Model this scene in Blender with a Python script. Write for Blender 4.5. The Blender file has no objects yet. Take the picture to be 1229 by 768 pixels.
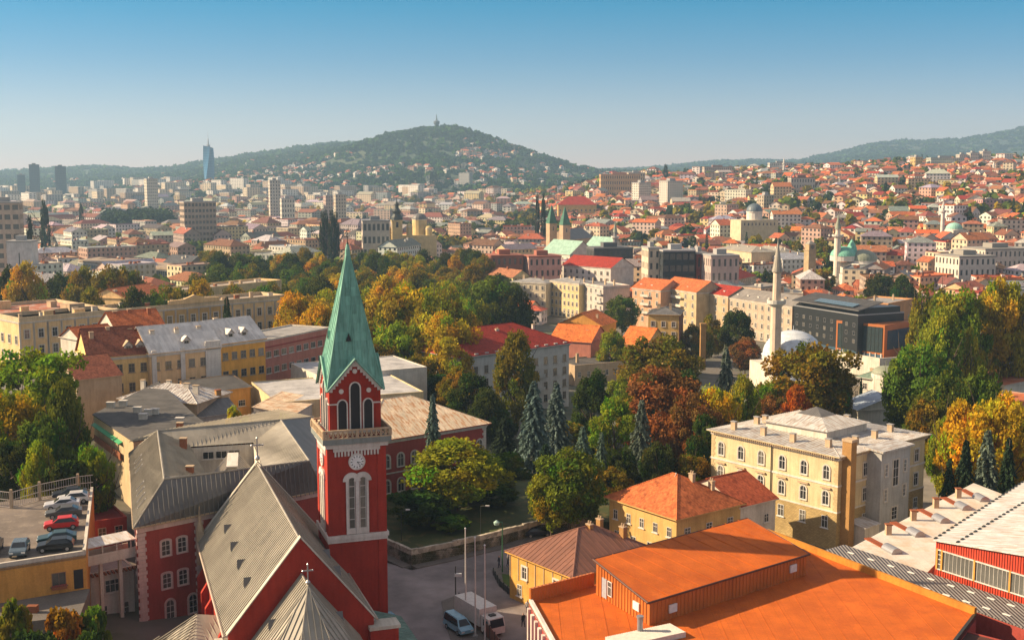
import bpy, bmesh, math, random
from mathutils import Vector, Matrix
R = math.radians
SC = bpy.context.scene
COL = SC.collection
# ---------------- camera, sky, sun, exposure ----------------
F, PT, H = 1450.0, math.radians(7.05), 55.0
cd = bpy.data.cameras.new('camera'); cam = bpy.data.objects.new('camera', cd); COL.objects.link(cam)
cam.location = (0, 0, H); cam.rotation_euler = (R(90) - PT, 0, 0)
cd.sensor_width = 36; cd.lens = 36 * F / 1229; cd.clip_start = 1; cd.clip_end = 60000
SC.camera = cam
SUN_EL, SUN_AZ = R(29), R(176)          # azimuth: direction towards the sun, counter-clockwise from +x
w = bpy.data.worlds.new('World'); SC.world = w; w.use_nodes = True
nt = w.node_tree; nt.nodes.clear()
wo = nt.nodes.new('ShaderNodeOutputWorld'); bg = nt.nodes.new('ShaderNodeBackground'); sk = nt.nodes.new('ShaderNodeTexSky')
sk.sky_type = 'NISHITA'; sk.sun_disc = False; sk.sun_elevation = SUN_EL; sk.sun_rotation = R(90) - SUN_AZ
sk.altitude = 1200; sk.air_density = 1.15; sk.dust_density = 0.15; sk.ozone_density = 5.0
bg.inputs[1].default_value = 0.1
hs = nt.nodes.new('ShaderNodeHueSaturation'); hs.inputs['Saturation'].default_value = 1.0
gm = nt.nodes.new('ShaderNodeGamma'); gm.inputs[1].default_value = 1.0
tn = nt.nodes.new('ShaderNodeMix'); tn.data_type = 'RGBA'; tn.blend_type = 'MULTIPLY'; tn.inputs[0].default_value = 1; tn.inputs[7].default_value = (.72, .66, .60, 1)
nt.links.new(sk.outputs[0], hs.inputs['Color']); nt.links.new(hs.outputs[0], gm.inputs[0]); nt.links.new(gm.outputs[0], tn.inputs[6])
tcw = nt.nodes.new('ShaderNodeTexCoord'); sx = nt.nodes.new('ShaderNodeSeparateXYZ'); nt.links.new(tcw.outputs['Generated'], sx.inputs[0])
rp = nt.nodes.new('ShaderNodeValToRGB'); el = rp.color_ramp.elements      # air tint near the horizon; unseen upper sky brightened and warmed to add fill
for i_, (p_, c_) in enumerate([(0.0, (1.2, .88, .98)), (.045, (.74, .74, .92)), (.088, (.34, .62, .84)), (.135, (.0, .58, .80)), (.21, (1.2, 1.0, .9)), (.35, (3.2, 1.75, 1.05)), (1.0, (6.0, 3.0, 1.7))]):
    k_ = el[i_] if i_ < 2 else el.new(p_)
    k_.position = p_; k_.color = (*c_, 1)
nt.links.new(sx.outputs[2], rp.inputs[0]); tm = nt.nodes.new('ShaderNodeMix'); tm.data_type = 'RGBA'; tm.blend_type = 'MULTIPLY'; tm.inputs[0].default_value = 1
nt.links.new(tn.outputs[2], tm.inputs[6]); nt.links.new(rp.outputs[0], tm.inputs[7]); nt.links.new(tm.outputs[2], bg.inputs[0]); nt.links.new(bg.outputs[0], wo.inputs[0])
sd = bpy.data.lights.new('sun', 'SUN'); sun = bpy.data.objects.new('sun', sd); COL.objects.link(sun)
sd.energy = 5.0; sd.angle = R(0.5); sd.color = (1.0, 0.77, 0.50)
sv = Vector((math.cos(SUN_EL) * math.cos(SUN_AZ), math.cos(SUN_EL) * math.sin(SUN_AZ), math.sin(SUN_EL)))
sun.rotation_euler = sv.to_track_quat('Z', 'Y').to_euler(); sun.location = (-200, 50, 200)
SC.view_settings.view_transform = 'Standard'; SC.view_settings.look = 'None'
SC.view_settings.exposure = 1.06; SC.view_settings.gamma = 1.0
SC.render.engine = 'CYCLES'
cy = SC.cycles
cy.max_bounces = 5; cy.diffuse_bounces = 3; cy.glossy_bounces = 2; cy.transmission_bounces = 3; cy.volume_bounces = 0
cy.transparent_max_bounces = 8; cy.use_denoising = True
try: cy.denoiser = 'OPENIMAGEDENOISE'
except Exception: pass
cy.sample_clamp_indirect = 4
# ---------------- measuring: from rows and columns of the survey to metres ----------------
cp, sp = math.cos(PT), math.sin(PT)
def ray(u, v):
    a = (u - 614.5) / F; b = (384 - v) / F
    return (a, cp + b * sp, -sp + b * cp)
def P(u, v, z):
    r = ray(u, v); t = (z - H) / r[2]; return (r[0] * t, r[1] * t)
def PD(u, v, Y):
    r = ray(u, v); t = Y / r[1]; return (r[0] * t, Y, H + r[2] * t)
def pix(x, y, z):
    d = y * cp - (z - H) * sp; d = max(d, 1)
    return (614.5 + F * x / d, 384 - F * (y * sp + (z - H) * cp) / d)
# ---------------- terrain ----------------
UC = [-500, 0, 300, 615, 900, 1229, 1800]
ZT = [(60, [6, 3, -.5, -.2, -2, -3, -3]), (130, [6, 3, -.5, -.2, -2, -3, -3]), (165, [7, 4, -.5, -.2, -2, -4, -4]),
      (200, [7, 5, -.2, -.2, -2, -5, -4]), (260, [5, 3, 0, -4, -7, -9, -8]), (350, [-2, -2, -6, -10, -12, -12, -12]),
      (500, [-13, -13, -14, -14, -14, -14, -12]), (680, [-14, -14, -14, -14, -14, -10, 0]),
      (850, [-14, -14, -14, -12, -6, 15, 25]), (1100, [-14, -14, -14, -10, 10, 31, 40])]
# rows further out are given by the elevation angle they are seen under
HOR = 205.0
def zr(D, v): return H + D * math.tan(PT - math.atan((v - 384) / F)) * -1 if False else H - D * math.tan(PT + math.atan((v - 384) / F))
FU = [-300, 0, 60, 120, 170, 210, 250, 300, 365, 400, 435, 470, 500, 527, 552, 575, 600, 630, 660, 690, 720, 760, 800, 850, 900, 950, 1000, 1040, 1075, 1110, 1150, 1190, 1229, 1400]
def rowv(D, vs): return (D, [zr(D, v) for v in vs])
FAR = [
 rowv(1450, [276] * 14 + [276, 275, 272, 268, 264, 258, 252, 246, 240, 234, 228, 222, 220, 217, 215, 214, 213, 212, 211, 206]),
 rowv(1900, [258] * 10 + [256] * 4 + [252, 250, 248, 242, 238, 232, 220, 216, 213, 211, 209, 206, 203, 200, 198, 197, 196, 194, 192, 186]),
 rowv(2400, [247, 247, 247, 246, 245, 243, 241, 240, 239, 238, 238, 237, 236, 235, 235, 234, 233, 231, 229, 226, 222, 219, 216, 214, 212, 210, 208, 206, 204, 202, 201, 199, 198, 192]),
 rowv(3000, [236, 235, 234, 232, 228, 224, 220, 215, 212, 208, 204, 200, 195, 192, 192, 196, 202, 210, 216, 220, 222, 222, 221, 220, 219, 219, 218, 216, 214, 212, 210, 208, 206, 200]),
 rowv(3600, [225, 224, 222, 220, 216, 211, 206, 198, 188, 182, 174, 166, 159, 157, 158, 164, 173, 184, 194, 203, 209, 212, 213, 214, 214, 214, 214, 213, 212, 211, 210, 209, 208, 204]),
 rowv(4300, [215, 212, 210, 208, 207, 203, 196, 186, 178, 174, 174, 172, 170, 169, 171, 178, 186, 194, 202, 207, 210, 211, 212, 212, 212, 212, 211, 210, 209, 208, 207, 206, 206, 205]),
 rowv(5200, [206, 203, 199, 196, 199, 197, 190, 182, 173, 171, 172, 176, 180, 182, 186, 190, 196, 200, 204, 207, 208, 208, 207, 205, 202, 199, 196, 192, 190, 190, 190, 190, 190, 188]),
 rowv(6800, [207, 206, 204, 203, 203, 202, 199, 193, 188, 186, 186, 188, 190, 192, 194, 196, 200, 203, 205, 206, 206, 204, 201, 196, 194, 195, 186, 175, 170, 171, 168, 162, 155, 140]),
 rowv(8200, [200, 201, 202, 203, 202, 201, 200, 197, 195, 195, 195, 196, 197, 198, 199, 200, 202, 204, 205, 206, 206, 205, 204, 202, 201, 201, 196, 190, 186, 184, 180, 176, 172, 165]),
 rowv(9500, [209] * 34)]
def lerpt(xs, ys, x):
    if x <= xs[0]: return ys[0]
    for i in range(1, len(xs)):
        if x <= xs[i]:
            t = (x - xs[i - 1]) / (xs[i] - xs[i - 1])
            return ys[i - 1] + (ys[i] - ys[i - 1]) * t
    return ys[-1]
def smoothl(xs, ys, x):                 # linear in between but eased over three taps
    d = 9
    return (lerpt(xs, ys, x - d) + 2 * lerpt(xs, ys, x) + lerpt(xs, ys, x + d)) / 4
ROWS = [(D, UC, zs) for D, zs in ZT] + [(D, FU, zs) for D, zs in FAR]
def _h(x, y):
    Y = max(y, 60.0); u = 614.5 + F * x / max(Y, 60.0)
    if Y <= ROWS[0][0]: return smoothl(ROWS[0][1], ROWS[0][2], u)
    for i in range(1, len(ROWS)):
        if Y <= ROWS[i][0]:
            a, b = ROWS[i - 1], ROWS[i]
            t = (Y - a[0]) / (b[0] - a[0])
            if Y > 3000: t = t * t * (3 - 2 * t)
            return smoothl(a[1], a[2], u) * (1 - t) + smoothl(b[1], b[2], u) * t
    return ROWS[-1][2][0]
from mathutils import noise as _n
def g(x, y):
    z = _h(x, y)
    if y > 900:
        k = min(1, (y - 900) / 2500)
        uu_ = 614.5 + F * x / y
        z -= 22 * max(0, min(1, (y - 2900) / 700)) * max(0, min(1, (470 - uu_) / 130))
        z += k * 9 * _n.noise(Vector((x / 190, y / 190, 3))) + k * 8 * (_n.noise(Vector((x / 520, y / 520, 7))))
    return z
# ---------------- mesh builder ----------------
class MB:
    def __init__(s): s.v = []; s.f = []; s.m = []; s.c = []; s.col = None
    def face(s, pts, m=0):
        n = len(s.v); s.v += [tuple(p) for p in pts]; s.f.append(tuple(range(n, n + len(pts)))); s.m.append(m); s.c.append(s.col)
    def add(s, vs, fs, m=0):
        n = len(s.v); s.v += [tuple(p) for p in vs]
        for f in fs: s.f.append(tuple(n + i for i in f)); s.m.append(m); s.c.append(s.col)
    def box(s, x0, x1, y0, y1, z0, z1, m=0):
        s.add([(x0, y0, z0), (x1, y0, z0), (x1, y1, z0), (x0, y1, z0), (x0, y0, z1), (x1, y0, z1), (x1, y1, z1), (x0, y1, z1)],
              [(3, 2, 1, 0), (4, 5, 6, 7), (0, 1, 5, 4), (1, 2, 6, 5), (2, 3, 7, 6), (3, 0, 4, 7)], m)
    def prism(s, poly, z0, z1, m=0, mt=None):       # poly: ccw footprint
        n = len(poly); s.add([(p[0], p[1], z0) for p in poly] + [(p[0], p[1], z1) for p in poly],
                             [(i, (i + 1) % n, n + (i + 1) % n, n + i) for i in range(n)] + [tuple(range(n - 1, -1, -1))], m)
        s.face([(p[0], p[1], z1) for p in poly], m if mt is None else mt)
    def slab(s, pts, th, m=0):                      # thick sheet from 3D polygon, thickness downward
        n = len(pts); lo = [(p[0], p[1], p[2] - th) for p in pts]
        s.add(list(pts) + lo, [tuple(range(n)), tuple(range(2 * n - 1, n - 1, -1))] + [(i, n + i, n + (i + 1) % n, (i + 1) % n) for i in range(n)], m)
    def wallprism(s, poly, y0, y1, m=0):            # poly in x,z (ccw seen from -y), from y0 (front) to y1
        n = len(poly)
        s.add([(p[0], y0, p[1]) for p in poly] + [(p[0], y1, p[1]) for p in poly],
              [tuple(range(n)), tuple(range(2 * n - 1, n - 1, -1))] + [(i, n + i, n + (i + 1) % n, (i + 1) % n) for i in range(n)], m)
    def tube(s, a, b, r0, r1=None, n=8, m=0, cap=True):
        r1 = r0 if r1 is None else r1
        a, b = Vector(a), Vector(b); d = (b - a).normalized()
        t = d.orthogonal().normalized(); q = d.cross(t)
        vs = []
        for p, r in ((a, r0), (b, r1)):
            for i in range(n):
                an = 2 * math.pi * i / n; vs.append(p + (t * math.cos(an) + q * math.sin(an)) * r)
        fs = [(i, (i + 1) % n, n + (i + 1) % n, n + i) for i in range(n)]
        if cap: fs += [tuple(range(n - 1, -1, -1)), tuple(range(n, 2 * n))]
        s.add(vs, fs, m)
    def lathe(s, prof, c=(0, 0), n=16, m=0, ph=0):
        vs = []
        for r, z in prof:
            for i in range(n):
                an = ph + 2 * math.pi * i / n; vs.append((c[0] + r * math.cos(an), c[1] + r * math.sin(an), z))
        fs = []
        for k in range(len(prof) - 1):
            for i in range(n): j = (i + 1) % n; fs.append((k * n + i, k * n + j, (k + 1) * n + j, (k + 1) * n + i))
        fs.append(tuple(range(n - 1, -1, -1))); k = len(prof) - 1; fs.append(tuple(k * n + i for i in range(n)))
        s.add(vs, fs, m)
    def ribs(s, poly, sp=0.6, w=0.05, h=0.05, m=0, off=0.3):   # standing seams down the slope of a planar polygon
        ps = [Vector(p) for p in poly]; nrm = Vector((0, 0, 0))
        for i in range(1, len(ps) - 1): nrm += (ps[i] - ps[0]).cross(ps[i + 1] - ps[0])
        nrm.normalize()
        if nrm.z < 0: nrm = -nrm
        hx = Vector((0, 0, 1)).cross(nrm)
        hx = hx.normalized() if hx.length > 1e-4 else Vector((1, 0, 0))
        up = nrm.cross(hx); o = ps[0]
        q = [((p - o).dot(hx), (p - o).dot(up)) for p in ps]
        x0 = min(a for a, b in q); x1 = max(a for a, b in q); x = x0 + off * sp
        while x < x1:
            ys = []
            for i in range(len(q)):
                (ax, ay), (bx, by) = q[i], q[(i + 1) % len(q)]
                if (ax - x) * (bx - x) < 0: ys.append(ay + (by - ay) * (x - ax) / (bx - ax))
            if len(ys) >= 2:
                ya, yb = min(ys), max(ys)
                if yb - ya > 0.2:
                    c = []
                    for dx, dy, dz in ((-w, ya, 0), (w, ya, 0), (w, yb, 0), (-w, yb, 0)):
                        c.append(o + hx * (x + dx / 2) + up * dy + nrm * (dz - 0.01))
                    t = [p + nrm * h for p in c]
                    s.add(c + t, [(4, 5, 6, 7), (0, 1, 5, 4), (1, 2, 6, 5), (2, 3, 7, 6), (3, 0, 4, 7)], m)
            x += sp
    def mesh(s, name, mats, smooth=False):
        me = bpy.data.meshes.new(name); me.from_pydata(s.v, [], s.f)
        for m in mats: me.materials.append(m)
        me.polygons.foreach_set('material_index', s.m)
        uv = me.uv_layers.new(name='UVMap'); buf = [0.0] * (2 * len(me.loops))
        for p in me.polygons:
            n = p.normal
            if abs(n.z) > 0.995: hx = Vector((1, 0, 0)); up = Vector((0, 1, 0))
            else:
                hx = Vector((0, 0, 1)).cross(n).normalized(); up = n.cross(hx)
            for li in p.loop_indices:
                co = me.vertices[me.loops[li].vertex_index].co
                buf[2 * li] = co.dot(hx); buf[2 * li + 1] = co.dot(up)
        uv.data.foreach_set('uv', buf)
        if any(c is not None for c in s.c):
            at = me.color_attributes.new('Col', 'FLOAT_COLOR', 'CORNER'); cb = []
            for p in me.polygons:
                c = s.c[p.index] or (1, 1, 1)
                for _ in p.loop_indices: cb += [c[0], c[1], c[2], 1.0]
            at.data.foreach_set('color', cb)
        if smooth: me.polygons.foreach_set('use_smooth', [True] * len(me.polygons))
        me.update(); return me
    def build(s, name, mats, parent=None, smooth=False, **k):
        if not isinstance(mats, (list, tuple)): mats = [mats]
        return put(name, s.mesh(name, mats, smooth), parent, **k)
def tag(o, label=None, cat=None, group=None, kind=None):
    if label: o['label'] = label
    if cat: o['category'] = cat
    if group: o['group'] = group
    if kind: o['kind'] = kind
    return o
def put(name, data, parent=None, loc=(0, 0, 0), rz=0, scale=None, color=None, **k):
    o = bpy.data.objects.new(name, data); COL.objects.link(o); o.location = loc; o.rotation_euler = (0, 0, rz)
    if parent is not None: o.parent = parent
    if scale is not None: o.scale = scale
    if color is not None: o.color = (color[0], color[1], color[2], 1)
    if k: tag(o, **k)
    return o
def thing(name, label, cat, loc, rz=0, group=None):
    return put(name, None, None, loc, rz, label=label, cat=cat, group=group)
# ---------------- materials ----------------
def newmat(name):
    m = bpy.data.materials.new(name); m.use_nodes = True
    b = m.node_tree.nodes['Principled BSDF']; return m, m.node_tree, b
def N(nt, t, **k):
    n = nt.nodes.new('ShaderNode' + t)
    for a, v in k.items():
        if a.startswith('i_'):
            key = a[2:].replace('_', ' ')
            n.inputs[key].default_value = v
        else: setattr(n, a, v)
    return n
def mathn(nt, op, a, b=None, c=None):
    n = nt.nodes.new('ShaderNodeMath'); n.operation = op
    for i, x in enumerate((a, b, c)):
        if x is None: continue
        if hasattr(x, 'is_linked'): nt.links.new(x, n.inputs[i])
        else: n.inputs[i].default_value = x
    return n.outputs[0]
def mixc(nt, fac, a, b, blend='MIX'):
    n = nt.nodes.new('ShaderNodeMix'); n.data_type = 'RGBA'; n.blend_type = blend
    for i, x in ((0, fac), (6, a), (7, b)):
        if hasattr(x, 'is_linked'): nt.links.new(x, n.inputs[i])
        elif isinstance(x, (tuple, list)): n.inputs[i].default_value = (x[0], x[1], x[2], 1)
        else: n.inputs[i].default_value = x
    return n.outputs[2]
def ramp(nt, fac, stops):
    n = nt.nodes.new('ShaderNodeValToRGB'); e = n.color_ramp.elements
    for i, (p, c) in enumerate(stops):
        el = e[i] if i < 2 else e.new(p)
        el.position = p; el.color = (c[0], c[1], c[2], 1) if isinstance(c, tuple) else (c, c, c, 1)
    nt.links.new(fac, n.inputs[0]); return n.outputs[0]
def noisen(nt, vec, scale, detail=3, rough=0.55):
    n = N(nt, 'TexNoise', i_Scale=scale, i_Detail=detail, i_Roughness=rough)
    if vec is not None: nt.links.new(vec, n.inputs['Vector'])
    return n.outputs[0]
_mc = {}
def mat(kind, c, c2=None, rough=0.8, sc=1.0, bump=0.4, metal=0.0, name=None):
    key = (kind, tuple(c) if not isinstance(c, str) else c, tuple(c2) if c2 else None, rough, sc, bump, metal)
    if key in _mc: return _mc[key]
    m, nt, b = newmat(name or kind); L = nt.links
    b.inputs['Roughness'].default_value = rough; b.inputs['Metallic'].default_value = metal
    if rough > .65: b.inputs['Specular IOR Level'].default_value = .18
    tc = N(nt, 'TexCoord'); uv = tc.outputs['UV']; ob = tc.outputs['Object']
    sep = N(nt, 'SeparateXYZ'); L.new(uv, sep.inputs[0]); ux, uy = sep.outputs[0], sep.outputs[1]
    if c == 'obj':
        oi = N(nt, 'ObjectInfo'); base = oi.outputs['Color']
    elif c == 'attr':
        an = N(nt, 'Attribute', attribute_name='Col'); base = an.outputs['Color']
    else:
        rg = N(nt, 'RGB'); rg.outputs[0].default_value = (c[0], c[1], c[2], 1); base = rg.outputs[0]
    big = noisen(nt, ob, 0.35 * sc, 4); fine = noisen(nt, ob, 5 * sc, 3)
    var = ramp(nt, big, [(0.3, 0.82), (0.7, 1.12)])
    varf = ramp(nt, fine, [(0.3, 0.9), (0.7, 1.08)])
    col = mixc(nt, 1.0, base, var, 'MULTIPLY'); hgt = fine
    if kind in ('plaster', 'paint'):
        # rain streaks: noise stretched down the wall
        mp = N(nt, 'Mapping'); mp.inputs['Scale'].default_value = (2.2, 0.22, 1); L.new(uv, mp.inputs[0])
        st = noisen(nt, mp.outputs[0], 1.0, 4)
        k = ramp(nt, st, [(0.45, 0.0), (0.75, 0.55)])
        col = mixc(nt, k, col, mixc(nt, 1.0, col, (0.62, 0.58, 0.54), 'MULTIPLY'))
        col = mixc(nt, 1.0, col, varf, 'MULTIPLY')
    elif kind == 'tile':
        fx = mathn(nt, 'SINE', mathn(nt, 'MULTIPLY', ux, 2 * math.pi / (0.24 * sc)))
        fy = mathn(nt, 'FRACT', mathn(nt, 'DIVIDE', uy, 0.34 * sc))
        hgt = mathn(nt, 'ADD', mathn(nt, 'MULTIPLY', fx, 0.5), mathn(nt, 'MULTIPLY', fy, 0.8))
        wn = N(nt, 'TexWhiteNoise', noise_dimensions='2D')
        cb = N(nt, 'CombineXYZ'); L.new(mathn(nt, 'FLOOR', mathn(nt, 'DIVIDE', ux, 0.24 * sc)), cb.inputs[0]); L.new(mathn(nt, 'FLOOR', mathn(nt, 'DIVIDE', uy, 0.34 * sc)), cb.inputs[1])
        L.new(cb.outputs[0], wn.inputs['Vector'])
        col = mixc(nt, 1.0, col, ramp(nt, wn.outputs[0], [(0, 0.72), (1, 1.2)]), 'MULTIPLY')
        md = noisen(nt, ob, 1.1 * sc, 5, 0.65)
        d2 = c2 if c2 else (0.35, 0.3, 0.28)
        col = mixc(nt, ramp(nt, md, [(0.5, 0.0), (0.68, 0.75)]), col, mixc(nt, 1.0, col, d2, 'MULTIPLY'))
    elif kind == 'seam':                       # sheet metal with joints across the sheets
        fy = mathn(nt, 'FRACT', mathn(nt, 'DIVIDE', uy, 2.1))
        j = mathn(nt, 'LESS_THAN', fy, 0.015)
        wn = N(nt, 'TexWhiteNoise', noise_dimensions='2D'); cb = N(nt, 'CombineXYZ')
        L.new(mathn(nt, 'FLOOR', mathn(nt, 'DIVIDE', ux, 0.6 * sc)), cb.inputs[0]); L.new(mathn(nt, 'FLOOR', mathn(nt, 'DIVIDE', uy, 2.1)), cb.inputs[1]); L.new(cb.outputs[0], wn.inputs['Vector'])
        col = mixc(nt, 1.0, col, ramp(nt, wn.outputs[0], [(0, 0.86), (1, 1.1)]), 'MULTIPLY')
        if c2:
            mp = N(nt, 'Mapping'); mp.inputs['Scale'].default_value = (1.6, 0.35, 1); L.new(uv, mp.inputs[0])
            rs = noisen(nt, mp.outputs[0], 1.3, 6, 0.65)
            col = mixc(nt, ramp(nt, rs, [(0.47, 0.0), (0.6, 0.9)]), col, c2)
        hgt = mathn(nt, 'ADD', j, mathn(nt, 'MULTIPLY', fine, 0.4))
    elif kind == 'corr':                       # corrugated / ribbed sheet
        fx = mathn(nt, 'SINE', mathn(nt, 'MULTIPLY', ux, 2 * math.pi / (0.4 * sc)))
        hgt = mathn(nt, 'MULTIPLY', fx, 1.5)
        if c2: col = mixc(nt, ramp(nt, noisen(nt, ob, 0.8, 6, 0.7), [(0.5, 0.0), (0.66, 0.8)]), col, c2)
    elif kind in ('brick', 'stone'):
        bt = N(nt, 'TexBrick'); L.new(uv, bt.inputs['Vector'])
        s_ = 1.0 if kind == 'brick' else 0.28
        bt.inputs['Scale'].default_value = 4.2 * s_ / sc; bt.inputs['Mortar Size'].default_value = 0.03
        d = c2 if c2 else tuple(x * 0.62 for x in c)
        bt.inputs['Color1'].default_value = (1, 1, 1, 1); bt.inputs['Color2'].default_value = (0.72, 0.72, 0.72, 1); bt.inputs['Mortar'].default_value = (0.55, 0.52, 0.5, 1)
        col = mixc(nt, 1.0, col, bt.outputs['Color'], 'MULTIPLY')
        hgt = mathn(nt, 'SUBTRACT', fine, bt.outputs['Fac'])
    elif kind == 'rubble':
        vo = N(nt, 'TexVoronoi', i_Scale=1.6 / sc); L.new(ob, vo.inputs['Vector'])
        col = mixc(nt, 1.0, col, ramp(nt, vo.outputs['Color'], [(0.0, 0.5), (1.0, 1.25)]), 'MULTIPLY'); hgt = mathn(nt, 'MULTIPLY', vo.outputs['Distance'], -2)
    elif kind == 'copper':
        mp = N(nt, 'Mapping'); mp.inputs['Scale'].default_value = (2.5, 0.3, 1); L.new(uv, mp.inputs[0])
        rs = noisen(nt, mp.outputs[0], 1.0, 6, 0.7)
        col = mixc(nt, ramp(nt, rs, [(0.46, 0.0), (0.7, 0.85)]), col, c2 or (0.03, 0.10, 0.08))
        wn = N(nt, 'TexWhiteNoise', noise_dimensions='2D'); cb = N(nt, 'CombineXYZ')
        L.new(mathn(nt, 'FLOOR', mathn(nt, 'DIVIDE', ux, 0.55)), cb.inputs[0]); L.new(mathn(nt, 'FLOOR', mathn(nt, 'DIVIDE', uy, 1.0)), cb.inputs[1]); L.new(cb.outputs[0], wn.inputs['Vector'])
        col = mixc(nt, 1.0, col, ramp(nt, wn.outputs[0], [(0, 0.8), (1, 1.12)]), 'MULTIPLY')
        hgt = mathn(nt, 'LESS_THAN', mathn(nt, 'FRACT', mathn(nt, 'DIVIDE', uy, 1.0)), 0.05)
    elif kind == 'asphalt':
        col = mixc(nt, 1.0, col, ramp(nt, noisen(nt, ob, 0.12, 5, 0.6), [(0.3, 0.7), (0.7, 1.35)]), 'MULTIPLY')
        col = mixc(nt, 1.0, col, ramp(nt, noisen(nt, ob, 18, 2), [(0.3, 0.8), (0.7, 1.2)]), 'MULTIPLY')
        if c2: col = mixc(nt, ramp(nt, noisen(nt, ob, 0.5, 5, 0.7), [(0.52, 0.0), (0.6, 0.8)]), col, c2)
    elif kind == 'felt':                       # bitumen or painted flat roof, with strips and puddle stains
        fy = mathn(nt, 'LESS_THAN', mathn(nt, 'FRACT', mathn(nt, 'DIVIDE', ux, 1.1)), 0.03)
        col = mixc(nt, mathn(nt, 'MULTIPLY', fy, 0.5), col, mixc(nt, 1.0, col, (0.5, 0.5, 0.5), 'MULTIPLY'))
        st = noisen(nt, ob, 0.3, 8, 0.72)
        col = mixc(nt, ramp(nt, st, [(0.47, 0.0), (0.62, 0.75)]), col, c2 if c2 else mixc(nt, 1.0, col, (0.6, 0.6, 0.62), 'MULTIPLY'))
        col = mixc(nt, 1.0, col, varf, 'MULTIPLY')
    L.new(col, b.inputs['Base Color'])
    bp = N(nt, 'Bump'); bp.inputs['Strength'].default_value = bump; bp.inputs['Distance'].default_value = 0.05
    L.new(hgt, bp.inputs['Height']); L.new(bp.outputs[0], b.inputs['Normal'])
    _mc[key] = m; return m
def flat(c, rough=0.6, metal=0.0, name='paint_plain'):
    key = ('flat', c, rough, metal)
    if key in _mc: return _mc[key]
    m, nt, b = newmat(name); b.inputs['Roughness'].default_value = rough; b.inputs['Metallic'].default_value = metal
    tc = N(nt, 'TexCoord'); v = ramp(nt, noisen(nt, tc.outputs['Object'], 3, 3), [(0.3, 0.88), (0.7, 1.08)])
    nt.links.new(mixc(nt, 1.0, c, v, 'MULTIPLY'), b.inputs['Base Color'])
    _mc[key] = m; return m
def glassmat(name, lo, hi, rough=0.08):
    m, nt, b = newmat(name); b.inputs['Roughness'].default_value = rough; b.inputs['Specular IOR Level'].default_value = 0.7
    oi = N(nt, 'ObjectInfo'); tc = N(nt, 'TexCoord')
    k = mathn(nt, 'ADD', mathn(nt, 'MULTIPLY', oi.outputs['Random'], 0.6), mathn(nt, 'MULTIPLY', noisen(nt, tc.outputs['Object'], 1.4, 2), 0.5))
    nt.links.new(ramp(nt, k, [(0.3, lo), (0.75, tuple((a + c) / 2 for a, c in zip(lo, hi))), (0.95, hi)]), b.inputs['Base Color'])
    return m
GLASS = glassmat('window_glass', (0.015, 0.018, 0.022), (0.20, 0.18, 0.15))
GLASSB = glassmat('blue_glass', (0.03, 0.07, 0.11), (0.10, 0.17, 0.22), 0.1)
DARK = flat((0.012, 0.012, 0.014), 0.7, 0, 'dark_opening')
WHITE = mat('plaster', (0.62, 0.58, 0.52), bump=0.1, name='white_trim')
PINKTRIM = mat('plaster', (0.60, 0.45, 0.40), bump=0.1, name='pale_stone_trim')
METALG = flat((0.35, 0.35, 0.36), 0.4, 0.6, 'grey_metal')
BLACKM = flat((0.03, 0.035, 0.03), 0.5, 0.3, 'dark_metal')
# ---------------- windows, chimneys, roofs ----------------
_wm = {}
def winmesh(w_, h, style='rect', fr=None, trim=None, nx=2, ny=2, sill=True):
    key = (round(w_, 2), round(h, 2), style, fr.name if fr else '', trim.name if trim else '', nx, ny, sill)
    if key in _wm: return _wm[key]
    fr = fr or WHITE; mb = MB(); ft = 0.07
    def outline(x, z0, z1, y, seg=8):                      # closed outline for style
        if style == 'rect': return [(-x, z0), (x, z0), (x, z1), (-x, z1)]
        rise = x if style == 'arch' else x * 0.35
        if style == 'lancet': rise = x * 1.5
        zc = z1 - rise; pts = [(-x, z0), (x, z0)]
        for i in range(seg + 1):
            a = math.pi * i / seg
            pts.append((x * math.cos(a), zc + rise * (math.sin(a) if style != 'lancet' else math.sin(a) ** 0.8)))
        return pts
    x = w_ / 2
    mb.wallprism(outline(x - 0.02, 0.02, h - 0.02, 0), -0.025, 0.0, 1)         # glass
    def ring(o, i, y0, y1, m):
        n = len(o)
        for k in range(n):
            a, b = o[k], o[(k + 1) % n]; c, d = i[(k + 1) % n], i[k]
            mb.add([(a[0], y0, a[1]), (b[0], y0, b[1]), (c[0], y0, c[1]), (d[0], y0, d[1]), (a[0], y1, a[1]), (b[0], y1, b[1]), (c[0], y1, c[1]), (d[0], y1, d[1])],
                   [(0, 1, 2, 3), (0, 4, 5, 1), (3, 2, 6, 7)], m)
    ring(outline(x, 0, h, 0), outline(x - ft, ft, h - ft, 0), -0.07, 0, 0)
    top = h - 0.05
    for i in range(1, nx): xx = -x + w_ * i / nx; mb.box(xx - 0.03, xx + 0.03, -0.055, -0.005, 0.05, top, 0)
    for j in range(1, ny):
        zz = h * (0.62 if ny == 2 else j / ny); mb.box(-x + 0.05, x - 0.05, -0.05, -0.006, zz - 0.03, zz + 0.03, 0)
    if trim:
        t = 0.2 if style != 'lancet' else 0.14
        ring(outline(x + t, -0.02, h + t, 0), outline(x + 0.003, -0.01, h + 0.003, 0), -0.12, 0, 2)
    if sill: mb.box(-x - 0.18, x + 0.18, -0.2, 0.0, -0.14, -0.021, 2 if trim else 0)
    me = mb.mesh('window', [fr, GLASS, trim or fr]); _wm[key] = me; return me
def win(root, face, u, z, W, Dp, w_=1.1, h=1.7, name='window', off=0.0, **k):
    me = winmesh(w_, h, **k)
    loc, rz = {'F': ((u, -off, z), 0), 'R': ((W + off, u, z), R(90)), 'L': ((-off, Dp - u, z), R(-90)), 'B': ((W - u, Dp + off, z), R(180))}[face]
    return put(name, me, root, loc, rz)
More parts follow.
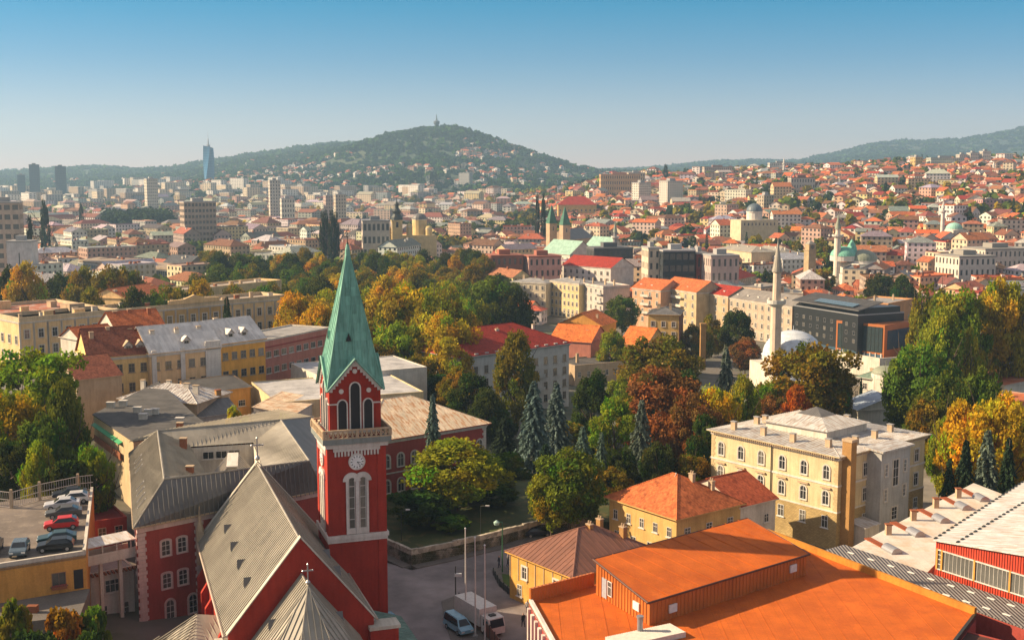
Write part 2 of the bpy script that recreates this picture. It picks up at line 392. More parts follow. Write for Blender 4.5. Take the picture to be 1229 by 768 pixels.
def wins(root, face, n, zs, W, Dp, m0=None, m1=None, skip=(), **k):
    L = W if face in 'FB' else Dp
    m0 = L / n / 2 if m0 is None else m0; m1 = m0 if m1 is None else m1
    for j, z in enumerate(zs):
        for i in range(n):
            if (i, j) in skip: continue
            u = m0 + (L - m0 - m1) * (i / (n - 1) if n > 1 else 0.5)
            win(root, face, u, z, W, Dp, **k)
def chimney(root, x, y, z, w_=0.7, d=0.5, h=1.5, m=None, cap=None, pots=0):
    mb = MB(); mb.box(-w_ / 2, w_ / 2, -d / 2, d / 2, -1.6, h); mb.box(-w_ / 2 - .08, w_ / 2 + .08, -d / 2 - .08, d / 2 + .08, h, h + .12, 1)
    for i in range(pots): mb.tube((-w_ / 2 + (i + .5) * w_ / pots, 0, h + .1), (-w_ / 2 + (i + .5) * w_ / pots, 0, h + .5), .1, m=1)
    return mb.build('chimney', [m or WHITE, cap or WHITE], root, loc=(x, y, z))
def roof_polys(kind, W, Dp, z, h, o):
    x0, x1, y0, y1 = -o, W + o, -o, Dp + o
    if kind == 'gx':      # ridge along x, gables on L and R
        m = Dp / 2; return [[(x0, y0, z), (x1, y0, z), (x1, m, z + h), (x0, m, z + h)], [(x1, y1, z), (x0, y1, z), (x0, m, z + h), (x1, m, z + h)]]
    if kind == 'gy':
        m = W / 2; return [[(x0, y1, z), (x0, y0, z), (m, y0, z + h), (m, y1, z + h)], [(x1, y0, z), (x1, y1, z), (m, y1, z + h), (m, y0, z + h)]]
    if kind == 'hip':
        if W >= Dp: r = Dp / 2 + o; a, b = (x0 + r, Dp / 2, z + h), (x1 - r, Dp / 2, z + h)
        else: r = W / 2 + o; a, b = (W / 2, y0 + r, z + h), (W / 2, y1 - r, z + h)
        c = [(x0, y0, z), (x1, y0, z), (x1, y1, z), (x0, y1, z)]
        if W >= Dp: return [[c[0], c[1], b, a], [c[1], c[2], b], [c[2], c[3], a, b], [c[3], c[0], a]]
        return [[c[0], c[1], a], [c[1], c[2], b, a], [c[2], c[3], b], [c[3], c[0], a, b]]
    if kind == 'mono':    # low at front
        return [[(x0, y0, z), (x1, y0, z), (x1, y1, z + h), (x0, y1, z + h)]]
def mkroof(root, kind, W, Dp, z, h, m, o=0.5, rib=None, th=0.16, wallm=None, x=0, y=0, name='roof', ridge=True):
    mb = MB()
    ps = [[(p[0] + x, p[1] + y, p[2]) for p in q] for q in roof_polys(kind, W, Dp, z, h, o)]
    for q in ps:
        mb.face(q, 0)
        if rib: mb.ribs([(p[0], p[1], p[2]) for p in q], rib, m=0)
    # soffit + edges + gable walls
    lo, hi = z - th, z
    mb.box(x - o, x + W + o, y - o, y + Dp + o, lo, z - 0.004, 1)
    if kind == 'gx':
        for xx, s_ in ((x + 0.02, -1), (x + W - 0.02, 1)):
            t = [(xx, y, z), (xx, y + Dp / 2, z + h * (1 - 2 * o / (Dp + 2 * o) * 0) - 0.05), (xx, y + Dp, z)]
            mb.face(t if s_ < 0 else t[::-1], 2)
    if kind == 'gy':
        for yy, s_ in ((y + 0.02, 1), (y + Dp - 0.02, -1)):
            t = [(x, yy, z), (x + W, yy, z), (x + W / 2, yy, z + h - 0.05)]
            mb.face(t if s_ > 0 else t[::-1], 2)
    if kind == 'mono':
        mb.face([(x, y, z), (x, y + Dp, z), (x, y + Dp, z + h)][::-1], 2); mb.face([(x + W, y, z), (x + W, y + Dp, z), (x + W, y + Dp, z + h)], 2)
        mb.face([(x + W, y + Dp, z), (x, y + Dp, z), (x, y + Dp, z + h), (x + W, y + Dp, z + h)], 2)
    if ridge and kind != 'mono':
        seen = set()
        for q in ps:
            for i in range(len(q)):
                a, b = q[i], q[(i + 1) % len(q)]
                if max(a[2], b[2]) > z + .1 and (b, a) in seen and math.dist(a, b) > .3: mb.tube((a[0], a[1], a[2] - .02), (b[0], b[1], b[2] - .02), .11, n=6, m=0)
                seen.add((a, b))
    return mb.build(name, [m, wallm or WHITE, wallm or WHITE], root)
def frame(A, B, ze, z0=None):
    """corner A, direction and length of the eave A-B seen at height ze"""
    a, b = P(A[0], A[1], ze), P(B[0], B[1], ze)
    th = math.atan2(b[1] - a[1], b[0] - a[0]); return a, th, math.hypot(b[0] - a[0], b[1] - a[1])
USED = []      # footprints taken by named buildings: centre, radius-ish boxes
def reserve(a, th, W, Dp, pad=2): USED.append((a[0], a[1], math.cos(th), math.sin(th), W, Dp, pad))
def free(x, y, r=0):
    for ax, ay, c, s, W, Dp, pad in USED:
        dx, dy = x - ax, y - ay; lx, ly = dx * c + dy * s, -dx * s + dy * c
        if -pad - r < lx < W + pad + r and -pad - r < ly < Dp + pad + r: return False
    return True
def bldg(name, label, cat, A, B, ze, Dp, z0, wall, roof=('hip', 3, None, .5, None), rows=None, group=None, wk=None, cornice=None, base=None, quoin=None, dims=None):
    """rectangular building; root at front-left corner on the ground. rows: list of (face, n, [z above ground], kwargs)"""
    if dims: a, th, W = dims
    else: a, th, W = frame(A, B, ze)
    reserve(a, th, W, Dp)
    root = thing(name, label, cat, (a[0], a[1], z0), th, group)
    h = ze - z0
    mb = MB(); mb.box(0, W, 0, Dp, -6, h - .02)
    mb.build('wall', wall, root)
    if base:
        mb = MB(); mb.box(-.06, W + .06, -.06, Dp + .06, -6, base[0]); mb.build('plinth', base[1], root)
    if quoin:
        mb = MB(); z = 0.0; i = 0
        while z < h - .5:
            l = .75 if i % 2 else .5
            for cx in (0, W):
                sx = 1 if cx == 0 else -1
                mb.box(min(cx - .05 * sx, cx + l * sx), max(cx - .05 * sx, cx + l * sx), -.05, l, z, z + .42)
            z += .45; i += 1
        mb.build('quoin', quoin, root)
    if cornice:
        mb = MB(); o = .3
        mb.box(-o, W + o, -o, Dp + o, h - .45, h - .2); mb.box(-o * .5, W + o * .5, -o * .5, Dp + o * .5, h - .75, h - .452)
        mb.build('cornice', cornice, root)
    if roof[0] == 'flat':
        ph = roof[1]; m = roof[2]; mb = MB(); mb.box(.25, W - .25, .25, Dp - .25, h - .1, h + .03); mb.build('roof', m, root)
        mb = MB()
        for b_ in ((0, W, 0, .25), (0, W, Dp - .25, Dp), (0, .25, .251, Dp - .251), (W - .25, W, .251, Dp - .251)): mb.box(b_[0] - .03, b_[1] + .03, b_[2] - (.03 if b_[2] == 0 else 0), b_[3], h - .05, h + ph)
        mb.build('parapet', roof[3] if roof[3] else wall, root)
    else:
        mkroof(root, roof[0], W, Dp, h, roof[1], roof[2], roof[3], roof[4], wallm=wall)
    for r in rows or []:
        k = dict(wk or {}); k.update(r[3] if len(r) > 3 else {})
        wins(root, r[0], r[1], r[2], W, Dp, **k)
    return root, W, Dp, h
def cross(root, x, y, z, s=1.0, m=None, name='cross', rz=0):
    mb = MB(); mb.box(-.07 * s, .07 * s, -.07 * s, .07 * s, 0, 2.0 * s); mb.box(-.6 * s, .6 * s, -.06 * s, .06 * s, 1.15 * s, 1.3 * s)
    for p in ((-.6, 1.22), (.6, 1.22), (0, 2.0)): mb.lathe([(.02, (p[1] - .12) * s), (.12 * s, p[1] * s), (.02, (p[1] + .12) * s)], (p[0] * s, 0), 6)
    mb.lathe([(.1 * s, -.5 * s), (.3 * s, -.2 * s), (.1 * s, .1 * s)], n=8)
    return mb.build(name, m or METALG, root, loc=(x, y, z), rz=rz)
# ================= materials of the place =================
RED = mat('plaster', (0.33, 0.032, 0.018), bump=.15, name='red_plaster')
REDW = mat('plaster', (0.33, 0.06, 0.045), bump=.15, name='dark_red_plaster')
CREAM = mat('plaster', (0.55, 0.46, 0.30), bump=.15, name='cream_plaster')
YEL = mat('plaster', (0.62, 0.40, 0.14), bump=.15, name='yellow_plaster')
OCH = mat('plaster', (0.60, 0.30, 0.07), bump=.15, name='ochre_plaster')
PINK = mat('plaster', (0.48, 0.19, 0.14), bump=.15, name='pink_plaster')
OFFW = mat('plaster', (0.58, 0.53, 0.45), bump=.15, name='off_white_plaster')
GREYW = mat('plaster', (0.42, 0.42, 0.40), bump=.15, name='grey_white_plaster')
TAN = mat('plaster', (0.46, 0.34, 0.22), bump=.15, name='tan_plaster')
SEAMG = mat('seam', (0.30, 0.27, 0.215), rough=.55, bump=.2, name='grey_sheet_roof')
SEAMD = mat('seam', (0.13, 0.125, 0.12), rough=.55, bump=.2, name='dark_sheet_roof')
SEAMB = mat('seam', (0.20, 0.085, 0.05), rough=.5, bump=.2, name='brown_sheet_roof')
SEAMW = mat('seam', (0.50, 0.49, 0.46), (0.30, 0.22, 0.16), rough=.5, bump=.2, name='pale_zinc_roof')
SEAMZ = mat('seam', (0.66, 0.62, 0.56), rough=.75, bump=.2, name='zinc_roof')
RUST = mat('seam', (0.74, 0.62, 0.44), (0.50, 0.21, 0.06), rough=.6, bump=.2, name='rusted_sheet_roof')
TILE = mat('tile', (0.50, 0.14, 0.045), (0.42, 0.34, 0.34), bump=.6, name='orange_tile_roof')
TILED = mat('tile', (0.24, 0.075, 0.04), (0.4, 0.36, 0.35), bump=.6, name='brown_tile_roof')
TILER = mat('tile', (0.33, 0.035, 0.02), (0.55, 0.5, 0.5), bump=.6, name='red_tile_roof')
COPPER = mat('copper', (0.17, 0.40, 0.31), (0.06, 0.17, 0.12), rough=.6, bump=.3, name='green_copper')
COPPERP = mat('copper', (0.30, 0.46, 0.36), (0.16, 0.33, 0.26), rough=.6, bump=.3, name='pale_copper')
ORFELT = mat('felt', (0.51, 0.115, 0.014), (0.38, 0.08, 0.012), rough=.8, bump=.15, name='orange_roof_coating')
ORMET = mat('corr', (0.46, 0.13, 0.02), rough=.5, bump=.3, name='ochre_ribbed_sheet')
FELT = mat('felt', (0.10, 0.095, 0.09), rough=.9, bump=.2, name='bitumen_roof')
FELTG = mat('felt', (0.30, 0.29, 0.28), rough=.9, bump=.2, name='grey_felt_roof')
WHITER = mat('seam', (0.62, 0.60, 0.57), (0.42, 0.34, 0.26), rough=.6, bump=.2, name='white_roof_sheet')
STONE = mat('rubble', (0.44, 0.38, 0.30), bump=.8, name='rubble_stone')
STONEB = mat('stone', (0.50, 0.37, 0.17), bump=.7, name='rusticated_stone')
BRICK = mat('brick', (0.36, 0.13, 0.06), bump=.4, name='red_brick')
BRICKY = mat('brick', (0.50, 0.28, 0.10), bump=.4, name='yellow_brick')
ASPH = mat('asphalt', (0.21, 0.185, 0.18), bump=.2, name='asphalt')
PAVE = mat('brick', (0.20, 0.18, 0.16), bump=.3, name='paving')
WOODF = flat((0.16, 0.06, 0.035), .7, 0, 'brown_fence_paint')
# ================= terrain =================
def terrain():
    bm_v, bm_f = [], []
    ss = [-1.6 + 3.2 * i / 260 for i in range(261)]
    ss = [(abs(s) / 1.6) ** 1.7 * 1.6 * (1 if s > 0 else -1) for s in ss]
    ys = [-240, -120, -40, 20, 50, 70]
    y = 70.0
    while y < 12000: y *= 1.0165; ys.append(y)
    ys += [14000, 20000]
    for yy in ys:
        for s in ss:
            x = s * (max(yy, 0) + 320) * .82
            bm_v.append((x, yy, g(x, yy) - .12))
    n = len(ss)
    for j in range(len(ys) - 1):
        for i in range(n - 1): bm_f.append((j * n + i, j * n + i + 1, (j + 1) * n + i + 1, (j + 1) * n + i))
    me = bpy.data.meshes.new('ground'); me.from_pydata(bm_v, [], bm_f)
    me.polygons.foreach_set('use_smooth', [True] * len(me.polygons))
    m, nt, b = newmat('ground_cover'); L = nt.links; b.inputs['Roughness'].default_value = .95
    ge = N(nt, 'NewGeometry'); pos = ge.outputs['Position']; sep = N(nt, 'SeparateXYZ'); L.new(pos, sep.inputs[0])
    n1 = noisen(nt, pos, .03, 5, .6); n2 = noisen(nt, pos, .35, 4, .6)
    town = mixc(nt, ramp(nt, n1, [(.42, 0.0), (.55, 1.0)]), (.13, .115, .10), (.05, .065, .025))
    town = mixc(nt, ramp(nt, n2, [(.4, 0.0), (.7, .5)]), town, (.16, .14, .11))
    n3 = noisen(nt, pos, .004, 6, .6); n4 = noisen(nt, pos, .02, 5, .7)
    hill = mixc(nt, ramp(nt, n3, [(.45, 0.0), (.6, 1.0)]), (.022, .045, .018), (.055, .07, .025))
    hill = mixc(nt, ramp(nt, n4, [(.55, 0.0), (.68, .45)]), hill, (.14, .12, .06))
    far = ramp(nt, mathn(nt, 'DIVIDE', sep.outputs[1], 10000), [(.17, 0.0), (.26, 1.0)])
    col = mixc(nt, far, town, hill); L.new(col, b.inputs['Base Color'])
    me.materials.append(m)
    put('ground', me, None, kind='structure')
terrain()
def sheet(name, px, z, m, th=.0):
    mb = MB(); mb.face([(*P(u, v, z), z) for u, v in px]); return mb.build(name, m, None, kind='structure')
# ================= streets =================
mb = MB()
rd = [(395, 640), (440, 648), (455, 672), (494, 684), (545, 672), (600, 660), (645, 645), (700, 640), (720, 655), (660, 690), (640, 706), (646, 735), (660, 768), (700, 900), (350, 900), (340, 768)]
mb.face([(*P(u, v, .0), 0) for u, v in rd]); mb.build('street', ASPH, None, kind='structure')
mb = MB()
isl = [(590, 684), (604, 680), (640, 688), (640, 706), (634, 722), (612, 714), (598, 702)]
mb.prism([P(u, v, .0) for u, v in reversed(isl)], -.3, .14); mb.build('pavement_island', PAVE, None, kind='structure')
mb = MB(); mb.face([(*P(u, v, .17), .17) for u, v in [(602, 688), (618, 690), (622, 702), (614, 706), (604, 698)]])
mb.build('grass', mat('plaster', (.06, .10, .02), name='lawn'), None, kind='stuff', label='small patch of lawn on the corner island')
isl = [(530, 722), (545, 716), (556, 728), (600, 775), (640, 830), (560, 830), (534, 745)]
mb = MB(); mb.prism([P(u, v, .0) for u, v in reversed(isl)], -.3, .12); mb.build('pavement', PAVE, None, kind='structure')
# raised garden with its stone retaining wall
gp = [(440, 640), (462, 664), (494, 679), (545, 668), (600, 655), (650, 641), (720, 638)]
gw = [P(u, v, 0) for u, v in gp]
mb = MB()
for i in range(len(gw) - 1):
    a, b = Vector(gw[i]), Vector(gw[i + 1]); d = (b - a).normalized(); n_ = Vector((-d.y, d.x)) * .5
    k = max(2, int((b - a).length / 1.1))
    for j in range(k):
        p, q = a + (b - a) * j / k, a + (b - a) * (j + 1) / k
        h_ = 2.2 + .16 * random.Random(i * 31 + j).random()
        e = .01
        mb.prism([tuple(p), tuple(q), tuple(q + n_), tuple(p + n_)], -1, h_)
mb.build('retaining_wall', STONE, None, label='rough stone retaining wall curving round the raised garden beside the street', cat='wall')
mb = MB(); mb.prism([tuple(p) for p in gw] + [(30, 182), (20, 215), (-25, 200), (-32, 160)], -1, 1.55)
mb.build('garden_ground', mat('asphalt', (.05, .06, .02), (.10, .08, .03), name='garden_soil'), None, kind='structure')
mb = MB()
for i in range(len(gw) - 1):
    a, b = Vector(gw[i]), Vector(gw[i + 1]); d = (b - a).normalized(); n_ = Vector((d.y, -d.x))
    mb.prism([tuple(a + n_ * 1.5), tuple(b + n_ * 1.5), tuple(b + n_ * .02), tuple(a + n_ * .02)], -.3, .13)
mb.build('kerb_pavement', PAVE, None, kind='structure')
# ================= church =================
def church():
    th = R(19); a = (-27.4, 112.9)
    reserve(a, th, 20, 34)
    root = thing('church', 'red church with steep grey sheet roof and tall tower under a green copper spire', 'church', (a[0], a[1], 0), th)
    W, L, ze, zr_ = 14.0, 33.0, 10.0, 18.9
    mb = MB(); mb.box(0, W, 0.4, L, -6, ze - .05); mb.build('nave_wall', RED, root)
    # gable wall with coping
    mb = MB(); mb.wallprism([(-.2, -6), (W + .2, -6), (W + .2, ze + .3), (W / 2, zr_ + .35), (-.2, ze + .3)], 0, .45)
    mb.build('gable_wall', RED, root); mb = MB(); mb.wallprism([(-.1, ze), (W + .1, ze), (W / 2, zr_)], L - .1, L + .4); mb.build('gable_wall', RED, root); mb = MB()
    mb.box(-1.3, .2, -.6, 1.4, -6, ze - .9); mb.build('corner_pier', RED, root); mb = MB(); mb.box(W - .3, W + 2.6, -.7, 1.3, -6, ze - .9)
    mb.build('corner_pier', RED, root)
    CS = mat('plaster', (.50, .46, .38), name='coping_stone')
    for y0, y1 in ((-.1, .6), (L - .2, L + .5)):
        mb = MB()
        for x0, x1 in ((-.35, W / 2), (W + .35, W / 2)):
            za, zb = ze + .25, zr_ + .45
            pts = [(x0, y0, za), (x1, y0, zb), (x1, y1, zb), (x0, y1, za)]
            if x0 > x1: pts = pts[::-1]
            mb.slab(pts, .16)
        mb.build('coping', CS, root)
    for bx_ in ((-1.45, .3, -.7, 1.5), (W - .4, W + 2.8, -.8, 1.4)): mb = MB(); mb.box(*bx_, ze - .9, ze - .55); mb.build('pier_cap', CS, root)
    mb = MB()
    for s in (0, 1):
        xe = -.45 if s == 0 else W + .45
        q = [(xe, .5, ze - .1), (xe, L - .15, ze - .1), (W / 2, L - .15, zr_), (W / 2, .5, zr_)]
        if s == 0: q = q[::-1]
        mb.face(q); mb.ribs(q, .58, .07, .10)
    mb.tube((W / 2, .5, zr_), (W / 2, L, zr_), .12, n=6)
    mb.box(-.45, W + .45, .5, L - .15, ze - .3, ze - .12, 1)
    mb.build('nave_roof', [SEAMG, WHITE], root)
    mb = MB()
    for xe in (-.62, W + .62): mb.tube((xe, .3, ze - .12), (xe, L, ze - .12), .14, n=6)
    mb.tube((-.62, 1, ze - .2), (-.3, 1, -2), .07, n=6)
    mb.build('gutter', flat((.40, .33, .26), .5, .2, 'painted_gutter'), root)
    sl = (zr_ - ze) / (W / 2 + .45)
    def vent(x, y, side, zb=ze, name='roof_vent'):
        z = zb + sl * (x + .45 if side < 0 else (W - x) + .45)
        mb = MB(); d = 1.0 / sl * .8
        A, B, C = (0, -.55, 0), (0, .55, 0), (0, 0, 1.0); Dd = (d * 1.4, 0, 1.0)
        mb.add([A, B, C, Dd], [(0, 1, 2)], 1); mb.add([A, B, C, Dd], [(0, 2, 3), (1, 3, 2)], 0)
        mb.build(name, [SEAMD, DARK], root, loc=(x, y, z + .02), rz=0 if side < 0 else math.pi)
    for y in (5.5, 11.5, 18, 25): vent(2.0, y, -1)
    for y in (6, 12): vent(W - 2.0, y, 1)
    cross(root, W / 2, L + .1, zr_ + 1.0, 1.15)
    for cx in (-.2,):   # stone pinnacle at the far eave corner
        mb = MB(); mb.box(-.45, .45, -.45, .45, -3, 1.2); mb.lathe([(.5, 1.2), (.28, 2.2), (.2, 2.3), (.05, 4.3)], n=6)
        mb.build('pinnacle', TAN, root, loc=(cx, L - .2, ze))
    for i in range(6):   # buttresses along the sunlit side
        mb = MB(); mb.box(-.9, .0, -.35, .35, -6, 6.2); mb.wallprism([(-.9, 6.2), (0, 6.2), (0, 7.6)], -.35, .35); mb.build('buttress', RED, root, loc=(0, 3 + i * 5.4, 0))
    # chancel and apse
    cw, cz, rz_ = 10.6, 8.6, 15.6; xm = W / 2; yl = -4.0
    ap = [(xm - cw / 2, yl), (xm - cw / 2 * .92, yl - 3.2), (xm - 2.2, yl - 6.2), (xm + 2.2, yl - 6.2), (xm + cw / 2 * .92, yl - 3.2), (xm + cw / 2, yl)]
    mb = MB(); mb.prism([(x, y) for x, y in ap] + [(xm + cw / 2, 0), (xm - cw / 2, 0)], -6, cz - .1); mb.build('apse_wall', RED, root)
    mb = MB(); e = 1.07
    ep = [(xm + (x - xm) * e, y * 1.03) for x, y in ap]; top = (xm, yl, rz_)
    for q in ([(ep[0][0], yl, cz), top, (xm, -.02, rz_), (ep[0][0], -.02, cz)][::-1], [(ep[5][0], yl, cz), (ep[5][0], -.02, cz), (xm, -.02, rz_), top][::-1]):
        if (Vector(q[1]) - Vector(q[0])).cross(Vector(q[2]) - Vector(q[0])).z < 0: q = q[::-1]
        mb.face(q); mb.ribs(q, .58, .07, .10)
    for i in range(5):
        q = [(ep[i][0], ep[i][1], cz), (ep[i + 1][0], ep[i + 1][1], cz), top]; mb.face(q); mb.ribs(q, .58, .07, .10)
        mb.tube((ep[i][0], ep[i][1], cz), top, .09, n=6)
    mb.tube((xm, -.1, rz_), top, .1, n=6)
    mb.build('apse_roof', SEAMG, root)
    cross(root, xm, yl, rz_ + .6, .8)
    for s, yy in ((-1, -2.3), (1, -2.3)):
        mb = MB(); mb.add([(0, -.5, 0), (0, .5, 0), (0, 0, 1.0), (.9, 0, 1.0)], [(0, 1, 2)], 1); mb.add([(0, -.5, 0), (0, .5, 0), (0, 0, 1.0), (.9, 0, 1.0)], [(0, 2, 3), (1, 3, 2)], 0)
        mb.build('roof_vent', [SEAMD, DARK], root, loc=(xm + s * 3.6, yy, cz + (5.67 - 3.6) / 5.67 * 7.0), rz=0 if s < 0 else math.pi)
    # lower annexe on the sunlit side
    mb = MB(); mb.box(-6.4, -.0, -1.0, 12.5, -6, 4.6); mb.build('annexe_wall', RED, root)
    mb = MB(); z = 4.6
    c = [(-6.9, -1.3, z), (.0, -1.3, z), (.0, 12.9, z), (-6.9, 12.9, z)]; t0, t1 = (-3.2, 3.0, z + 1.2), (-2.2, 12.8, z + 3.4); ta = (0, 3.0, z + 1.4)
    for q in ([c[0], c[1], ta, t0], [c[0], t0, t1, c[3]], [t0, ta, (0, 12.8, z + 3.0), t1]):
        mb.face(q[::1]); 
        mb.ribs(q, .58, .07, .10)
    mb.box(-6.95, 0, -1.35, 12.95, z - .2, z - .01, 1); mb.build('annexe_roof', [SEAMG, TAN], root)
    # copper-roofed porch beside the street
    mb = MB(); mb.box(W + .1, W + 5.5, 1.5, 12, -4, 5.2); mb.build('porch_wall', RED, root)
    mb = MB(); q = [(W + .05, 1.2, 7.2), (W + 6, 1.2, 5.2), (W + 6, 12.2, 5.2), (W + .05, 12.2, 7.2)]; mb.slab(q, .15); mb.ribs(q, .6, .05, .05); mb.build('porch_roof', mat('copper', (.16, .26, .22), name='dull_copper'), root)
    # ---- tower ----
    tx, ty, tw = 12.5, 14.9, 6.5; cx, cy_ = tx + tw / 2, ty + tw / 2; hw = tw / 2
    mb = MB(); mb.box(tx, tx + tw, ty, ty + tw, -6, 24.4)
    for sx in (-1, 1):
        for sy in (-1, 1):
            x0, y0 = cx + sx * (hw - .42), cy_ + sy * (hw - .42)
            mb.box(x0 - .5, x0 + .5, y0 - .5, y0 + .5, -6, 24.3)
    tower = mb.build('tower', RED, root)
    def faces():
        for k in range(4): yield k * math.pi / 2
    def ring(name, hwid, z0, z1, m, inner=None):
        mb = MB(); mb.box(-hwid, hwid, -hwid, hwid, z0, z1); return mb.build(name, m, tower, loc=(cx, cy_, 0))
    ring('string_course', hw + .28, 14.0, 14.45, WHITE); ring('string_course', hw + .16, 13.6, 13.99, WHITE)
    ring('cornice', hw + .30, 24.42, 24.9, WHITE)
    mb = MB(); mb.box(-hw - .62, hw + .62, -hw - .62, hw + .62, 24.91, 25.5); mb.build('balcony_slab', mat('plaster', (.22, .24, .22), name='weathered_stone'), tower, loc=(cx, cy_, 0))
    for a_ in faces():
        mb = MB()     # hanging arcade
        n = 13; s = (tw - 1.7) / n
        for i in range(n + 1):
            x = -hw + .85 + i * s; mb.box(x - .1, x + .1, -hw - .14, -hw, 23.45, 24.2)
        mb.box(-hw + .6, hw - .6, -hw - .16, -hw, 24.0, 24.41); mb.build('arcade_frieze', WHITE, tower, loc=(cx, cy_, 0), rz=a_)
        mb = MB()     # balustrade
        bw = hw + .5
        mb.box(-bw, bw, -bw - .1, -bw + .1, 26.35, 26.55); mb.box(-bw, bw, -bw - .08, -bw + .08, 25.5, 25.65)
        n = 14
        for i in range(n + 1):
            x = -bw + 2 * bw * i / n; mb.tube((x, -bw, 25.6), (x, -bw, 26.4), .1 if i % 7 else .2, n=6)
            if i < n: mb.tube((x, -bw, 25.66), (x + 2 * bw / n, -bw, 26.34), .05, n=4); mb.tube((x, -bw, 26.34), (x + 2 * bw / n, -bw, 25.66), .05, n=4)
        mb.build('balustrade', TAN, tower, loc=(cx, cy_, 0), rz=a_)
        # clock
        ck = MB(); ck.tube((0, 0, 0), (0, -.16, 0), .95, n=32); ck = ck.build('clock', WHITE, tower, loc=(cx + hw * math.sin(a_), cy_ - hw * math.cos(a_), 22.75), rz=a_)
        f = MB(); f.tube((0, -.161, 0), (0, -.18, 0), .76, n=32); f.build('clock_face', flat((.72, .72, .70), .4, 0, 'dial_white'), ck)
        f = MB()
        for i in range(12):
            an = i * math.pi / 6; c_, s_ = math.sin(an), math.cos(an); p = Vector((c_, 0, s_)); q = Vector((s_, 0, -c_)); wd = .045
            b0 = p * .52; b1 = p * .72
            f.add([b0 + q * wd + Vector((0, -.181, 0)), b0 - q * wd + Vector((0, -.181, 0)), b1 - q * wd + Vector((0, -.181, 0)), b1 + q * wd + Vector((0, -.181, 0)),
                   b0 + q * wd + Vector((0, -.195, 0)), b0 - q * wd + Vector((0, -.195, 0)), b1 - q * wd + Vector((0, -.195, 0)), b1 + q * wd + Vector((0, -.195, 0))], [(4, 5, 6, 7), (0, 1, 5, 4), (1, 2, 6, 5), (2, 3, 7, 6), (3, 0, 4, 7)])
        f.build('hour_marks', BLACKM, ck)
        for an, l, wd in ((R(100), .42, .05), (R(140), .62, .035)):
            f = MB(); f.tube((0, -.21, 0), (l * math.sin(an), -.21, l * math.cos(an)), wd, wd * .4, n=5); f.build('clock_hand', BLACKM, ck)
        # twin tall windows
        for s in (-1, 1):
            me = winmesh(.72, 6.3, 'arch', WHITE, None, 1, 5, False)
            put('tower_window', me, tower, (cx + hw * math.sin(a_) + s * .62 * math.cos(a_), cy_ - hw * math.cos(a_) + s * .62 * math.sin(a_), 14.9), a_)
        f = MB()
        for x0, x1 in ((-1.28, -1.02), (-.2, .2), (1.02, 1.28)): f.box(x0, x1, -.16, 0, 14.5, 20.6)
        for s in (-1, 1):
            for i in range(10):
                a0, a1 = math.pi * i / 10, math.pi * (i + 1) / 10; r0, r1 = .42, 1.0
                pts = [(s * .62 + r * math.cos(t), 20.55 + r * math.sin(t)) for r, t in ((r0, a0), (r1, a0), (r1, a1), (r0, a1))]
                f.wallprism(pts, -.2 - .003 * s, 0)
        for x0, x1 in ((-1.02, -.22), (.22, 1.02)): f.box(x0, x1, -.12, 0, 14.5, 15.15)
        f.build('window_surround', WHITE, tower, loc=(cx + hw * math.sin(a_), cy_ - hw * math.cos(a_), 0), rz=a_)
    bh = 2.85
    mb = MB(); mb.box(-bh, bh, -bh, bh, 25.45, 31.2)
    for sx in (-1, 1):
        for sy in (-1, 1): mb.box(sx * (bh - .25) - .3, sx * (bh - .25) + .3, sy * (bh - .25) - .3, sy * (bh - .25) + .3, 25.5, 31.1)
    belfry = mb.build('belfry', RED, tower, loc=(cx, cy_, 0))
    gz = 34.2
    for a_ in faces():
        f = MB(); f.wallprism([(-bh, 31.1), (bh, 31.1), (0, gz)], -bh, -bh + .3); f.build('belfry_gable', RED, tower, loc=(cx, cy_, 0), rz=a_)
        f = MB()
        for s in (-1, 1):
            n = 9
            for i in range(n):       # stepped trim under the gable edge
                x = bh * (1 - (i + .5) / n) * s; z = 31.1 + (gz - 31.1) * (i + .5) / n
                f.box(x - .17, x + .17, -bh - .14, -bh, z - .62, z - .14)
            p0, p1 = Vector((s * (bh + .2), -bh - .12, 30.75)), Vector((0, -bh - .12, gz - .1))
            f.tube(p0, p1, .12, n=4)
        f.tube((0, -bh, 32.9), (0, -bh - .14, 32.9), .27, n=14)
        for s in (-1, 1): f.tube((s * 1.55, -bh, 30.7), (s * 1.55, -bh - .14, 30.7), .27, n=14)
        for x0, x1 in ((-bh, -2.0), (2.0, bh)): f.box(x0, x1, -bh - .12, -bh, 29.2, 29.35)
        f.box(-bh, bh, -bh - .14, -bh, 25.9, 26.15)
        f.build('gable_trim', WHITE, tower, loc=(cx, cy_, 0), rz=a_)
        for x, w_, z0, z1 in ((-1.45, .95, 26.2, 29.7), (0, 1.05, 26.2, 31.6), (1.45, .95, 26.2, 29.7)):
            me = bpy.data.meshes.get('lancet%.2f' % w_)
            f = MB(); hh = z1 - z0; xr = w_ / 2
            prof = [(-xr, 0), (xr, 0)] + [(xr * math.cos(math.pi * i / 10), hh - xr * 1.3 + xr * 1.3 * math.sin(math.pi * i / 10)) for i in range(11)]
            f.wallprism(prof, -.04, 0, 1)
            o = [(p[0] * 1.28, p[1] + (.12 if p[1] > .1 else 0)) for p in prof]
            for k in range(len(prof)):
                a, b, c, d = o[k], o[(k + 1) % len(o)], prof[(k + 1) % len(o)], prof[k]
                f.add([(a[0], -.14, a[1]), (b[0], -.14, b[1]), (c[0], -.14, c[1]), (d[0], -.14, d[1]), (a[0], 0, a[1]), (b[0], 0, b[1]), (c[0], 0, c[1]), (d[0], 0, d[1])], [(0, 1, 2, 3), (0, 4, 5, 1), (3, 2, 6, 7)], 0)
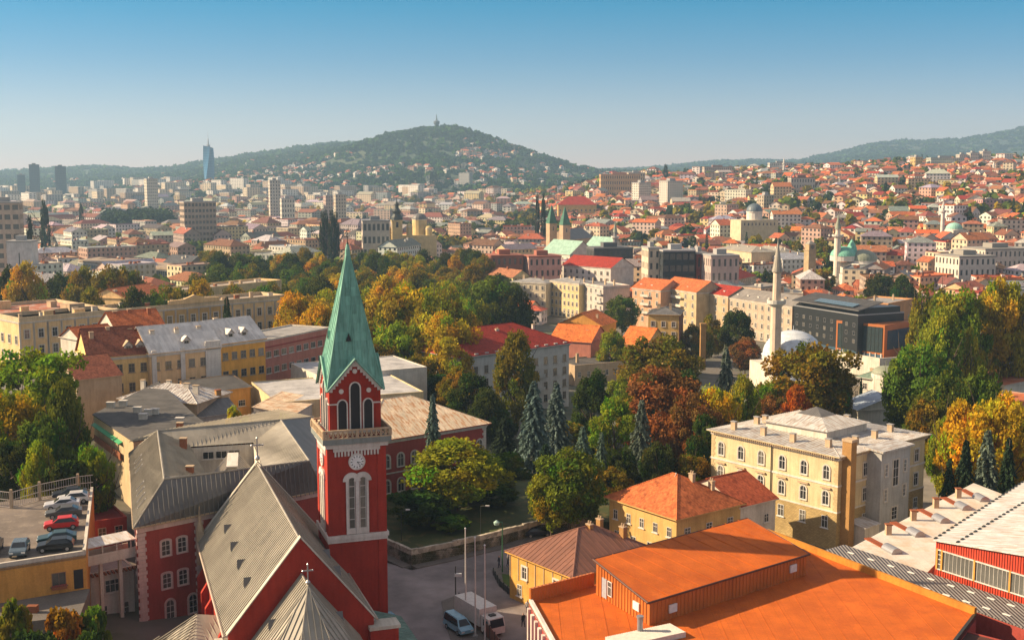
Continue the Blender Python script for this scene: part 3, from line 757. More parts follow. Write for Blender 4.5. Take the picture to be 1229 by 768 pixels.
            f.build('belfry_opening', [WHITE, DARK], tower, loc=(cx + bh * math.sin(a_) + x * math.cos(a_), cy_ - bh * math.cos(a_) + x * math.sin(a_), z0), rz=a_)
    # helm spire: ridges from gable tops and from corners to the tip
    mb = MB(); e = bh + .38; tip = (0, 0, 46.6)
    for k in range(4):
        a_ = k * math.pi / 2
        def rt(x, y, z): return (x * math.cos(a_) - y * math.sin(a_), x * math.sin(a_) + y * math.cos(a_), z)
        cl, cr, ga = rt(-e, -e, 30.75), rt(e, -e, 30.75), rt(0, -e, gz + .12)
        g2 = rt(0, -e + .75, gz + .5)
        ml, mr = rt(-e * .93, -e * .93, 31.1), rt(e * .93, -e * .93, 31.1)
        for q in ([cl, g2, tip][::-1], [g2, cr, tip][::-1]):
            q = [q[0], q[1], q[2]]
            if (Vector(q[1]) - Vector(q[0])).cross(Vector(q[2]) - Vector(q[0])).dot(Vector(rt(0, -1, .3))) < 0: q = q[::-1]
            mb.face(q); mb.ribs(q, .7, .07, .06)
        mb.face([cl, ga, g2]); mb.face([ga, cr, g2])
        for b_ in (cl, g2): mb.tube(b_, tip, .08, .05, n=5)
        for s_ in (cl, cr): mb.tube(s_, ga, .13, n=5)
    mb.lathe([(.32, 45.4), (.28, 46.2), (.12, 46.9)], n=8)
    mb.build('spire', COPPER, tower, loc=(cx, cy_, 0))
    for a_ in faces():
        f = MB(); f.add([(-.32, 0, 0), (.32, 0, 0), (0, 0, .85), (0, .6, .75)], [(0, 1, 2)], 1); f.add([(-.38, .02, -.03), (.38, .02, -.03), (0, .02, .95), (0, .8, .8)], [(0, 2, 3), (1, 3, 2)], 0)
        f.build('lucarne', [COPPER, DARK], tower, loc=(cx + 2.35 * math.sin(a_) - .5 * math.cos(a_), cy_ - 2.35 * math.cos(a_) - .5 * math.sin(a_), 36.2), rz=a_)
    cross(tower, cx, cy_, 47.0, .55, BLACKM, 'spire_cross')
church()
# ================= friary with its courtyard =================
def friary():
    O = [(160, 634), (155, 544), (376, 500), (388, 588)]; Rg = [(197, 575), (189, 517), (337, 504), (371, 553)]; In = [(247, 568), (226, 536), (304, 531), (315, 560)]
    o = [P(u, v, 13) for u, v in O]; r_ = [P(u, v, 17.6) for u, v in Rg]; i_ = [P(u, v, 15.6) for u, v in In]
    bx, by = o[0]; root = thing('friary', 'large dark red friary with grey sheet roofs round a courtyard behind the church', 'building', (bx, by, 0))
    USED.append((-62, 138, 1, 0, 42, 50, 0))
    lo = [(x - bx, y - by) for x, y in o]; lr = [(x - bx, y - by) for x, y in r_]; li = [(x - bx, y - by) for x, y in i_]
    # inner edge of the front range lies behind its ridge
    ang = math.atan2(lo[3][1] - lo[0][1], lo[3][0] - lo[0][0])
    W = math.hypot(lo[3][0], lo[3][1]); u_ = Vector((math.cos(ang), math.sin(ang))); n_ = Vector((math.sin(ang), -math.cos(ang)))
    ins = .45
    cxm = sum(p[0] for p in lo) / 4; cym = sum(p[1] for p in lo) / 4
    wl = [(x + (cxm - x) * .025, y + (cym - y) * .025) for x, y in lo]
    mb = MB()
    ci = li
    for a, b, c, d in [(wl[k], wl[(k + 1) % 4], ci[(k + 1) % 4], ci[k]) for k in range(4)]:
        pass
    ring_o = wl; ring_i = ci
    for k in range(4):
        a, b = ring_o[k], ring_o[(k + 1) % 4]; mb.add([(a[0], a[1], -6), (b[0], b[1], -6), (b[0], b[1], 12.9), (a[0], a[1], 12.9)], [(3, 2, 1, 0)])
    mb.build('wall', REDW, root)
    mb = MB()
    for k in range(4):
        a, b = ring_i[k], ring_i[(k + 1) % 4]; mb.add([(a[0], a[1], 9), (b[0], b[1], 9), (b[0], b[1], 15.4), (a[0], a[1], 15.4)], [(0, 1, 2, 3)])
    mb.face([(p[0], p[1], 11.5) for p in ring_i][::-1], 1)
    mb.build('courtyard_wall', [OFFW, FELTG], root)
    mb = MB(); mi = 0
    for k in range(4):
        a, b = lo[k], lo[(k + 1) % 4]; c, d = lr[(k + 1) % 4], lr[k]
        q = [(a[0], a[1], 13), (b[0], b[1], 13), (c[0], c[1], 17.6), (d[0], d[1], 17.6)][::-1]
        mm = 1 if k == 3 or k == 2 else 0  # front and right slopes get darker sheet: their shade put into the colour
        mb.face(q, mm); mb.ribs(q, .62, .07, .09, mm)
        e, f = li[(k + 1) % 4], li[k]
        q = [(d[0], d[1], 17.6), (c[0], c[1], 17.6), (e[0], e[1], 15.6), (f[0], f[1], 15.6)][::-1]
        mb.face(q, 0); mb.ribs(q, .62, .07, .09, 0)
        mb.tube((d[0], d[1], 17.62), (c[0], c[1], 17.62), .13, n=6); mb.tube((a[0], a[1], 13.05), (d[0], d[1], 17.62), .1, n=6)
    for k in range(4):
        a, b = lo[k], lo[(k + 1) % 4]; c, d = wl[(k + 1) % 4], wl[k]
        mb.face([(a[0], a[1], 12.98), (b[0], b[1], 12.98), (c[0], c[1], 12.9), (d[0], d[1], 12.9)], 0)
    mb.build('roof', [SEAMG, SEAMD], root)
    mb = MB()
    for k in range(4):
        a, b = lo[k], lo[(k + 1) % 4]; mb.tube((a[0], a[1], 12.95), (b[0], b[1], 12.95), .13, n=6)
    mb.build('gutter', TAN, root)
    a0 = Vector(wl[0])
    fr = mat('plaster', (.52, .40, .36), name='pale_window_frame')
    for z in (8.7, 4.6):
        for x in (3.6, 5.7, 9.9, 12.2):
            p = a0 + u_ * x; put('window', winmesh(1.15, 1.9, 'seg', WHITE, PINKTRIM, 2, 3), root, (p.x, p.y, z), ang)
    for x in (3.9, 6.9):
        p = a0 + u_ * x; put('window', winmesh(1.1, 2.4, 'arch', WHITE, PINKTRIM, 2, 3), root, (p.x, p.y, .7), ang)
    for x in (.55, 8.0):
        mb = MB(); z = -2; k = 0
        while z < 12.2:
            l = .62 if k % 2 else .45; mb.box(-l, l, -.08, .02, z, z + .44); z += .47; k += 1
        p = a0 + u_ * x; mb.build('quoin', PINKTRIM, root, loc=(p.x, p.y, 0), rz=ang)
    mb = MB(); mb.box(0, W, -.2, .05, 12.2, 12.8); mb.build('cornice', PINKTRIM, root, loc=(a0.x, a0.y, 0), rz=ang)
    # side wall windows, skylights, courtyard lantern, chimneys
    s0, s1 = Vector(wl[0]), Vector(wl[1]); ds = (s1 - s0).normalized(); an2 = math.atan2(-ds.y, -ds.x)
    for z in (8.6, 4.4):
        for x in (4, 9, 14, 20, 26, 32):
            p = s0 + ds * x; put('window', winmesh(1.1, 1.8, 'seg', WHITE, PINKTRIM, 2, 2), root, (p.x, p.y, z), an2)
    def onroof(u, v, z0=13.0, z1=17.6, k=0):
        pass
    def skyl(p, q, c, nm='skylight', w_=.8, l=1.1):
        """p,q eave points, c: (t along, s up) on outer slope k"""
    for k, lst in ((0, [(.12, .3), (.2, .3), (.28, .3), (.36, .3), (.62, .3), (.70, .3), (.78, .3)]), (3, [(.64, .3), (.51, .3), (.40, .3)])):
        a, b, c, d = [Vector((*t, z)) for t, z in ((lo[k], 13), (lo[(k + 1) % 4], 13), (lr[(k + 1) % 4], 17.6), (lr[k], 17.6))]
        nrm = (b - a).cross(d - a).normalized()
        if nrm.z < 0: nrm = -nrm
        ex = (b - a).normalized(); ey = nrm.cross(ex)
        if ey.z < 0: ey = -ey
        for t, s_ in lst:
            p = (a * (1 - t) + b * t) * (1 - s_) + (d * (1 - t) + c * t) * s_
            mb = MB(); L_, w2 = (1.6, .3) if k == 0 else (1.2, .42)
            for off, hgt, mm, sc in ((0, .10, 0, 1.0), (.1, .13, 1, .8)):
                pts = [p + ex * (sx * w2 * sc) + ey * (sy * L_ / 2 * sc) for sx, sy in ((-1, -1), (1, -1), (1, 1), (-1, 1))]
                if (pts[1] - pts[0]).cross(pts[2] - pts[1]).dot(nrm) < 0: pts = pts[::-1]
                lo_ = [q + nrm * (off - .02) for q in pts]; hi_ = [q + nrm * hgt for q in pts]
                mb.add(lo_ + hi_, [(4, 5, 6, 7), (0, 1, 5, 4), (1, 2, 6, 5), (2, 3, 7, 6), (3, 0, 4, 7)], mm)
            mb.build('skylight', [METALG, GLASSB if k == 3 else DARK], root)
    q0, q1 = P(262, 552, 15.0), P(290, 556, 15.0)
    cxx, cyy = (P(279, 556, 15)[0] - bx, P(279, 556, 15)[1] - by)
    mb = MB(); mb.wallprism([(-2.6, 11.5), (2.6, 11.5), (2.6, 13.2), (.6, 15.6), (-.6, 15.6), (-2.6, 13.2)], -3, 5)
    for i in range(9):
        y = -3 + i; mb.tube((-2.62, y, 13.2), (-.6, y, 15.65), .07, n=4, m=1); mb.tube((2.62, y, 13.2), (.6, y, 15.65), .07, n=4, m=1)
    mb.box(-.75, .75, -3.1, 5.1, 15.6, 15.75, 1)
    mb.build('courtyard_lantern', [flat((.30, .27, .22), .2, .1, 'wired_glass'), WHITE], root, loc=(cxx, cyy, -.4), rz=R(12))
    for (u, v, z) in ((220, 532, 17), (228, 566, 16.5), (216, 513, 17)):
        x, y = P(u, v, z); chimney(root, x - bx, y - by, z - .6, .9, .7, 1.3, BRICK, TAN)
    for t in (.3, .5, .7):
        p = Vector(li[1]) * (1 - t) + Vector(li[2]) * t; an3 = math.atan2(li[2][1] - li[1][1], li[2][0] - li[1][0])
        put('window', winmesh(1.6, 1.1, 'rect', WHITE, None, 2, 1), root, (p.x, p.y - .02, 13.6), an3)
friary()
# ================= parking deck and its surroundings =================
def deck():
    z = 12.0; a = P(10, 678, z); b = P(103, 665, z); c = P(112, 588, z); d = P(-30, 606, z)
    root = thing('garage_building', 'ochre garage building with cars parked on its flat roof deck', 'building', (a[0], a[1], 8))
    USED.append((-85, 125, 1, 0, 40, 40, 0))
    L_ = lambda p: (p[0] - a[0], p[1] - a[1])
    e = P(-60, 690, z); pts = [L_(p) for p in (e, b, c, d)]
    mb = MB(); mb.prism(pts, -6, 3.9, 0, 0); mb.build('wall', OCH, root)
    mb = MB(); mb.prism(pts, 3.92, 4.0); mb.build('deck_surface', mat('asphalt', (.15, .125, .105), (.24, .2, .16), name='deck_asphalt'), root)
    mb = MB()
    for p, q in ((pts[1], pts[2]), (pts[0], pts[1])):
        p, q = Vector(p), Vector(q); dd = (q - p).normalized(); n_ = Vector((-dd.y, dd.x)) * .35
        mb.prism([tuple(p), tuple(q), tuple(q + n_), tuple(p + n_)], 3.6, 4.45)
        p = p + dd * .4
    mb.build('parapet', OFFW, root)
    th = math.atan2(pts[1][1] - pts[0][1], pts[1][0] - pts[0][0]); dv = Vector((math.cos(th), math.sin(th))); p1 = Vector(pts[1])
    p = p1 - dv * 3.0; put('window', winmesh(1.5, 1.5, 'rect', flat((.2, .12, .08), .5, 0, 'brown_frame'), None, 2, 1), root, (p.x, p.y, .9), th)
    mb = MB(); mb.box(-.8, .8, -.4, 0, -.3, 0); r_ = random.Random(5)
    for i in range(26): x = r_.uniform(-.75, .75); mb.lathe([(.02, .0), (.1, .08), (.02, .2)], (x, -.2 + r_.uniform(-.15, .1)), 5, m=1)
    mb.build('flower_box', [BRICK, flat((.25, .05, .04), .8, 0, 'petals')], root, loc=(p.x, p.y, .85), rz=th)
    p = p1 - dv * .9; mb = MB(); mb.box(-.5, .5, -.05, 0, 0, 2.2); mb.build('door', DARK, root, loc=(p.x, p.y, .2), rz=th)
    # fence panels
    fl = [P(-20, 606, z), P(14, 610, z), P(48, 600, z), P(94, 590, z), P(112, 588, z)]
    fr = thing('deck_fence', 'tall pale lattice fence panels closing the far side of the parking deck', 'fence', (fl[0][0], fl[0][1], z))
    for i in range(4):
        p, q = Vector(fl[i]) - Vector(fl[0]), Vector(fl[i + 1]) - Vector(fl[0]); n = int((q - p).length / .35) + 1
        mb = MB()
        for k in range(n):
            t = p + (q - p) * k / n; mb.tube((t.x, t.y, .1), (t.x, t.y, 2.1), .03, n=4)
        for zz in (.15, 1.1, 2.1): mb.tube((p.x, p.y, zz), (q.x, q.y, zz), .05, n=4)
        mb.build('fence_panel', flat((.38, .33, .30), .6, 0, 'faded_fence_paint'), fr)
        mb = MB(); mb.box(-.15, .15, -.15, .15, 0, 2.5); mb.build('post', TAN, fr, loc=(p.x, p.y, 0))
deck()
# buildings between deck and friary
bldg('low_red_building', 'low building with plain dark red flat roof between parking deck and friary', 'building', (112, 628), (152, 622), 7, 14, 0, REDW, ('flat', .3, mat('felt', (.20, .035, .03), name='dark_red_felt'), None), [('F', 2, [4.5], {})])
ga, gb = P(104, 660, 11), P(162, 648, 11); gl = math.dist(ga, gb); gr_ = thing('white_gallery', 'narrow white covered gallery bridging from parking deck to friary', 'walkway', (ga[0], ga[1], 9), math.atan2(gb[1] - ga[1], gb[0] - ga[0]))
mb = MB(); mb.box(0, gl, 0, 2.2, 0, .3); mb.box(0, gl, 0, .12, .301, 1.2); mb.box(0, gl, 2.08, 2.2, .301, 1.2); mb.build('floor', OFFW, gr_)
mb = MB(); mb.slab([(-.2, -.3, 2.3), (gl, -.3, 2.3), (gl, 2.5, 2.6), (-.2, 2.5, 2.6)], .12); mb.build('roof', WHITER, gr_)
for i in range(4): mb = MB(); mb.box(gl * (i + .1) / 3.4 - .08, gl * (i + .1) / 3.4 + .08, .02, .14, .3, 2.3); mb.build('post', OFFW, gr_)
for i in range(2): mb = MB(); mb.box(gl * (.3 + .4 * i), gl * (.3 + .4 * i) + .4, .8, 1.2, -9, 0); mb.build('support', OFFW, gr_)
b_, W_, D_, h_ = bldg('workshop_house', 'small white house with beam-ended terrace below the gallery', 'building', (108, 690), (160, 680), 7.0, 5, 0, OFFW, ('flat', .15, FELTG, None), [('F', 1, [4.4], dict(w_=1.8, h=1.6, nx=3)), ('F', 2, [1.0], dict(w_=1.2, h=1.9))])
mb = MB()
for i in range(12): mb.box(i * .5, i * .5 + .22, -.9, 0, 6.9, 7.15)
mb.build('beam_ends', BRICK, b_)
sheet_y = thing('shed', 'small garden shed with pale blue sheet roof at lower left corner', 'shed', (*P(20, 742, 6), 5.2), R(15))
mb = MB(); mb.box(-3, 3, -2.4, 2.4, -2, 2.0); mb.build('wall', TAN, sheet_y)
mb = MB(); mb.slab([(-3.3, -2.7, 2.2), (3.3, -2.7, 2.2), (3.3, 2.7, 2.8), (-3.3, 2.7, 2.8)], .12); mb.build('roof', flat((.36, .46, .55), .4, .1, 'pale_blue_sheet'), sheet_y)
mb = MB(); mb.prism([P(u, v, 8.0) for u, v in [(-20, 716), (-20, 752), (96, 738), (108, 706)]][::1], 0, 8.0); mb.build('terrace', PAVE, None, kind='structure')
mb = MB()
for k_ in range(2): mb.prism([(-52 + k_ * 0 + x_, 124.5 + y_) for x_, y_ in ((0, 0), (1.1, 0), (1.1, .7), (0, .7))] if k_ == 0 else [(-54.5 + x_, 124.2 + y_) for x_, y_ in ((0, 0), (.6, 0), (.6, .6), (0, .6))], 8.0, 8.75)
o_ = mb.build('planter_box', BRICK, None, label='low brick planter boxes on the terrace below the garage wall', cat='planter')
# steps down beside the workshop
st = thing('outdoor_stairs', 'narrow concrete stairs with handrail beside the friary wall', 'stairs', (*P(140, 735, 2), 0), R(20))
mb = MB()
for i in range(12): mb.box(-1, 1, i * .32, i * .32 + .34, -2, i * .19)
mb.build('steps', FELTG, st)
mb = MB()
for i in range(7): mb.tube((1.05, i * .62, i * .36), (1.05, i * .62, i * .36 + 1), .03, n=4)
mb.tube((1.05, 0, 1), (1.05, 3.8, 3.2), .04, n=4); mb.build('handrail', METALG, st)
# ================= brewery with orange roofs =================
def brewery():
    px = [(635, 722), (711, 702), (921, 641), (1172, 737), (1115, 812), (705, 850)]
    o = [P(u, v, 10) for u, v in px]; bx, by = o[0]
    root = thing('brewery_hall', 'large brewery hall with bright orange coated roofs and raised ochre-walled upper storey', 'building', (bx, by, 0))
    USED.append((2, 85, 1, 0, 45, 45, 0))
    l = [(x - bx, y - by) for x, y in o]
    mb = MB(); mb.prism(l[::-1], -6, 9.9, 0, 0); mb.build('wall', flat((.34, .045, .035), .6, 0, 'brewery_red'), root)
    mb = MB(); mb.prism(l[::-1], 9.92, 10.0); mb.ribs([(p[0], p[1], 10.0) for p in l], 2.3, .09, .035); mb.build('lower_roof', ORFELT, root)
    # parapets
    def para(a, b, z0, z1, w_, m, nm='parapet'):
        a, b = Vector(a), Vector(b); d = (b - a).normalized(); n_ = Vector((-d.y, d.x)) * w_
        pts = [tuple(a), tuple(b), tuple(b + n_), tuple(a + n_)]
        if (b - a).cross(n_) < 0: pts = pts[::-1]
        mb = MB(); mb.prism(pts, z0, z1); return mb.build(nm, m, root)
    para(l[0], l[1], 9.5, 11.5, -.3, ORMET); para(l[2], l[3], 9.5, 10.75, -.35, mat('plaster', (.48, .20, .03), name='ochre_parapet_paint')); para(l[3], l[4], 9.5, 10.1, -.3, BLACKM)
    para(l[0], l[5], 9.6, 10.35, .35, WHITE, 'cornice')
    # street side: red bays between pale pilasters
    a, b = Vector(l[0]), Vector(l[5]); d = (b - a).normalized(); nrm = Vector((d.y, -d.x)); nrm = nrm if nrm.x < 0 else -nrm; L_ = (b - a).length; ang = math.atan2(d.y, d.x)
    k = 0; x = .8
    while x < L_ - 1:
        p = a + d * x + nrm * .0
        mb = MB(); mb.box(-.28, .28, -.32, .32, 0, 9.6); mb.build('pilaster', WHITE if k % 2 else PINKTRIM, root, loc=(p.x, p.y, 0), rz=ang)
        if k % 2 == 0:
            p = a + d * (x + .9) + nrm * .02; put('window', winmesh(1.0, 2.2, 'rect', DARK, None, 2, 3, False), root, (p.x, p.y, 5.6), ang if nrm.dot(Vector((math.sin(ang), -math.cos(ang)))) > 0 else ang + math.pi)
        x += 1.85; k += 1
    # upper storey: sloping roof
    q = [(9.0, 124.8, 13.8), (13.7, 115.8, 12.4), (33.0, 131.0, 12.3), (28.0, 140.4, 13.6)]
    q = [(x - bx, y - by, z) for x, y, z in q]
    mb = MB(); mb.add([(p[0], p[1], 9.9) for p in q] + [(p[0], p[1], p[2] - .05) for p in q], [(0, 1, 5, 4), (1, 2, 6, 5), (2, 3, 7, 6), (3, 0, 4, 7), (4, 5, 6, 7)])
    for i in range(4):     # standing ribs on the cladding
        a, b = Vector(q[i]), Vector(q[(i + 1) % 4]); n = int((b - a).length / .55); dd = (b - a).normalized(); nn = Vector((dd.y, -dd.x, 0)).normalized()
        for j in range(1, n):
            p = a + (b - a) * j / n; mb.tube((p.x + nn.x * .03, p.y + nn.y * .03, 9.95), (p.x + nn.x * .03, p.y + nn.y * .03, p.z - .1), .05, n=4)
    mb.build('upper_wall', ORMET, root)
    cx = sum(p[0] for p in q) / 4; cy_ = sum(p[1] for p in q) / 4
    qq = [(cx + (p[0] - cx) * 1.03, cy_ + (p[1] - cy_) * 1.03, p[2] + .12) for p in q]
    mb = MB(); mb.slab(qq, .14); mb.ribs(qq, 2.3, .09, .035); mb.build('upper_roof', ORFELT, root)
    mb = MB()
    for i in range(4): mb.tube((qq[i][0], qq[i][1], qq[i][2] - .06), (qq[(i + 1) % 4][0], qq[(i + 1) % 4][1], qq[(i + 1) % 4][2] - .06), .12, n=6)
    mb.build('roof_edge', flat((.09, .035, .02), .5, .2, 'dark_edge_trim'), root)
    def onwall(i, t, z, w_, h, m, nm, nx=1, ny=1):
        a, b = Vector(q[i]), Vector(q[(i + 1) % 4]); p = a + (b - a) * t; dd = b - a
        put(nm, winmesh(w_, h, 'rect', m, None, nx, ny, False), root, (p.x + .06 * dd.normalized().y, p.y - .06 * dd.normalized().x, z), math.atan2(dd.y, dd.x))
    wf = flat((.65, .64, .62), .5, 0, 'white_frame')
    onwall(0, .28, 10.7, .8, 1.6, wf, 'window', 1, 2)
    mb = MB(); mb.box(-.45, .45, -.08, 0, 0, 2.1); a, b = Vector(q[0]), Vector(q[1]); p = a + (b - a) * .17; mb.build('door', flat((.36, .38, .42), .5, .2, 'grey_door'), root, loc=(p.x, p.y, 10.2), rz=math.atan2(b.y - a.y, b.x - a.x))
    for i, t, z in ((0, .78, 10.9), (1, .13, 10.7), (1, .9, 10.9)):
        a, b = Vector(q[i]), Vector(q[(i + 1) % 4]); p = a + (b - a) * t; mb = MB(); mb.box(-.55, .55, -.14, 0, 0, .85)
        for zz in range(5): mb.box(-.5, .5, -.17, -.141, .1 + zz * .15, .17 + zz * .15)
        mb.build('vent_grille', wf, root, loc=(p.x + .05 * (b - a).normalized().y, p.y - .05 * (b - a).normalized().x, z), rz=math.atan2(b.y - a.y, b.x - a.x))
    # corrugated skylight and flue at lower edge
    sx, sy = P(775, 764, 10.3); mb = MB(); mb.box(-3.8, 3.8, -1.3, 1.3, -.28, .25); 
    for i in range(38): mb.tube((-3.75 + i * .2, -1.3, .25), (-3.75 + i * .2, 1.3, .25), .05, n=4)
    mb.build('roof_light', flat((.55, .52, .46), .5, 0, 'pale_corrugated_sheet'), root, loc=(sx - bx, sy - by, 10.3), rz=R(28))
    sx, sy = P(768, 757, 10.5); mb = MB(); mb.tube((0, 0, -.5), (0, 0, 1.5), .28, n=12); mb.tube((0, 0, 1.35), (0, 0, 1.55), .36, n=12); mb.build('flue', METALG, root, loc=(sx - bx, sy - by, 10.5))
    sx, sy = P(812, 650, 13.6); mb = MB(); mb.box(-1.3, 1.3, -.05, .05, 0, .06); mb.box(-.9, .9, .35, .45, 0, .06); mb.build('roof_patch', BLACKM, root, loc=(sx - bx, sy - by, 13.35), rz=R(40))
    # letters on the street wall lattice
brewery()
def polyroof(name, label, cat, px, z, m, wall, parts=None, z0=-3, rise=None, roofname='roof'):
    o = [P(u, v, z if rise is None else z + rise[i]) for i, (u, v) in enumerate(px)]; bx, by = o[0]
    root = thing(name, label, cat, (bx, by, 0)); l = [(x - bx, y - by) for x, y in o]; zs = [z + (rise[i] if rise else 0) for i in range(len(l))]
    n = len(l); ar = sum(l[i][0] * l[(i + 1) % n][1] - l[(i + 1) % n][0] * l[i][1] for i in range(n))
    if ar < 0: l = l[::-1]; zs = zs[::-1]
    mb = MB(); mb.add([(p[0], p[1], z0) for p in l] + [(p[0], p[1], zz - .15) for p, zz in zip(l, zs)], [(i, (i + 1) % n, n + (i + 1) % n, n + i) for i in range(n)]); mb.build('wall', wall, root)
    cx = sum(p[0] for p in l) / n; cy_ = sum(p[1] for p in l) / n
    mb = MB(); q = [(cx + (p[0] - cx) * 1.015, cy_ + (p[1] - cy_) * 1.015, zz) for p, zz in zip(l, zs)]; mb.slab(q, .14); mb.build(roofname, m, root)
    xs = [p[0] for p in o]; ys = [p[1] for p in o]; USED.append((min(xs), min(ys), 1, 0, max(xs) - min(xs), max(ys) - min(ys), 0))
    return root, (bx, by)
r1, b1 = polyroof('ribbed_passage_roof', 'long grey ribbed sheet roof with white dashes between brewery halls', 'passage', [(990, 661), (1015, 654), (1229, 725), (1300, 750), (1270, 768), (1207, 745), (1128, 717)], 9.2, mat('corr', (.17, .155, .145), rough=.6, bump=1.0, name='grey_ribbed_sheet'), REDW)
mb = MB()
for i in range(9):
    for row in (0, 1):
        t = (i + .35 * row) / 9
        u = 1018 + 215 * t - row * 14; v = 662 + 70 * t + row * 8.5; x, y = P(u, v, 9.24); x2, y2 = P(u + 12, v + 4.0, 9.24)
        d = Vector((x2 - x, y2 - y)).normalized() * .9; nn = Vector((-d.y, d.x)).normalized() * .13
        mb.prism([(x - b1[0] - nn.x, y - b1[1] - nn.y), (x - b1[0] + d.x - nn.x, y - b1[1] + d.y - nn.y), (x - b1[0] + d.x + nn.x, y - b1[1] + d.y + nn.y), (x - b1[0] + nn.x, y - b1[1] + nn.y)], 9.2, 9.27)
mb.build('light_strips', flat((.7, .68, .62), .5, 0, 'white_strip'), r1)
def whitehall():
    r2, b2 = polyroof('white_roofed_hall', 'long low hall with white roof, rusty skylight strips and round vents', 'building', [(1022, 657), (1168, 580), (1202, 593), (1109, 690)], 8.0, mat('felt', (.60, .56, .49), (.50, .38, .26), rough=.8, bump=.2, name='white_stained_roof'), STONE)
    for (u, v) in ((1062, 657), (1091, 637), (1122, 621), (1149, 606), (1171, 596)):
        x, y = P(u, v, 8); x2, y2 = P(u - 15, v - 8, 8); d = Vector((x2 - x, y2 - y)); an = math.atan2(d.y, d.x)
        mb = MB(); mb.box(0, 4.0, -.5, .5, -.03, .12); mb.build('rusty_skylight', mat('plaster', (.28, .075, .03), name='rust_sheet'), r2, loc=(x - b2[0], y - b2[1], 8), rz=an)
        mb = MB(); n = 10
        pts = [(.75 * math.cos(math.pi * i / n), .75 * math.sin(math.pi * i / n)) for i in range(n + 1)]
        mb.wallprism([(-.75, 0)] + [(p[0], p[1]) for p in pts[:-1]], -1.2, 1.2)
        mb.build('round_vent', METALG, r2, loc=(x - b2[0] - d.normalized().x * 1.5, y - b2[1] - d.normalized().y * 1.5, 8.0), rz=an + R(90))
    for (u, v) in ((1066, 641), (1096, 624), (1123, 609), (1150, 597)):
        x, y = P(u, v, 8); chimney(r2, x - b2[0], y - b2[1], 8, .7, .7, 1.3, TAN, BRICK)
whitehall()
def redhall():
    pts = [(48.5, 134, 13.1), (58.5, 119.0, 15.2), (86, 138, 16.5), (73, 163.5, 13.4)]
    root = thing('red_hall', 'brewery hall with red ribbed cladding, wide glazed band and white roof', 'building', (48.5, 134, 0)); USED.append((46, 115, 1, 0, 60, 50, 0))
    l = [(p[0] - 48.5, p[1] - 134, p[2]) for p in pts]
    mb = MB(); mb.add([(p[0], p[1], -3) for p in l] + [(p[0], p[1], p[2] - .1) for p in l], [(i, (i + 1) % 4, 4 + (i + 1) % 4, 4 + i) for i in range(4)]); mb.build('wall', mat('corr', (.50, .055, .025), rough=.45, sc=.8, bump=1.0, name='red_ribbed_cladding'), root)
    cx = sum(p[0] for p in l) / 4; cy_ = sum(p[1] for p in l) / 4
    q = [(cx + (p[0] - cx) * 1.02, cy_ + (p[1] - cy_) * 1.02, p[2] + .05) for p in l]; mb = MB(); mb.slab(q, .12)
    mb.build('roof', WHITER, root)
    a, b = Vector(q[0]), Vector(q[3]); c, d = Vector(q[1]), Vector(q[2]); mb = MB()
    for off in (.0, .16):
        s, e = a + (c - a) * off, b + (d - b) * off
        for i in range(30):
            p = s + (e - s) * (i + .3) / 30; r_ = s + (e - s) * (i + .75) / 30
            nn = (e - s).normalized().cross(Vector((0, 0, 1))) * .12
            mb.slab([p - nn + Vector((0, 0, .12)), p + nn + Vector((0, 0, .12)), r_ + nn + Vector((0, 0, .12)), r_ - nn + Vector((0, 0, .12))][::-1], .13)
    mb.build('ridge_vents', BLACKM, root)
    dd = Vector((l[1][0], l[1][1])); L_ = dd.length; an = math.atan2(dd.y, dd.x)
    mb = MB(); mb.box(.3, L_ - .1, -.06, 0, 9.9, 12.1); band = mb.build('window_band', [glassmat('milky_glass', (.10, .10, .09), (.30, .29, .25), .2)], root, rz=an)
    mb = MB()
    for x in (.3, .95, 5.2, 9.6, 14.2): mb.box(x - .1, x + .1, -.2, 0, 9.8, 12.2, 1)
    for i in range(34): mb.box(.3 + i * .52, .34 + i * .52, -.1, 0, 9.9, 12.1, 0)
    for zz in (9.85, 12.1): mb.box(.2, L_ - .1, -.18, 0, zz - .06, zz + .06, 0)
    for zz in (10.45, 11.0, 11.55): mb.box(.3, 1.0, -.12, 0, zz - .04, zz + .04, 0)
    mb.build('mullions', [WHITE, OCH], band)
redhall()
bldg('dark_annexe', 'plain building with dark brown felt roof at the lower right corner', 'building', None, None, 9.3, 12, 0, REDW, ('flat', .1, mat('felt', (.09, .04, .03), name='dark_brown_felt'), None), [], dims=((36.0, 108.3), R(-42), 24))
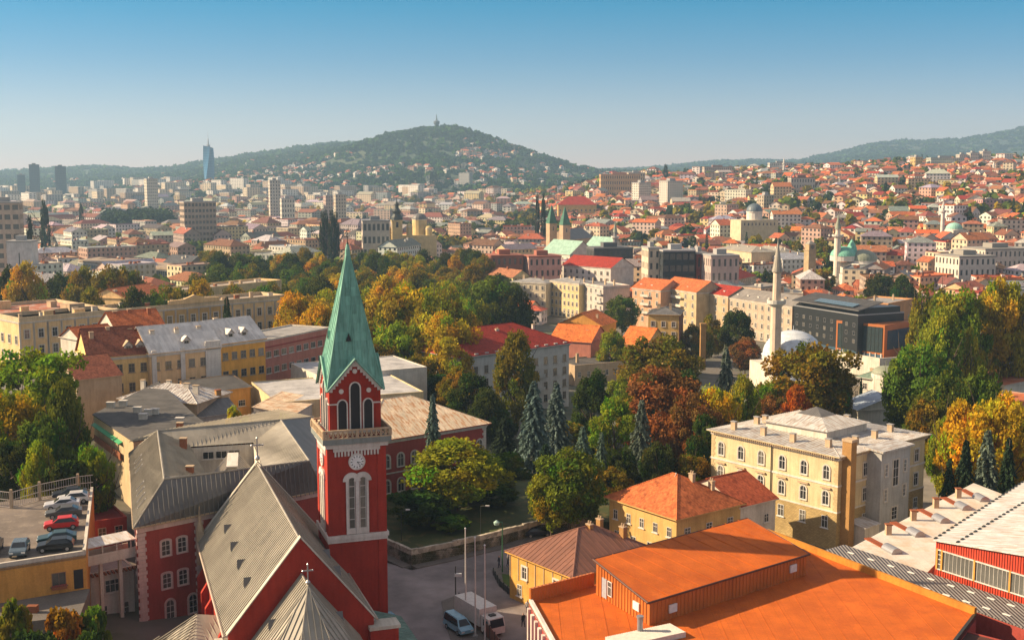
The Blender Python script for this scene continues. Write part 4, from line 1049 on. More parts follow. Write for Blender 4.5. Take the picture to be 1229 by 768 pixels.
# ================= school =================
def school():
    W, Dp, ze, z0 = 25.0, 24.0, 12.0, -1.6; th = R(-50)
    B = (49.6, 179.5); a = (B[0] - W * math.cos(th), B[1] - W * math.sin(th))
    fr = flat((.62, .62, .60), .5, 0, 'white_frame')
    root, W, Dp, h = bldg('school', 'large cream school with arched windows and pale zinc roof behind the brewery', 'school', None, None, ze, Dp, z0, mat('plaster', (.60, .49, .29), bump=.1, name='school_cream'),
        ('hip', 1.0, SEAMW, .7, .6), [('F', 6, [9.6, 5.6], dict(style='arch', w_=1.15, h=2.2, fr=fr, trim=OFFW, nx=2, ny=2), ), ('F', 6, [2.0], dict(w_=1.15, h=1.9, fr=fr, trim=None, off=.07)),
         ('R', 5, [9.4, 5.4], dict(w_=1.2, h=2.1, fr=fr, trim=OFFW)), ('R', 5, [1.6], dict(w_=1.2, h=1.8, fr=fr, off=.07)), ('L', 5, [9.6, 5.6], dict(style='arch', w_=1.15, h=2.2, fr=fr, trim=OFFW))],
        cornice=WHITE, base=(4.6, STONEB), quoin=mat('plaster', (.52, .40, .22), name='school_quoin'), dims=(a, th, W))
    mb = MB(); mb.box(-.12, W + .12, -.12, Dp + .12, 8.7, 9.0); mb.box(-.1, W + .1, -.1, Dp + .1, 4.62, 4.85); mb.build('string_course', WHITE, root)
    mb = MB()
    for i in range(60): x = .3 + i * .41; mb.box(x, x + .17, -.62, -.02, h - .5, h - .22)
    mb.build('brackets', TAN, root); mb = MB()
    for i in range(58): x = .3 + i * .41; mb.box(W + .02, W + .62, x, x + .17, h - .5, h - .22)
    mb.build('brackets', TAN, root)
    for i in range(6):
        x = W / 12 * (2 * i + 1); mb = MB(); mb.box(x - .95, x + .95, -.3, 0, 8.15, 8.4); mb.build('window_hood', TAN, root)
    mb = MB(); mb.tube((W * .5, -.15, -1), (W * .5, -.15, h), .09, n=6); mb.build('downpipe', BLACKM, root)
    # roof lantern
    mb = MB(); mb.box(6.5, 18.5, 6, 17, h + .3, h + 1.9, 1); c = [(6, 5.5, h + 1.6), (19, 5.5, h + 1.9), (19, 17.5, h + 1.9), (6, 17.5, h + 1.9)]; t = [(10, 9.5, h + 3.1), (15, 9.5, h + 3.1), (15, 13.5, h + 3.1), (10, 13.5, h + 3.1)]
    for i in range(4):
        q = [c[i], c[(i + 1) % 4], t[(i + 1) % 4], t[i]]; mb.face(q, 0); mb.ribs(q, .6, .05, .05)
    mb.build('roof_lantern', [SEAMW, OFFW], root)
    mb = MB(); k = (12.5, 11.5, h + 4.3)
    for i in range(4):
        q = [t[i], t[(i + 1) % 4], k]; mb.face(q, 0); mb.ribs(q, .35, .05, .05)
    mb.build('lantern_cap', SEAMD, root)
    for x, y in ((3, 2), (9, 2.2), (15, 2), (21, 3), (22.5, 8), (22, 14), (21, 20), (3, 8), (3.2, 10), (12, 21)): chimney(root, x, y, h + .4, .9, .6, 1.1, TAN, FELTG)
    # projecting stair bay and tall flue on the right side
    mb = MB(); mb.box(W, W + 2.6, 7.5, 15.5, -5, h - .1); mb.build('stair_bay', GREYW, root)
    mb = MB(); mb.slab([(W - .5, 7.1, h + .35), (W + 3.1, 7.1, h + .1), (W + 3.1, 15.9, h + .1), (W - .5, 15.9, h + .35)], .3); mb.build('bay_roof', SEAMW, root)
    for y, z, w_, hh in ((11.5, 7.6, 1.5, 4.2), (11.5, 2.2, 1.5, 2.0), (8.9, 9.5, .7, 1.9), (14.1, 9.5, .7, 1.9), (8.9, 5.5, .7, 1.9), (14.1, 5.5, .7, 1.9)):
        put('window', winmesh(w_, hh, 'rect', fr, OFFW, 2, 3), root, (W + 2.6, y, z), R(90))
    mb = MB(); mb.box(W + .02, W + 1.6, .9, 2.3, -5, h + 2.2); mb.box(W - .08, W + 1.75, .78, 2.42, h + 2.2, h + 2.6, 1); mb.box(W - .1, W + .5, 1, 2.2, h - .3, h + 2.2); mb.build('flue_stack', [BRICKY, TAN], root)
    mb = MB(); mb.slab([(W + .1, 2.6, 3.0), (W + 3.4, 2.6, 2.6), (W + 3.4, 6.8, 2.6), (W + .1, 6.8, 3.0)], .15); mb.box(W + .1, W + 3.2, 2.8, 6.6, -4, 2.5, 1); mb.build('lean_to', [WHITER, OFFW], root)
school()
# ================= small houses by the brewery =================
def house1():
    th = R(-52); W = 12.5; B = (7.4, 141.5); a = (B[0] - W * math.cos(th), B[1] - W * math.sin(th))
    r_, W, Dp, h = bldg('ochre_house', 'ochre house with brown standing seam hip roof beside the brewery wall', 'house', None, None, 6.2, 15, 0, mat('plaster', (.58, .33, .08), name='mustard_plaster'), ('hip', 3.4, SEAMB, .5, .75), [('F', 2, [3.3], dict(w_=.95, h=1.6, trim=WHITE)), ('F', 3, [.8], dict(w_=.95, h=1.5)), ('R', 3, [3.3], {}), ('L', 3, [3.3], {})], dims=(a, th, W))
    for i in range(8): mb = MB(); mb.box(i * 1.7 + .1, i * 1.7 + .22, -.08, 0, 2.8, h - .3); mb.build('wall_batten', TAN, r_)
    for x, y, z in ((6.5, 8, 8.2), (4, 12, 7.6), (9, 11.5, 7.8)): chimney(r_, x, y, z, .8, .6, 1.6, BRICKY, TAN, 2)
    th = R(-53); W = 14; B = (22.9, 163.4); a = (B[0] - W * math.cos(th), B[1] - W * math.sin(th))
    r_, W, Dp, h = bldg('tiled_house', 'old house with patchy orange tiled hip roof and peeling yellow wall', 'house', None, None, 7, 13, -1, mat('plaster', (.56, .36, .13), (.4, .3, .2), name='peeling_yellow_plaster'), ('hip', 4.0, TILE, .6, None), [('F', 5, [5.0], dict(w_=.9, h=1.4)), ('F', 4, [1.6], {}), ('R', 3, [5.0], dict(w_=1.2, h=1.3)), ('L', 2, [5.0], {})], dims=(a, th, W))
    for x, y, z in ((9, 8, 10.6), (11, 10, 9.6)): chimney(r_, x, y, z, .8, .6, 1.5, TAN, TAN, 2)
    mb = MB(); mb.lathe([(.05, 0), (.55, .18), (.5, .2), (.02, .06)], n=14); d = mb.build('satellite_dish', flat((.6, .58, .55), .4, 0, 'dish_white'), r_, loc=(7.2, 6.4, 11.6)); d.rotation_euler = (R(60), 0, R(-40))
    for x, y in ((3.0, 3.2), (5, 2.2)):
        mb = MB(); mb.box(-.4, .4, -.5, .5, 0, .12); o = mb.build('skylight', [METALG], r_, loc=(x, y, 8.05 + (y - 2.2) * .55)); o.rotation_euler = (R(31), 0, 0)
    a2 = (a[0] + math.cos(th) * 1 - math.sin(th) * 13.1, a[1] + math.sin(th) * 1 + math.cos(th) * 13.1)
    r_, W, Dp, h = bldg('white_house', 'white low house with red tiled roof joined behind the patchy tiled house', 'house', None, None, 6.3, 8, -1, OFFW, ('gy', 3.0, mat('tile', (.40, .09, .035), (.5, .4, .4), name='red_orange_tiles'), .4, None), [('R', 2, [4.0], dict(w_=1, h=1.3)), ('R', 3, [1.2], dict(w_=.9, h=1))], dims=(a2, th, 12.6))
house1()
# ================= buildings of the middle distance =================
def bl(*a, **k): return bldg(*a, **k)
brf = flat((.30, .24, .18), .6, 0, 'old_frame')
def stdchim(r_, W, Dp, z, n, seed=1, m=None):
    q = random.Random(seed)
    for i in range(n): chimney(r_, W * (i + .5) / n + q.uniform(-1, 1), Dp * q.uniform(.3, .6), z, q.uniform(.6, 1.2), .6, q.uniform(.8, 1.6), m or OFFW, TAN, q.choice((0, 2)))
# flat dark roofed block left of the friary
def darkblock():
    px = [(112, 497), (190, 458), (236, 500), (247, 508), (215, 520), (160, 529)]
    r_, b_ = polyroof('flat_roofed_block', 'cream block with dark bitumen roof, white roof vents and green canopy beside the friary', 'building', px, 13.5, FELT, mat('plaster', (.52, .40, .24), name='warm_cream_plaster'), z0=-4)
    for (u, v) in ((133, 489), (148, 487), (172, 503), (186, 497), (178, 498), (165, 495), (216, 508)):
        x, y = P(u, v, 13.5); chimney(r_, x - b_[0], y - b_[1], 13.5, 1.3, .8, .9, OFFW, WHITE)
    a, b = P(112, 497, 12.4), P(160, 529, 12.4); d = Vector((b[0] - a[0], b[1] - a[1])); L_ = d.length; an = math.atan2(d.y, d.x)
    GRN = flat((.03, .30, .12), .6, 0, 'green_canvas')
    mb = MB()
    mb.slab([(L_ * .25, -2.0, -.5), (L_ * .95, -2.0, -.5), (L_ * .95, 0, .3), (L_ * .25, 0, .3)], .1); mb.build('green_canopy', GRN, r_, loc=(a[0] - b_[0], a[1] - b_[1], 12.4), rz=an)
    mb = MB(); mb.box(L_ * .3, L_ * .95, -1.8, 0, -3.2, -3.0); mb.box(L_ * .3, L_ * .95, -1.85, -1.75, -3.0, -2.0); mb.build('balcony', BRICK, r_, loc=(a[0] - b_[0], a[1] - b_[1], 12.4), rz=an)
    d.normalize()
    for z in (9.0, 5.6):
        for t in (3, 6.5, 10, 13, 16):
            if t < L_ - 1: put('window', winmesh(1.0, 1.6, 'rect', WHITE, OFFW, 2, 2), r_, (a[0] + d.x * t - b_[0], a[1] + d.y * t - b_[1], z - 1), an)
darkblock()
r_, W, D_, h = bl('patchy_roof_house', 'low house with patchy white sheet roof in the yard behind the dark flat roof', 'house', (143, 478), (236, 484), 12, 12, 4, TAN, ('hip', 2.2, mat('seam', (.52, .50, .47), (.16, .10, .07), rough=.6, name='patched_white_roof'), .4, .7), [('F', 4, [4.5], {})]); stdchim(r_, W, D_, h + 1.4, 4, 3)
r_, W, D_, h = bl('yard_outhouse', 'brown mono pitch outhouse roof in the yard below the yellow row', 'shed', (236, 472), (300, 464), 9.5, 8, 3, OCH, ('mono', 1.6, FELT, .4, None), [('F', 3, [2.6], dict(w_=1.6, h=1.3, nx=3))])
r_, W, D_, h = bl('yard_shed', 'grey sheet metal shed with brick chimney in the yard behind the friary', 'shed', (240, 500), (285, 494), 9.5, 9, 3, GREYW, ('gx', 2.0, SEAMD, .4, .7), []); chimney(r_, 6, 5, h + 1, 1.0, .8, 2.6, BRICKY, BRICK)
# gable-ended house and the yellow row
r_, W, D_, h = bl('gable_end_house', 'narrow house with blank brick-tan gable end at the left end of the yellow row', 'house', (92, 456), (146, 450), 14.5, 16, 2, mat('plaster', (.36, .27, .19), name='bare_render'), ('gx', 3.5, TILED, .3, None), [('L', 3, [6.5, 10], {})]); stdchim(r_, W, D_, h + 1.5, 2, 9)
r_, W, D_, h = bl('brown_roof_house', 'yellow house with mossy brown tiled roof and two pale dormers', 'house', (106, 430), (179, 424.5), 16, 12, 4, mat('plaster', (.74, .50, .20), name='light_yellow_plaster'), ('gx', 5.6, TILED, .4, None), [('F', 5, [8.3, 4.2], dict(w_=1.3, h=1.9, fr=brf))], cornice=OFFW)
def dormer(r_, x, y, z, w_=1.7, h=1.6, m=None, wm=None):
    mb = MB(); mb.wallprism([(-w_ / 2, 0), (w_ / 2, 0), (w_ / 2, h * .7), (0, h * 1.25), (-w_ / 2, h * .7)], 0, 3.0)
    d = mb.build('dormer', wm or WHITE, r_, loc=(x, y, z)); mb = MB()
    mb.slab([(-w_ / 2 - .25, -.3, h * .62), (0, -.3, h * 1.32), (0, 3.4, h * 1.32), (-w_ / 2 - .25, 3.4, h * .62)][::1], -.1); mb.slab([(0, -.3, h * 1.32), (w_ / 2 + .25, -.3, h * .62), (w_ / 2 + .25, 3.4, h * .62), (0, 3.4, h * 1.32)], -.1)
    mb.build('dormer_roof', m or SEAMZ, d); put('window', winmesh(w_ * .6, h * .6, 'rect', brf, None, 2, 1, False), d, (0, 0, .12))
for x in (W * .68, W * .88): dormer(r_, x, 1.2, h + .8, wm=OFFW, m=TAN)
stdchim(r_, W, D_, h + 4, 3, 4, TAN)
r_, W, D_, h = bl('white_roofed_house', 'yellow house with shiny pale metal roof, one dormer and a stepped white wall strip', 'house', (180, 424.5), (264, 416), 16.2, 12, 4, mat('plaster', (.74, .50, .26), name='apricot_plaster'), ('gx', 5.2, SEAMZ, .4, .8), [('F', 6, [8.4, 4.3], dict(w_=1.4, h=1.8, fr=brf))], cornice=WHITE)
mb = MB()
for x in (.3, W * .42, W * .78): mb.box(x, x + (1.0 if x < W * .7 else 3.6), -.3, 0, -3, h + (.6 if x < W * .7 else 1.5))
mb.build('white_pilaster', WHITE, r_); dormer(r_, W * .55, 1.2, h + .8); stdchim(r_, W, D_, h + 3.5, 3, 7)
mb = MB()
for i in range(46):
    q = random.Random(i); x, t = q.uniform(.5, W - .7), q.uniform(.2, 2.6) ; mb.slab([(x, t * 1.0 + .1, h + t * .83 + .12), (x + .5, t + .1, h + t * .83 + .12), (x + .5, t + .35, h + (t + .25) * .83 + .14), (x, t + .35, h + (t + .25) * .83 + .14)], .05)
mb.build('snow_guards', SEAMG, r_)
r_, W, D_, h = bl('orange_walled_house', 'deep orange house with grey metal roof and two arched dormers', 'house', (264.5, 413), (318, 406), 16.4, 12, 4, mat('plaster', (.74, .37, .07), name='deep_orange_plaster'), ('gx', 4.8, SEAMZ, .4, .8), [('F', 5, [8.6, 4.4], dict(w_=1.5, h=1.7, fr=brf))], cornice=OFFW)
for x in (W * .3, W * .6): dormer(r_, x, 1.2, h + .8)
stdchim(r_, W, D_, h + 3.5, 2, 5)
r_, W, D_, h = bl('pink_office', 'pink three storey office with ribbon windows and white flat roof', 'building', (317, 410), (396, 394), 15.2, 12, 2, PINK, ('flat', .35, FELTG, OFFW), [('F', 9, [9.2, 5.4, 1.6], dict(w_=1.9, h=1.5, nx=3, ny=1))])
mb = MB(); mb.box(0, W, -.25, 0, h - 1.6, h - 1.35); mb.build('fascia', REDW, r_)
r_, W, D_, h = bl('tiled_back_house', 'small house with bright red-brown tiles behind the brown mossy roof', 'house', (138, 394), (196, 389), 16.5, 10, 4, OFFW, ('gx', 3.6, TILE, .4, None), []); stdchim(r_, W, D_, h + 2.4, 3, 11, BRICK)
r_, W, D_, h = bl('tiled_lean_house', 'low orange tiled wing left of the bright tiled back house', 'house', (96, 408), (140, 403), 15.5, 9, 4, OFFW, ('gx', 2.6, TILE, .4, None), []);
# long yellow school
YS = mat('plaster', (.72, .50, .25), name='school_yellow')
a, th, Wd = frame((23, 386), (342, 357.5), 13)
r_, W, D_, h = bl('long_yellow_palace', 'very long yellow and cream palace-like building with parapet roof across the left', 'building', (23, 386), (342, 357.5), 13, 14, -3, YS, ('flat', 1.1, mat('felt', (.34, .27, .21), (.45, .40, .34), name='sandy_flat_roof'), mat('plaster', (.55, .43, .27), name='parapet_cream')), [('F', 22, [11.0, 6.3], dict(w_=1.5, h=2.5, trim=OFFW, ny=2, off=.03)), ('R', 3, [9.3, 4.6], dict(w_=1.5, h=2.4, trim=OFFW)), ('L', 3, [9.3, 4.6], dict(w_=1.5, h=2.4, trim=OFFW))], cornice=OFFW)
mb = MB()
for i in range(22):
    x = W * (i + .5) / 22
    for s in (-1, 1): mb.box(x + s * 2.0 - .25, x + s * 2.0 + .25, -.15, 0, 3, h - .8)
mb.build('white_pilaster', OFFW, r_)
mb = MB(); mb.wallprism([(W * .52, h + 1), (W * .72, h + 1), (W * .72, h + 2.2), (W * .66, h + 2.4), (W * .62, h + 3.6), (W * .58, h + 2.4), (W * .52, h + 2.2)], -.3, .5); mb.build('curved_pediment', YS, r_)
mb = MB(); mb.box(W * .5, W * .74, -.03, .2, -2, h - .8); mb.build('centre_projection', mat('plaster', (.50, .32, .12), name='darker_yellow'), r_)
q = random.Random(4)
for i in range(16): chimney(r_, W * (i + .5) / 16, q.uniform(4, 11), h, q.uniform(.8, 1.8), .8, q.uniform(1.0, 2.0), q.choice((TAN, OFFW, BRICK)), TAN)
r_, W, D_, h = bl('left_wing_palace', 'cream-yellow wing with red lower roof and roof blocks at the far left', 'building', None, None, 13, 30, -3, YS, ('flat', 1.0, mat('felt', (.36, .12, .06), (.40, .36, .32), name='red_stained_roof'), mat('plaster', (.55, .43, .27), name='parapet_cream')), [('F', 11, [9.3, 4.6], dict(w_=1.4, h=2.2, trim=OFFW))], cornice=OFFW, dims=((a[0] - 42 * math.cos(th - math.pi / 2) - .2 * math.sin(th - math.pi / 2), a[1] - 42 * math.sin(th - math.pi / 2) + .2 * math.cos(th - math.pi / 2)), th - math.pi / 2, 41.6))
for i in range(8): chimney(r_, W * (i + .5) / 8, q.uniform(5, 28), h, q.uniform(1, 4), q.uniform(1, 5), q.uniform(1.2, 2.8), q.choice((TAN, YS, BRICK)), TAN)
for k, (A, B, ze, dp, lab, m) in enumerate([((205, 352), (338, 338), 11, 13, 'rear wing of the palace courtyard with cluttered sandy roof and chimneys', 'felt'), ((150, 358), (200, 350), 11.5, 14, 'orange tiled house inside the palace courtyard behind the parapet', 'tile')]):
    r_, W, D_, h = bl('courtyard_wing' if k == 0 else 'courtyard_house', lab, 'building', A, B, ze, dp, -3, YS, ('flat', .8, mat('felt', (.34, .27, .21), (.45, .40, .34)), YS) if k == 0 else ('gx', 3, TILE, .4, None), [('F', 8, [8.5], dict(w_=1.3, h=2))])
    for i in range(9): chimney(r_, W * (i + .5) / 9, q.uniform(3, 11), h + (1 if k else 0), q.uniform(.8, 2), 1.0, q.uniform(.8, 1.8), q.choice((TAN, OFFW, BRICK)), TAN)
# white flat hall behind friary
r_, W, D_, h = bl('white_flat_hall', 'plain hall with pale grey flat roof and yellow-cream end wall behind the friary', 'building', (301, 459), (331, 484), 9, 31, 0, mat('plaster', (.62, .50, .28), name='pale_yellow_plaster'), ('flat', .2, mat('felt', (.44, .43, .42), name='light_grey_felt'), None), [('F', 3, [4.6], dict(w_=.9, h=1.2))])
r_, W, D_, h = bl('grey_upper_hall', 'pale flat roofed hall left of the church spire behind the white hall', 'building', (349, 437), (383, 452), 10, 26, 0, OFFW, ('flat', .2, mat('felt', (.44, .43, .42), name='light_grey_felt'), None), [])
r_, W, D_, h = bl('rusty_outhouse', 'small outhouse with rusty patched sheet roof left of the tower', 'shed', (352, 497), (384, 478), 8.5, 8, 0, OFFW, ('mono', 1.2, RUST, .3, .7), [])
# red seminary with rusty hip roof
r_, W, D_, h = bl('red_seminary', 'dark red two storey seminary with arched white windows under a rusty hip roof', 'building', (438, 531), (583, 507.5), 11.5, 19, 0, REDW, ('hip', 4.6, RUST, .7, .6), [('F', 9, [6.6, 2.4], dict(style='arch', w_=1.2, h=2.2, trim=OFFW, nx=2, ny=2)), ('R', 5, [6.6, 2.4], dict(style='arch', w_=1.2, h=2.2, trim=OFFW)), ('L', 5, [6.6, 2.4], dict(style='arch', w_=1.2, h=2.2, trim=OFFW))], cornice=OFFW, quoin=OFFW)
mb = MB(); mb.box(-.1, W + .1, -.12, 0, 5.6, 5.8); mb.build('string_course', OFFW, r_)
# white apartment block with red roof
WG = mat('plaster', (.50, .49, .46), name='cool_white_plaster')
r_, W, D_, h = bl('red_roofed_apartments', 'cool white four storey apartment block with bright red hip roof beyond the spruces', 'apartment building', (552, 429), (683, 411.5), 8.5, 22, -8, WG, ('hip', 5.5, TILER, .8, None), [('F', 11, [11.6, 8.2, 4.8, 1.4], dict(w_=1.3, h=2.0, fr=brf)), ('R', 6, [11.6, 8.2, 4.8, 1.4], dict(w_=1.3, h=2.0, fr=brf))], cornice=GREYW)
stdchim(r_, W, D_, h + 3.2, 5, 6)
mb = MB()
for i in range(11): mb.box(W * (i + .5) / 11 - .6, W * (i + .5) / 11 + .6, -.35, 0, h - .1, h + .5)
mb.build('attic_openings', WG, r_)
for z in (4.7, 8.3): mb = MB(); mb.box(W * .62, W * .74, -1.2, 0, z, z + .15); mb.box(W * .62, W * .74, -1.25, -1.15, z + .15, z + 1.1); mb.build('balcony', GREYW, r_)
TILEO = mat('tile', (.62, .17, .04), bump=.5, name='bright_orange_tiles')
for nm, lab, A, B, ze, dp, z0, wm, rf, rows in [
 ('orange_tiled_house', 'house with bright new orange tiles and two skylights right of the red roofed apartments', (660, 408), (709, 411), 0, 16, -11, PINK, ('gx', 4.5, TILEO, .4, None), [('F', 4, [4.5, 1.2], {})]),
 ('orange_gable_house', 'tall ochre gabled house with bright orange roof behind the first orange tiled one', (672, 388), (722, 391), 2, 14, -12, OCH, ('gy', 4, TILEO, .4, None), [('F', 3, [7, 3.5], {}), ('R', 3, [7, 3.5], {})]),
 ('orange_roofed_annexe', 'low wing with vivid orange roof left of the tall yellow house', (744, 412), (775, 415), -1, 14, -11, YEL, ('gx', 5, TILEO, .4, None), []),
 ('tall_yellow_house', 'tall narrow yellow house with grey roof and windowless red-brown side wall', (778, 377), (815, 378), 5.5, 15, -12, YEL, ('hip', 1.8, SEAMD, .6, .7), [('F', 3, [13.2, 9.6, 6, 2.4], dict(w_=1.3, h=1.8, trim=OFFW))]),
 ('yellow_low_house', 'low yellow house half hidden by green trees beneath the tall yellow house', (745, 428), (800, 432), -4, 10, -11, YEL, ('gx', 3, TILED, .4, None), [('F', 4, [3], {})]),
 ('stone_yard_house', 'grey-walled low building with brown felt roof below the riverside row', (690, 440), (755, 434), -5, 14, -11, TAN, ('flat', .4, FELT, None), [('F', 6, [2.5], {})]),
]:
    r_, W, D_, h = bl(nm, lab, 'house', A, B, ze, dp, z0, wm, rf, rows)
    stdchim(r_, W, D_, h + 1.6, 2, len(nm), TAN)
    if nm == 'tall_yellow_house':
        mb = MB(); mb.box(W, W + .15, 0, D_, -3, h - .2); mb.build('party_wall', mat('plaster', (.20, .07, .04), name='brown_party_wall'), r_)
mb = MB(); x, y = P(843, 440, -10); mb.box(-.9, .9, -.9, .9, 0, 15); mb.box(-1.05, 1.05, -1.05, 1.05, 15, 15.6); mb.build('brick_chimney', [BRICKY], None, loc=(x, y, -11), label='tall square brick chimney standing among trees right of the tall yellow house', cat='chimney')
# riverside row
RV = [
 ('cream_riverside_house', 'cream terrace house with flat parapet at the left of the riverside row', (612, 338), (655, 340), 2.0, 14, mat('plaster', (.58, .50, .36)), ('hip', 1.5, FELTG, .3, None), 6, 4, None, OFFW),
 ('ornate_yellow_palace', 'ornate pale yellow riverside palace with arched ground floor windows', (656, 336.5), (695, 341), 2.6, 14, mat('plaster', (.64, .50, .26)), ('hip', 1.5, FELTG, .3, None), 8, 4, 'arch', OFFW),
 ('balconied_riverside_house', 'pinkish white riverside house with stacked corner balconies', (695.5, 340), (724, 345), 2.4, 14, mat('plaster', (.54, .46, .40)), ('flat', .6, FELTG, None), 5, 4, None, GREYW),
 ('small_white_riverside_house', 'small white house with brown roof in the gap of the riverside row', (725, 356), (757, 358), -3, 13, OFFW, ('hip', 3.2, TILED, .5, None), 4, 2, None, GREYW),
 ('salmon_riverside_house', 'salmon pink riverside house with orange tiled roof and central balcony', (759, 345), (793, 348.5), 3.2, 15, mat('plaster', (.58, .33, .20)), ('gx', 4, TILE, .4, None), 4, 4, None, OFFW),
 ('beige_riverside_house', 'beige riverside house with orange roof and deep bay balcony', (793.5, 345), (836, 351), 3.4, 15, mat('plaster', (.50, .38, .22)), ('gx', 4.5, TILE, .4, None), 5, 4, None, OFFW),
 ('red_roofed_riverside_house', 'plain tan riverside house with smooth red roof', (836.5, 350), (874, 355.5), 2.6, 14, mat('plaster', (.50, .36, .22)), ('gx', 3.5, TILER, .4, None), 4, 4, None, OFFW),
 ('long_grey_roofed_block', 'long tan riverside block with grey-brown roof and many small roof windows', (874.5, 357), (951, 368), 2.0, 15, mat('plaster', (.48, .37, .27)), ('gx', 3.6, mat('seam', (.22, .20, .18), rough=.7, name='grey_brown_sheet'), .4, None), 10, 4, 'arch', OFFW)]
for i, (nm, lab, A, B, ze, dp, wm, rf, n, st, ar, tr) in enumerate(RV):
    zs = [ze + 14 - 3.3 - k * 3.7 for k in range(st)]
    rows = [('F', n, [z for z in zs if z > 0.2], dict(w_=1.15, h=1.9, trim=tr, ny=2))]
    r_, W, D_, h = bl(nm, lab, 'building', A, B, ze, dp, -14, wm, rf, rows, cornice=tr); stdchim(r_, W, D_, h + 1.2, max(2, int(W / 6)), i + 20, TAN)
    if ar:
        for k in range(n): win(r_, 'F', W * (k + .5) / n, .4, W, D_, 1.7, 3.0, style='arch', trim=OFFW)
    if 'balcon' in lab:
        for z in zs[:3]:
            mb = MB(); x0 = W * .72 if 'corner' in lab else W * .35; mb.box(x0, x0 + W * .28, -1.3, 0, z - .25, z - .1); mb.box(x0, x0 + W * .28, -1.35, -1.25, z - .1, z + .9); mb.build('balcony', tr, r_)
    if 'gy' in rf or rf[0] == 'gx':
        for k in range(int(W / 7)):
            mb = MB(); mb.box(-.5, .5, -.05, .8, 0, .5); mb.build('roof_window', [WHITE], r_, loc=(3 + k * 6.5, 2.4, h + 1.2))
mb = MB(); x, y = P(705, 368, -10); 
r_, W, D_, h = bl('orange_awning_cafe', 'low cafe with bright orange awning at the foot of the balconied house', 'cafe', (700, 368), (722, 373), -10.5, 4, -14, WHITE, ('mono', .7, flat((.75, .10, .03), .7, 0, 'orange_awning'), .3, None), [])
# black hotel with orange framed glass box
def hotel():
    DK = flat((.025, .028, .03), .35, .2, 'black_cladding')
    a, th, W = frame((953, 367), (1060, 383), 2.5)
    r_, W, D_, h = bl('black_hotel', 'black glass hotel with small square white-framed windows and silver roof edge', 'hotel', (953, 367), (1030, 379), 2.5, 22, -14, DK, ('flat', .4, SEAMD, METALG), [('F', 9, [12.2, 9.2, 6.2], dict(w_=1.3, h=1.4, nx=1, ny=1, fr=METALG, sill=False))])
    mb = MB(); mb.box(.5, W - .5, -.05, 0, .3, 3.4); mb.build('glazed_base', GLASSB, r_)
    mb = MB(); mb.box(0, W, 3, D_ - 2, h, h + 2.6); mb.build('penthouse', DK, r_)
    mb = MB(); q = [(-.8, -.6, h + 2.2), (W + .8, -.6, h + 2.0), (W + .8, D_ * .5, h + 4.6), (-.8, D_ * .5, h + 4.8)]; mb.slab(q, .3); mb.ribs(q, .8, .08, .12); mb.build('tilted_roof', SEAMD, r_)
    mb = MB(); mb.slab([(W * .3, .6, h + 2.65 + .38), (W * .9, .6, h + 2.5 + .38), (W * .9, 4.0, h + 3.5 + .3), (W * .3, 4.0, h + 3.6 + .3)], .1); mb.build('solar_panels', GLASSB, r_)
    OR = flat((.42, .13, .03), .5, .1, 'orange_frame_panel')
    fw = math.dist(P(1005, 386, 0), P(1062, 391, 0))
    r2, W2, D2, h2 = bl('glass_box', 'dark glass box with wide orange frame in front of the black hotel', 'building', (1004, 385), (1062, 391), -.5, 20, -14, OR, ('flat', .2, OR, None), [])
    mb = MB(); mb.box(.8, W2 - .8, -.12, 0, 3.6, h2 - .8); gl = mb.build('glass_front', glassmat('hotel_glass', (.03, .045, .05), (.09, .11, .11), .1), r2)
    mb = MB()
    for i in range(13): x = .8 + (W2 - 1.6) * i / 12; mb.box(x - .06, x + .06, -.2, 0, 3.6, h2 - .8)
    for i in range(4): z = 3.6 + (h2 - 4.4) * i / 3; mb.box(.8, W2 - .8, -.18, -.01, z - .06, z + .06)
    mb.build('mullions', BLACKM, gl)
    mb = MB(); mb.box(.5, W2 - .5, -.06, 0, .2, 2.8); mb.build('glazed_base', GLASSB, r2)
    mb = MB()
    for i in range(9): x = 1 + (W2 - 2) * i / 8; mb.box(x - .2, x + .2, -.3, 0, 0, 3.2)
    mb.build('column', WHITE, r2)
    mb = MB(); mb.box(W2, W2 + .12, 2, D2 - 2, 4.5, h2 - 2); mb.build('side_glass', GLASSB, r2)
hotel()
